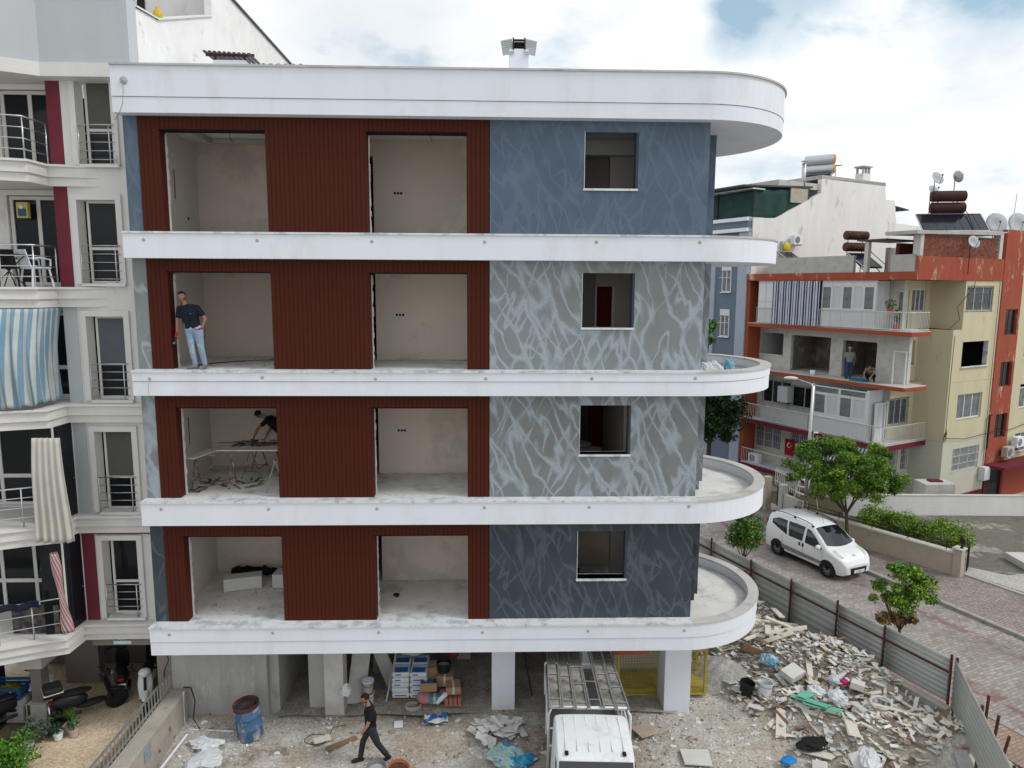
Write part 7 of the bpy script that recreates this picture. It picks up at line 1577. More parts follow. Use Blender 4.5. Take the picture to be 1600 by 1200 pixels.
# pallet of cement bags seen through the second floor window
t = thing('pallet', 'wooden pallet inside the window of the lower grey storey', 'pallet', (2.55, 3.6, F2))
for k in range(5): B(-.55 + k * .23, -.55 + k * .23 + .14, -.45, .45, .1, .12).build('deck_board', mat('pallet_wood', (.22, .15, .09), .9, .25, 5), t)
for y in (-.4, 0, .4): B(-.55, .55, y - .05, y + .05, 0, .1).build('bearer', MATS['pallet_wood'], t)
bagm = mat('bag_paper', (.45, .42, .38), .85, .25, 6, .3, 10, wear=((.35, .05, .05), .60, .66, 7))
for k, (x, y, z, rz_) in enumerate([(-.25, .0, .2, .1), (.2, .05, .2, 1.5), (-.05, .0, .35, .4), (.25, -.02, .36, -.3), (.05, .1, .5, .9)]):
    tag(MB().blob((0, 0, 0), (.33, .2, .09), 14, 8, .06).build('cement_bag', bagm, smooth=True, loc=(2.55 + x, 3.6 + y, F2 + z), rot=(R.uniform(-.15, .15), R.uniform(-.15, .15), rz_)), ['lower left bag', 'lower right bag', 'middle bag', 'upper right bag', 'topmost bag'][k] + ' heaped on the pallet inside the lower grey storey window', 'bag', 'bags on the pallet inside the window')
tag(MB().blob((0, 0, .1), (.12, .1, .1), 10, 7, .3).build('dark_rag', blackm, smooth=True, loc=(2.35, 2.9, 2.9)), 'dark bundled rag inside the lowest window', 'rag')
# bags on the third floor balcony
def sack(label, loc, r_, m, rz_=0, knot=True):
    t = thing('plastic_sack', label, 'sack', loc, rz_); MB().crumple((0, 0, r_[2] * .75), r_, 20, 13, .13).build('sack', m, t, False)
    if knot: MB().crumple((0, 0, r_[2] * 1.62), (r_[0] * .26, r_[1] * .3, r_[2] * .34), 10, 6, .2).build('knot', m, t)
    return t
wbag = mat('white_bag', (.58, .60, .62), .55, .12, 6, .4, 9); bbag = mat('blue_bag', (.16, .36, .50), .5, .2, 5, .4, 9, col2=(.5, .56, .6), mask=(.5, .56, 3)); 
sack('white plastic bag on the third floor balcony beside the blue one', (5.55, 1.6, 8.65), (.26, .2, .2), wbag); sack('light blue and white bag on the third floor balcony', (5.95, 1.7, 8.65), (.16, .16, .22), bbag); sack('white bag closest to the stucco wall on the third floor balcony', (5.2, 1.2, 8.65), (.2, .16, .22), wbag, 0, False)
tag(B(-.3, .3, -.12, .12, 0, .25).build('brick_stack', mat('brick_orange', (.38, .16, .08), .9, .2, 6), loc=(5.35, 1.9, 8.65)), 'pinkish brick blocks behind the bags on the third floor balcony', 'blocks')

# ================================================================ THE SITE FLOOR
dr_ = thing('steel_drum', 'dented blue steel drum with rusty rim in front of the rough concrete wall', 'drum', (-5.82, .22, 0)); dblue = mat('drum_blue', (.06, .12, .22), .6, .25, 3, wear=((.45, .46, .46), .5, .66, 3.5), streak=True)
def drum(root, r_, h_, m):
    MB().lathe([(r_ * .98, .0), (r_, .02), (r_, h_ * .32), (r_ * 1.025, h_ * .335), (r_, h_ * .35), (r_, h_ * .65), (r_ * 1.025, h_ * .665), (r_, h_ * .68), (r_ * 1.0, h_ - .1)], n=28).build('shell', m, root, ang=40)
    MB().lathe([(r_ * 1.0, h_ - .1), (r_ * 1.02, h_ - .02), (r_ * 1.03, h_), (r_ * .95, h_), (r_ * .95, h_ * .5), (0, h_ * .5)], n=28).build('rusty_rim', rusty, root, ang=40)
drum(dr_, .30, .88, dblue); dr_.rotation_euler = (radians(3), radians(-5), 0)
tag(MB().tube([(-7.6, .7, .85), (-7.62, .72, .02), (-7.4, .45, .02), (-6.3, .35, .02)], .018, 6).build('white_pipe', white), 'thin white pipe bent along the foot of the rough concrete wall', 'pipe')
tag(MB().tube([(-7.72, 1.0, .8), (-7.5, .9, .85), (-7.35, .75, .6), (-7.35, .6, .2), (-7.1, .4, .03), (-6.85, .45, .02), (-6.8, .7, .02), (-7.1, .75, .02), (-7.3, .5, .03)], .016, 6).build('black_hose', cabm, smooth=True), 'black hose looping down beside the low site wall', 'hose')
tag(MB().tube([(-8.02, .99, 2.3), (-8.1, .9, 1.9), (-8.0, .9, 1.6), (-8.15, .95, 1.3), (-8.2, 1.0, 1.0)], .012, 5).build('wire_bundle', cabm), 'loose black wires hanging at the granite pier', 'wires')
# low wall and railing between the two plots
lw = thing('low_wall', 'low stained plot wall with broken render between tan drive and site', 'wall', (0, 0, 0)); B(-8.03, -7.62, -8, .96, -.2, .78).build('wall', mat('stained_render', (.36, .33, .29), .93, .2, 2, .4, 16, wear=((.20, .06, .04), .60, .66, 2.0)), lw, bev=.02); B(-8.05, -7.6, -8, -2.0, .782, .80).build('top_render', conclt, lw)
tag(MB().rbox((0, 0, 0), (.3, .012, .3), (0, 0, 0)).build('picture_plate', mat('blue_dots', (.25, .28, .33), .7, .3, 12), loc=(-7.61, -1.15, .5), rot=(0, 0, radians(90))), 'small round patterned plate leaning on the low plot wall', 'plate')
rl = thing('drive_railing', 'grey flat-bar railing climbing beside the tan driveway', 'railing', (0, 0, 0))
for z in (.86, 1.22): MB().box(-8.03, -7.99, -8, .95, z, z + .035).build('rail', steel, rl)
for k in range(60): B(-8.02, -8.0, -8 + .15 * k, -8 + .15 * k + .022, .78, 1.22).build('baluster', steel, rl)
# leaning boards and buckets by the inner column
tag(MB().rbox((0, 0, 0), (.5, .02, 1.9), (radians(-14), radians(14), radians(28))).build('plasterboard_sheet', conclt, loc=(-3.45, 1.75, .93)), 'tall plasterboard sheet leaning on the inner column', 'board')
tag(MB().rbox((0, 0, 0), (.34, .02, 1.8), (radians(-12), radians(-22), radians(10))).build('plasterboard_sheet', conc, loc=(-2.95, 2.2, .9)), 'darker board leaning crosswise behind the tall sheet', 'board')
tag(MB().tube([(-2.35, 2.9, 2.15), (-2.75, 1.5, .0)], .02, 6).build('long_pole', plas), 'long thin pole leaning up to the ceiling of the open ground storey', 'pole')
tag(MB().tube([(1.1, 1.7, .02), (.72, 2.4, 1.9)], .02, 6).build('long_pole', dark), 'dark pole leaning behind the front white column', 'pole')
sack('small white bag hanging beside the inner concrete column', (-3.62, .85, .62), (.13, .1, .17), wbag)
def bucket(label, loc, r_, h_, m, tilt=(0, 0, 0), fill=None, lid=None):
    t = thing('bucket', label, 'bucket', loc); t.rotation_euler = tilt
    MB().lathe([(0, 0), (r_ * .82, 0), (r_, h_), (r_ * 1.05, h_), (r_ * 1.05, h_ - .03), (r_ * .96, h_ - .03), (r_ * .78, .02), (0, .02)], n=22).build('pail', m, t, ang=40)
    MB().tube([(r_ * 1.05 * cos(a), r_ * .5 * sin(a) * 0 - .02 - r_ * .9 * sin(a), h_ - .05 - .05 * sin(a)) for a in [pi * k / 10 for k in range(11)]], .005, 4).build('handle', dark, t)
    if fill: MB().cyl((0, 0, h_ * .55), (0, 0, h_ * .6), r_ * .9, n=20).build('contents', fill, t)
    if lid: MB().cyl((0, 0, h_), (0, 0, h_ + .02), r_ * 1.06, n=20).build('lid', lid, t)
    return t
bk = mat('red_band', (.25, .07, .06), .6)
bucket('white plastic pail with dark label beside the leaning board', (-3.2, 1.45, 0), .16, .34, wbag); bucket('white lidded paint pail stacked on the labelled one', (-3.2, 1.47, .345), .15, .3, mat('paint_label', (.4, .34, .34), .6, .3, 6), lid=white)
bucket('black mortar bucket on the cardboard boxes of the right pallet', (-1.25, 1.75, .74), .19, .26, dark, fill=conc)
bucket('red bucket at the very back of the right pallet', (-1.05, 2.35, .85), .2, .25, mat('bucket_red', (.20, .03, .04), .6, .15)); 
bucket('dark round bucket on the rubble beside the pale one', (6.78, 1.55, .12), .19, .34, dark, (.1, .1, 0), blackm)
bucket('pale grey bucket on the rubble beside the dark one', (7.2, 1.35, .15), .2, .38, wbag, (-.15, .1, 0), dark)
bucket('grey mortar bucket in front of the walking man at the bottom edge', (-2.55, -1.28, 0), .21, .25, mat('grey_plastic', (.2, .2, .2), .6), fill=conc)
bucket('orange-brown basin next to the grey bucket at the bottom edge', (-2.08, -1.25, 0), .24, .2, mat('orange_basin', (.40, .15, .08), .6, .2), (.25, .15, 0), rusty)
# pallet 1: stacked white and blue cement bags
cb = mat('cement_bag_white', (.60, .61, .62), .8, .08, 6, .3, 12); cbb = mat('cement_bag_blue', (.03, .13, .36), .75, .15, 6)
def pal(label, x, y, w_, d_, rz_=0):
    t = thing('pallet', label, 'pallet', (x, y, 0), rz_); n = 7
    for k in range(n): a = -w_ / 2 + k * w_ / n; B(a, a + w_ / n * .7, -d_ / 2, d_ / 2, .10, .12).build('deck_board', MATS['pallet_wood'], t)
    for q in (-.42, 0, .42): B(-w_ / 2, w_ / 2, q * d_ - .04, q * d_ + .04, 0, .10).build('bearer', MATS['pallet_wood'], t)
    return t
pal('wooden pallet under the tall stack of white and blue bags', -2.12, 1.95, .95, 1.0)
for row in range(5):
    for cx in (0, 1):
        for cy in (0, 1):
            x = -2.36 + cx * .47; y = 1.72 + cy * .48; z = .12 + row * .145
            blue = row == 4 or (row in (0, 1, 2, 3) and False)
            g = MB().rbox((0, 0, .071), (.455, .465, .138), (0, 0, 0), .015)
            t = thing('cement_bag', ['bag in the lowest layer', 'bag in the second layer', 'bag in the middle layer', 'bag in the fourth layer', 'bag with blue top in the uppermost layer'][row] + ' of the cement bag stack', 'bag', (x + R.uniform(-.01, .01), y + R.uniform(-.01, .01), z), R.uniform(-.04, .04), 'cement bags stacked on the pallet')
            g.build('bag', cb, t, bev=.045)
            t['label'] = t['label'].replace('bag', ['front left', 'back left', 'front right', 'back right'][cx * 2 + cy] + ' bag', 1)
            if row == 4: B(-.17, .17, -.20, .04, .1435, .147).build('blue_print', cbb, t)
            if R.random() < .5: B(-.15, R.choice((.0, .15)), -.238, -.234, .07, .10).build('blue_print', cbb, t)
tag(MB().blob((0, 0, .1), (.34, .3, .14), 16, 9, .18).build('dust_sheet', conc, smooth=True, loc=(-2.1, 2.35, .95)), 'grey dust sheet heaped over the back of the cement bag stack', 'dust sheet')
tag(MB().tube([(-2.0 + .2 * cos(k * .55), 1.22 + .16 * sin(k * .55), .02 + .003 * k) for k in range(36)], .012, 5).build('coiled_hose', plas), 'coiled pale cable lying before the cement bag stack', 'cable')
# pallet 2: cardboard boxes, tools
pal('long wooden pallet under the cardboard boxes and pink bags', -1.32, 1.75, 1.15, 1.1)
card = mat('cardboard', (.30, .20, .12), .9, .12, 4); pinkb = mat('pink_bag', (.42, .20, .20), .85, .2, 6)
def carton(label, x, y, z, w_, d_, h_, rz_=0, open_=False, m=None, hgt=0):
    t = thing('carton', label, 'box', (x, y, z), rz_)
    if open_:
        g = MB(); g.box(-w_ / 2, w_ / 2, -d_ / 2, d_ / 2, 0, .01); g.box(-w_ / 2, -w_ / 2 + .01, -d_ / 2, d_ / 2, .01, h_); g.box(w_ / 2 - .01, w_ / 2, -d_ / 2, d_ / 2, .01, h_); g.box(-w_ / 2 + .01, w_ / 2 - .01, -d_ / 2, -d_ / 2 + .01, .01, h_); g.box(-w_ / 2 + .01, w_ / 2 - .01, d_ / 2 - .01, d_ / 2, .01, h_); g.build('tray', m or card, t)
        for s in (-1, 1): B(-w_ / 2, w_ / 2, 0, .18, 0, .006).build('flap', m or card, t, loc=(0, s * d_ / 2, h_), rot=(radians(-50 if s < 0 else 50) * 1, 0, 0 if s > 0 else pi))
    else: B(-w_ / 2, w_ / 2, -d_ / 2, d_ / 2, 0, h_).build('carton_body', m or card, t, bev=.008); B(-.03, .03, -d_ / 2 - .002, d_ / 2 + .002, .01, h_ + .002).build('tape', plas, t)
    return t
carton('open cardboard box with blue packets inside', -1.62, 1.45, .44, .42, .4, .24, .05, True); carton('cardboard box behind the open one on the right pallet', -1.2, 1.72, .44, .45, .45, .28, -.05); carton('low cardboard box under the black mortar bucket', -.98, 1.35, .42, .38, .4, .2, .1); carton('upper small box with a red and white label behind the open one', -1.5, 2.1, .6, .42, .34, .16, .3, False, mat('label_box', (.45, .36, .33), .8, .3, 8)); carton('turquoise box low at the front of the right pallet', -1.45, 1.22, .18, .26, .18, .2, 0, False, mat('turquoise_box', (.06, .26, .30), .7, .15))
for k in range(3): tag(B(-.12, .12, -.04, .04, 0, .16).build('packet', cbb, loc=(-1.7 + k * .08, 1.42 + .03 * k, .47), rot=(.3, .3, k * .6)), ['leftmost', 'middle', 'rightmost'][k] + ' blue packet standing in the open cardboard box', 'packet', 'packets in the open box')
for k, (x, y) in enumerate([(-1.68, 1.35), (-1.2, 1.45), (-.98, 1.5), (-1.5, 1.9)]):
    g = MB(); g.blob((0, 0, .1), (.26, .22, .15), 14, 8, .06); tag(g.build('plaster_bag', pinkb, smooth=True, loc=(x, y, .14), rot=(0, 0, k)), ['pink bag at the left front corner of the right pallet', 'pink bag under the middle of the cardboard boxes', 'reddish bag at the right front of the right pallet', 'pink bag at the back of the right pallet'][k], 'bag')
br_o = mat('orange_block', (.38, .15, .10), .9, .15, 5)
for k in range(4): tag(B(-.045, .045, -.09, .09, 0, .22).build('hollow_brick', br_o, loc=(-1.14 + k * .11, 1.2, .125)), ['first', 'second', 'third', 'last'][k] + ' red-brown brick from the left in the row at the front of the right pallet', 'brick', 'bricks at the front of the right pallet')
tag(MB().cyl((0, 0, 0), (.22, -.1, .28), .06, n=14).build('white_roll', white, loc=(-1.38, 1.18, .2)), 'white cardboard tube leaning on the front of the right pallet', 'tube')
# site cabinet orange panel and yellow cage
t = thing('orange_cabinet', 'orange-red metal panel lying on top of the yellow wire cage', 'panel', (3.62, 1.55, 1.42), radians(3)); B(-.5, .45, -.3, .3, 0, .09).build('panel', mat('orange_red_steel', (.38, .09, .04), .6, .15, 3), t, bev=.01)
cg = thing('wire_cage', 'yellow wire mesh crate standing behind the right white column', 'cage', (4.55, 1.95, 0)); ym = mat('yellow_steel', (.40, .31, .06), .7, .2, 4, wear=((.2, .13, .05), .58, .72, 4))
for (x0, x1, y0, y1, z0, z1) in ((-1.2, -1.14, -.3, -.24, 0, 1.35), (1.14, 1.2, -.3, -.24, 0, 1.35), (-1.2, -1.14, .5, .56, 0, 1.35), (1.14, 1.2, .5, .56, 0, 1.35), (-.05, .03, -.3, -.24, 0, 1.35)): B(x0, x1, y0, y1, z0, z1).build('post', ym, cg)
for y in (-.28, .53):
    for z in (.06, 1.3): B(-1.14, 1.14, y - .02, y + .02, z - .03, z + .03).build('frame_bar', ym, cg)
B(-1.19, 1.19, -.26, .5, .03, .2).build('tray', ym, cg)
g = MB()
for k in range(30): x = -1.12 + k * .077; g.box(x - .004, x + .004, -.285, -.277, .06, 1.3); g.box(x - .004, x + .004, .526, .534, .06, 1.3)
for k in range(15): z = .13 + k * .08; g.box(-1.14, 1.14, -.277, -.27, z - .004, z + .004); g.box(-1.14, 1.14, .534, .541, z - .004, z + .004)
stuff(g.build('wire_mesh', ym, cg))
# planks and tile heap, coloured sacks
tag(MB().rbox((0, 0, .04), (.75, .14, .05), (0, 0, radians(34))).build('plank', MATS['pallet_wood'], loc=(-3.55, -.2, 0)), 'short brown plank lying on the dirt left of the walking man', 'plank'); tag(MB().rbox((0, 0, .03), (.4, .2, .04), (0, 0, radians(25))).build('plank', wood, loc=(-4.05, -.02, 0)), 'pale plank piece beside the short brown one', 'plank')
tag(MB().tube([(-4.2 + .28 * cos(k * .6), .0 + .2 * sin(k * .6), .02) for k in range(11)] + [(-3.9, .45, .02), (-3.6, .55, .02)], .009, 5).build('wire_loop', cabm), 'loop of dark wire on the ground beside the planks', 'wire')
tilem = mat('tile_shard', (.60, .59, .57), .6, .12, 5, island=.12)
tp_ = thing('tile_heap', 'heap of broken white tile strips before the left white column', 'heap', (.15, .15, 0))
for k in range(46):
    a = R.uniform(0, 6.28); rr = R.random() ** .6; x = .62 * rr * cos(a); y = .5 * rr * sin(a); z = .03 + (1 - rr) * .28 * R.random() + .02
    MB().rbox((0, 0, 0), (R.uniform(.18, .5), R.uniform(.07, .24), .014), (R.uniform(-.4, .4), R.uniform(-.35, .35), R.uniform(0, 3.14)), .06).build('tile', tilem, tp_, loc=(x, y, z + .03))
bs_ = mat('green_blue_sack', (.35, .48, .46), .6, .3, 4, .5, 8, col2=(.03, .25, .45), mask=(.52, .56, 3), wear=((.05, .38, .14), .60, .64, 3.3))
sk = thing('plastic_sacks', 'crumpled white, blue and green plastic bags at the bottom edge left of the truck', 'bags', (.42, -.75, 0)); 
for p in ((-.2, 0, .06), (.12, .08, .08), (.3, -.12, .05), (0, -.2, .05), (-.1, .2, .05)): MB().crumple(p, (.27, .22, .10), 20, 10, .22).build('bag', bs_, sk)
bb1 = thing('empty_bag', 'flattened blue and white cement bag on the ground before the pallets', 'bag', (-1.38, .72, .02), .1); MB().grid(lambda u, v: ((u - .5) * .6, (v - .5) * .38, .05 + .03 * sin(u * 9) * cos(v * 7)), 14, 9, .012).build('bag', mat('bag_blueprint', (.03, .14, .40), .6, .15, 5, col2=(.6, .62, .63), mask=(.47, .5, 2.3)), bb1, True)
tag(MB().rbox((0, 0, .02), (.22, .28, .004)).build('paper_sheet', white, loc=(-2.3, .55, .0), rot=(0, 0, .1)), 'white sheet of paper with dark print on the ground right of the walking man', 'paper')
tag(MB().rbox((0, 0, .08), (.62, .5, .03), (0, 0, radians(-4)), .08).build('white_slab', pb_, loc=(4.72, -.92, 0), rot=(.05, 0, 0)), 'pale broken slab lying at the bottom edge right of the truck', 'slab'); tag(MB().rbox((0, 0, .08), (.5, .42, .02), (0, 0, radians(30)), .05).build('cardboard_piece', mat('damp_card', (.36, .30, .24), .95, .15, 4), loc=(3.75, .1, 0), rot=(.06, .05, 0)), 'damp piece of board lying on the dark puddle beside the truck', 'board')
tag(MB().crumple((0, 0, .04), (.42, .32, .05), 20, 10, .22).build('empty_bag', wbag, loc=(-6.55, -.7, 0)), 'dusty white empty bag spread before the low plot wall', 'bag')
tag(MB().crumple((0, 0, .04), (.36, .22, .09), 20, 10, .22).build('crumpled_sack', wbag, smooth=False, loc=(-6.75, -.15, 0)), 'crumpled blue and white sack on the dirt near the steel drum', 'sack')
tag(MB().tube([(-7.35, .2, .05), (-7.9 + .4, -2.4, .06)], .03, 6).build('white_profile', white), 'long white metal profile lying along the foot of the low plot wall', 'profile')
bucket('black empty tub at the bottom edge beside the low wall', (-6.35, -1.75, 0), .26, .3, blackm)

# ---- the rubble heap
board_m = mat('scrap_board', (.58, .535, .455), .88, .12, 3, .15, 14, island=.28, wear=((.34, .29, .22), .58, .74, 2)); gl = mat('grey_scrap', (.42, .42, .41), .8, .15, 3, island=.3); teal = mat('teal_board', (.12, .40, .30), .8, .15, 4)
def heap_xy():
    s_ = R.uniform(-5.2, 7.5); t_ = R.uniform(6.4, 10.1); x, y = st(t_, s_); return x, y, t_, s_
brn = MB(); rub = MB(); grv = MB(); wht = MB(); red_ = MB()
for k in range(7600):
    x, y, t_, s_ = heap_xy()
    if R.random() > .14 + .3 * (t_ - 6.6) * (1 if s_ > -2.5 else .6): continue
    z = site_h(x, y) + R.uniform(.0, .13); a = R.uniform(0, 3.14)
    L_ = R.choice((.05, .07, .1, .16, .26, .38)) * R.uniform(.7, 1.3); (rub if R.random() < .45 else wht if R.random() < .62 else brn).rbox((x, y, z), (L_, R.uniform(.04, .14), R.uniform(.012, .03)), (R.gauss(0, .3), R.gauss(0, .3), a), .05)
stuff(rub.build('board_scraps', board_m), 'splintered board scraps covering the rubble heap along the hoarding', 'rubble'); stuff(brn.build('brown_scraps', mat('brown_scrap', (.24, .165, .115), .9, .2, 4, island=.5)), 'brown wood and clay scraps in the rubble heap', 'rubble'); stuff(wht.build('white_scraps', tilem), 'white plaster and tile scraps in the rubble heap', 'rubble')
for k in range(15000):
    x = R.uniform(-7.4, 9.4); y = R.uniform(-3.0, 3.0 if x > 4.9 else 1.0)
    if x * .924 + y * .383 > 10.2: continue
    clumpy = sin(x * 1.3 + 1) * cos(y * 1.9 + x * .5) + .35 * sin(x * 4.1) 
    if R.random() > .08 + .6 * max(0, clumpy) + (.2 if x > 3 else 0): continue
    s_ = R.choice((.015, .02, .03, .045)) * R.uniform(.6, 1.3); (grv if R.random() < .93 else red_).rbox((x, y, site_h(x, y) + s_ * .3), (s_, s_ * R.uniform(.5, 1), s_ * .6), (R.uniform(-.5, .5), R.uniform(-.5, .5), R.uniform(0, 3)), .15)
stuff(grv.build('gravel_crumbs', mat('gravel', (.52, .50, .47), .95, .2, 9, island=.45)), 'grey plaster crumbs and gravel strewn over the site floor', 'gravel'); stuff(red_.build('brick_crumbs', mat('brick_crumb', (.32, .16, .10), .95, .2, 6, island=.35)), 'reddish brick crumbs strewn over the site floor', 'gravel')
gp = MB().grid(lambda u, v: (6.35 + 2.2 * (u - .5), 2.6 + 1.7 * (v - .5), -.05 + .55 * max(0, 1 - ((u - .5) * 2) ** 2 - ((v - .5) * 2) ** 2) + .02 * sin(u * 40) * cos(v * 33)), 40, 34).build('gravel_pile', ground_mat('gravel_grey', [((.33, .32, .30), 0, 0, 1), ((.45, .43, .40), .5, .6, 2)], 2), smooth=True); stuff(gp, 'grey mound of fine gravel behind the buckets beside the curved balcony', 'gravel')
# large pieces one by one, alike boards of one group
for k in range(52):
    x, y, t_, s_ = heap_xy(); z = site_h(x, y) + .06 + R.uniform(0, .12)
    tag(MB().rbox((0, 0, 0), (R.uniform(.35, 1.15), R.uniform(.08, .26), .025), (0, 0, 0), .10).build('scrap_board', board_m, loc=(x, y, z), rot=(R.gauss(0, .16), R.gauss(0, .2), R.uniform(0, 3.14))), 'pale splintered board thrown on the rubble heap by the zinc hoarding', 'board', 'boards thrown on the rubble heap')
for k in range(26):
    x, y, t_, s_ = heap_xy(); z = site_h(x, y) + .12 + R.uniform(0, .1)
    tag(MB().rbox((0, 0, 0), (R.uniform(.28, .5), R.uniform(.22, .4), .03), (0, 0, 0), .08).build('plasterboard_piece', pb_ if k % 3 else gl, loc=(x, y, z), rot=(R.gauss(0, .25), R.gauss(0, .25), R.uniform(0, 3.14))), 'broken plasterboard piece lying on the rubble heap', 'plasterboard', 'plasterboard pieces on the rubble heap')
for k, (px, py, l_, a, lab) in enumerate([(8.45, 4.1, 1.9, .2, 'long pale plank leaning at the top of the heap by the hoarding'), (8.9, 3.6, 1.6, -.5, 'long board crossing the top of the rubble heap'), (8.1, 3.5, 1.4, 1.2, 'brown slatted board standing up in the heap'), (8.75, 4.4, 1.2, 1.4, 'short board propped upright against the hoarding at the heap top')]):
    tag(MB().rbox((0, 0, 0), (l_, .16, .03)).build('long_plank', board_m, loc=(px, py, .85 + .05 * k), rot=(0, .22, a)), lab, 'plank')
def slatted(label, loc, rot, w_, d_, n, m):
    t = thing('slatted_crate', label, 'crate', loc); t.rotation_euler = rot
    for k in range(n): B(-w_ / 2, w_ / 2, -d_ / 2 + k * d_ / n, -d_ / 2 + k * d_ / n + d_ / n * .55, 0, .02).build('slat', m, t); B(-w_ / 2, w_ / 2, -.02, .0, .05 + k * .07, .05 + k * .07 + .04).build('side_slat', m, t, loc=(0, -d_ / 2, 0))
    for s in (-1, 1): B(s * w_ / 2 - .02, s * w_ / 2 + .02, -d_ / 2 - .02, d_ / 2, -.03, 0).build('batten', m, t); B(s * w_ / 2 - .02, s * w_ / 2 + .02, -d_ / 2 - .045, -d_ / 2 - .02, 0, .4).build('corner_batten', m, t)
    return t
slatted('broken slatted wooden crate standing on end against the retaining wall', (9.75, .35, .45), (1.0, .2, .5), .5, .45, 5, board_m); slatted('brown pallet frame tipped in the rubble below the curved balcony', (7.75, 3.25, .55), (.5, .2, -.4), .9, .8, 6, MATS['pallet_wood'])
for k, (dx, dy, l_, a) in enumerate([(0, 0, .9, 2.35), (.22, -.25, .8, 2.5), (.05, .28, .55, .6)]): tag(MB().rbox((0, 0, 0), (l_, .2, .012), (0, 0, 0), .05).build('teal_board', teal, loc=(7.98 + dx, .42 + dy, site_h(8, .42) + .26), rot=(.1, .1, a)), ['mint green panel strip, longest of the three crossed on the rubble', 'mint green panel strip, lowest towards the bottom edge', 'short mint green strip lying across the other two'][k], 'panel')
for lab, loc, r_, m in [('white knotted sack on the rubble beside the foam block', (8.35, .9, .4), (.24, .2, .16), wbag), ('silvery plastic sack in the middle of the rubble heap', (8.75, .55, .45), (.3, .22, .17), wbag), ('pale blue and white sack near the top of the rubble heap', (7.75, 2.5, .4), (.3, .2, .16), bbag), ('white sack with blue print at the top of the rubble heap', (7.65, 3.9, .55), (.25, .22, .13), bbag), ('white sack slumped against the retaining wall beside the crate', (10.1, -.25, .3), (.38, .22, .2), wbag), ('long white sack with pale print near the bottom right of the heap', (8.55, -1.35, .15), (.22, .45, .15), wbag), ('small white tied bag beside the magenta one', (9.05, 1.35, .45), (.17, .15, .17), wbag)]: sack(lab, loc, r_, m, R.uniform(0, 3))
sack('small magenta bag in the rubble beside the white tied bag', (9.25, 1.2, .55), (.11, .1, .09), mat('magenta_bag', (.45, .02, .15), .6), 0); sack('torn black plastic bag spread on the rubble', (7.65, -.55, .05), (.42, .22, .09), blackm, .3, False); sack('bright blue plastic bag at the bottom of the rubble', (6.85, -1.05, .02), (.2, .14, .05), mat('bright_blue_bag', (.02, .2, .5), .6, .2), .3, False)
tag(B(-.26, .26, -.2, .2, 0, .18).build('foam_block', pb_, loc=(8.1, 1.75, .5), rot=(.2, -.15, .5), bev=.01), 'white foam block on the rubble above the grey bucket', 'block'); tag(B(-.2, .2, -.16, .16, 0, .16).build('foam_block', pb_, loc=(9.45, .95, .6), rot=(.1, .2, 1), bev=.01), 'grey-white foam cube next to the slatted crate', 'block')
for lab, loc, e_ in [('white brick-shaped block alone near the end of the retaining wall', (10.3, -.45, .12), 1.2)]: tag(B(-.16, .16, -.08, .08, 0, .1).build('white_block', pb_, loc=loc, rot=(0, 0, e_), bev=.008), lab, 'block')
tag(MB().tube([(9.6 + .25 * cos(k * .42), .1 + .2 * sin(k * .42), .72 + .05 * sin(k * .42)) for k in range(15)], .035, 8, closed=True).build('ring_seat', conclt, smooth=True), 'grey plastic ring lying below the slatted crate', 'ring')
tag(MB().tube([(0, 0, 0), (1.0, .1, .05)], .02, 6).build('white_strip', white, loc=(8.95, -.75, .22)), 'thin white strip sticking out of the rubble near the lower right', 'strip')
g = thing('weed', 'small tuft of green weeds at the foot of the retaining wall', 'plant', (9.55, -.35, .1)); leaf_cloud(MB(), (0, 0, .1), (.35, .3, .14), 260, .04).build('leaves', leafg, g)
# crate and pots by the left block
t = thing('plastic_crate', 'blue plastic crate on a low stand under the left balcony', 'crate', (-12.05, 1.1, .62)); bc = mat('crate_blue', (.02, .09, .20), .55, .15)
g = MB(); g.box(-.38, .38, -.26, .26, 0, .02)
for z in (.02, .12, .22): g.box(-.38, .38, -.28, -.26, z, z + .07); g.box(-.38, .38, .26, .28, z, z + .07); g.box(-.40, -.38, -.28, .28, z, z + .07); g.box(.38, .40, -.28, .28, z, z + .07)
for sx in (-1, 1):
    for sy in (-1, 1): g.box(sx * .385 - .025, sx * .385 + .025, sy * .265 - .025, sy * .265 + .025, 0, .30)
g.build('crate', bc, t); MB().blob((-.05, 0, .12), (.25, .17, .14), 14, 8, .3).build('contents', mat('mustard_cloth', (.25, .2, .03), .9, .4, 4), t, True); B(.17, .2, -.30, -.285, .05, .22).build('sticker', white, t)
tag(B(-.45, .45, -.3, .3, 0, .6).build('low_stand', conc, loc=(-12.05, 1.1, .01)), 'grey block stand carrying the blue crate', 'stand')
tag(B(-.25, .25, -.3, .3, 0, .03).build('white_tray', white, loc=(-11.45, 1.35, .75), rot=(.1, .15, .5)), 'pale tray balanced between crate and pillar', 'tray'); tag(B(-.03, .03, -.03, .03, 0, .72).build('tray_stand', dark, loc=(-11.45, 1.35, .0)), 'thin dark stand under the pale tray', 'stand')
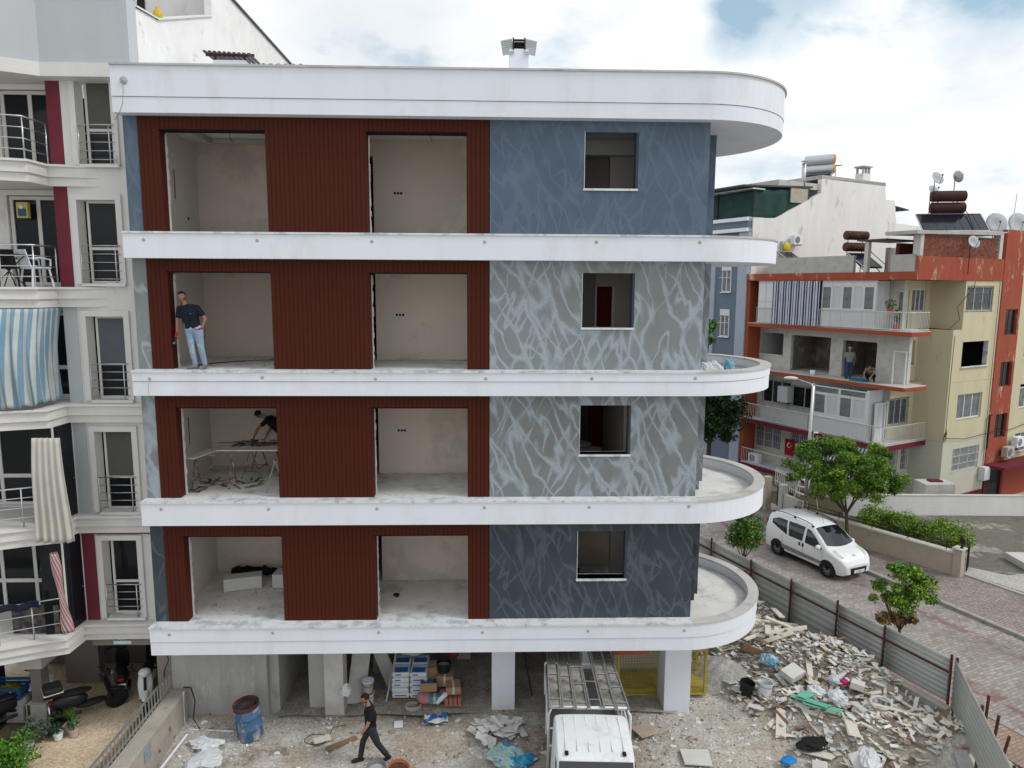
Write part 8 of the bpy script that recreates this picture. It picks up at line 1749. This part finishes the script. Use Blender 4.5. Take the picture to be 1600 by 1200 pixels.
def pot(label, x, y, r_, h_, m, lm, n=120, spiky=False):
    t = thing('potted_plant', label, 'plant', (x, y, .03)); MB().lathe([(0, 0), (r_ * .75, 0), (r_, h_), (r_ * .9, h_), (r_ * .85, h_ - .04), (0, h_ - .04)], n=16).build('pot', m, t, ang=40)
    if spiky:
        g = MB()
        for k in range(60):
            a = R.uniform(0, 6.28); l_ = R.uniform(.25, .5); d = Vector((cos(a) * R.uniform(.2, .8), sin(a) * R.uniform(.2, .8), 1)).normalized(); p = Vector((0, 0, h_)); q = p + d * l_; s = Vector((-sin(a), cos(a), 0)) * .012; kk = len(g.v)
            g.v += [tuple(p - s), tuple(p + s), tuple(q)]; g.f.append((kk, kk + 1, kk + 2))
        g.build('leaves', lm, t)
    else: leaf_cloud(MB(), (0, 0, h_ + .12), (r_ * 1.3, r_ * 1.3, .14), n, .035).build('leaves', lm, t)
    return t
pot('spiky grass-like plant in a pot before the black motorbike', -10.2, .42, .16, .22, conclt, leafg, 0, True); pot('white pot with small green plant on the bed edge', -10.35, .12, .11, .18, white, leafd); pot('pink-white flower pot with sparse leaves on the bed edge', -10.05, .25, .12, .2, mat('pot_pink', (.5, .38, .34), .7, .15), foli_t)
pot('grey pot half hidden behind the flowering bush', -10.8, -.3, .14, .2, conclt, foli_t); pot('small dark pot with trailing plant beside the white pillar plinth', -10.7, .55, .12, .18, dark, leafd)
# rubble clods and plaster lumps lying loose on the dirt
lump = MB(); lumpw = MB()
for k in range(700):
    x = R.uniform(-7.3, 9.2); y = R.uniform(-3.2, 2.6 if x > 4.9 else .9)
    if x * .924 + y * .383 > 10.0 or R.random() > .25 + .75 * max(0, sin(x * .9 + 2) * cos(y * 1.4 + x)) + (.4 if x > 4 else 0): continue
    s_ = R.uniform(.03, .10); (lump if R.random() < .5 else lumpw).crumple((x, y, site_h(x, y) + s_ * .1), (s_, s_ * R.uniform(.5, 1), s_ * .4), 6, 4, .25)
stuff(lump.build('dirt_clods', mat('clod', (.33, .30, .26), .95, .2, 9, island=.35)), 'clods of dry dirt strewn over the site', 'rubble'); stuff(lumpw.build('plaster_lumps', mat('plaster_lump', (.60, .585, .56), .95, .1, 9, island=.2)), 'white plaster lumps strewn over the site', 'rubble')
# cables, chases and trowel patches in the open rooms
for i_ in (1, 2, 3):
    z = ZT[i_]
    B(-7.618, -7.606, 1.9, 1.93, z + .9, z + 1.6).build('wall_chase', MATS['dark_plaster'], it)
    MB().tube([(-1.45, 1.6, ZB[i_ + 1] - .01), (-1.44, 1.6, ZB[i_ + 1] - .14), (-1.40, 1.62, ZB[i_ + 1] - .20)], .008, 5).build('ceiling_wire', cabm, it)
    MB().tube([(-6.2, 1.8, ZB[i_ + 1] - .01), (-6.2, 1.8, ZB[i_ + 1] - .16), (-6.15, 1.82, ZB[i_ + 1] - .24)], .008, 5).build('ceiling_wire', cabm, it)
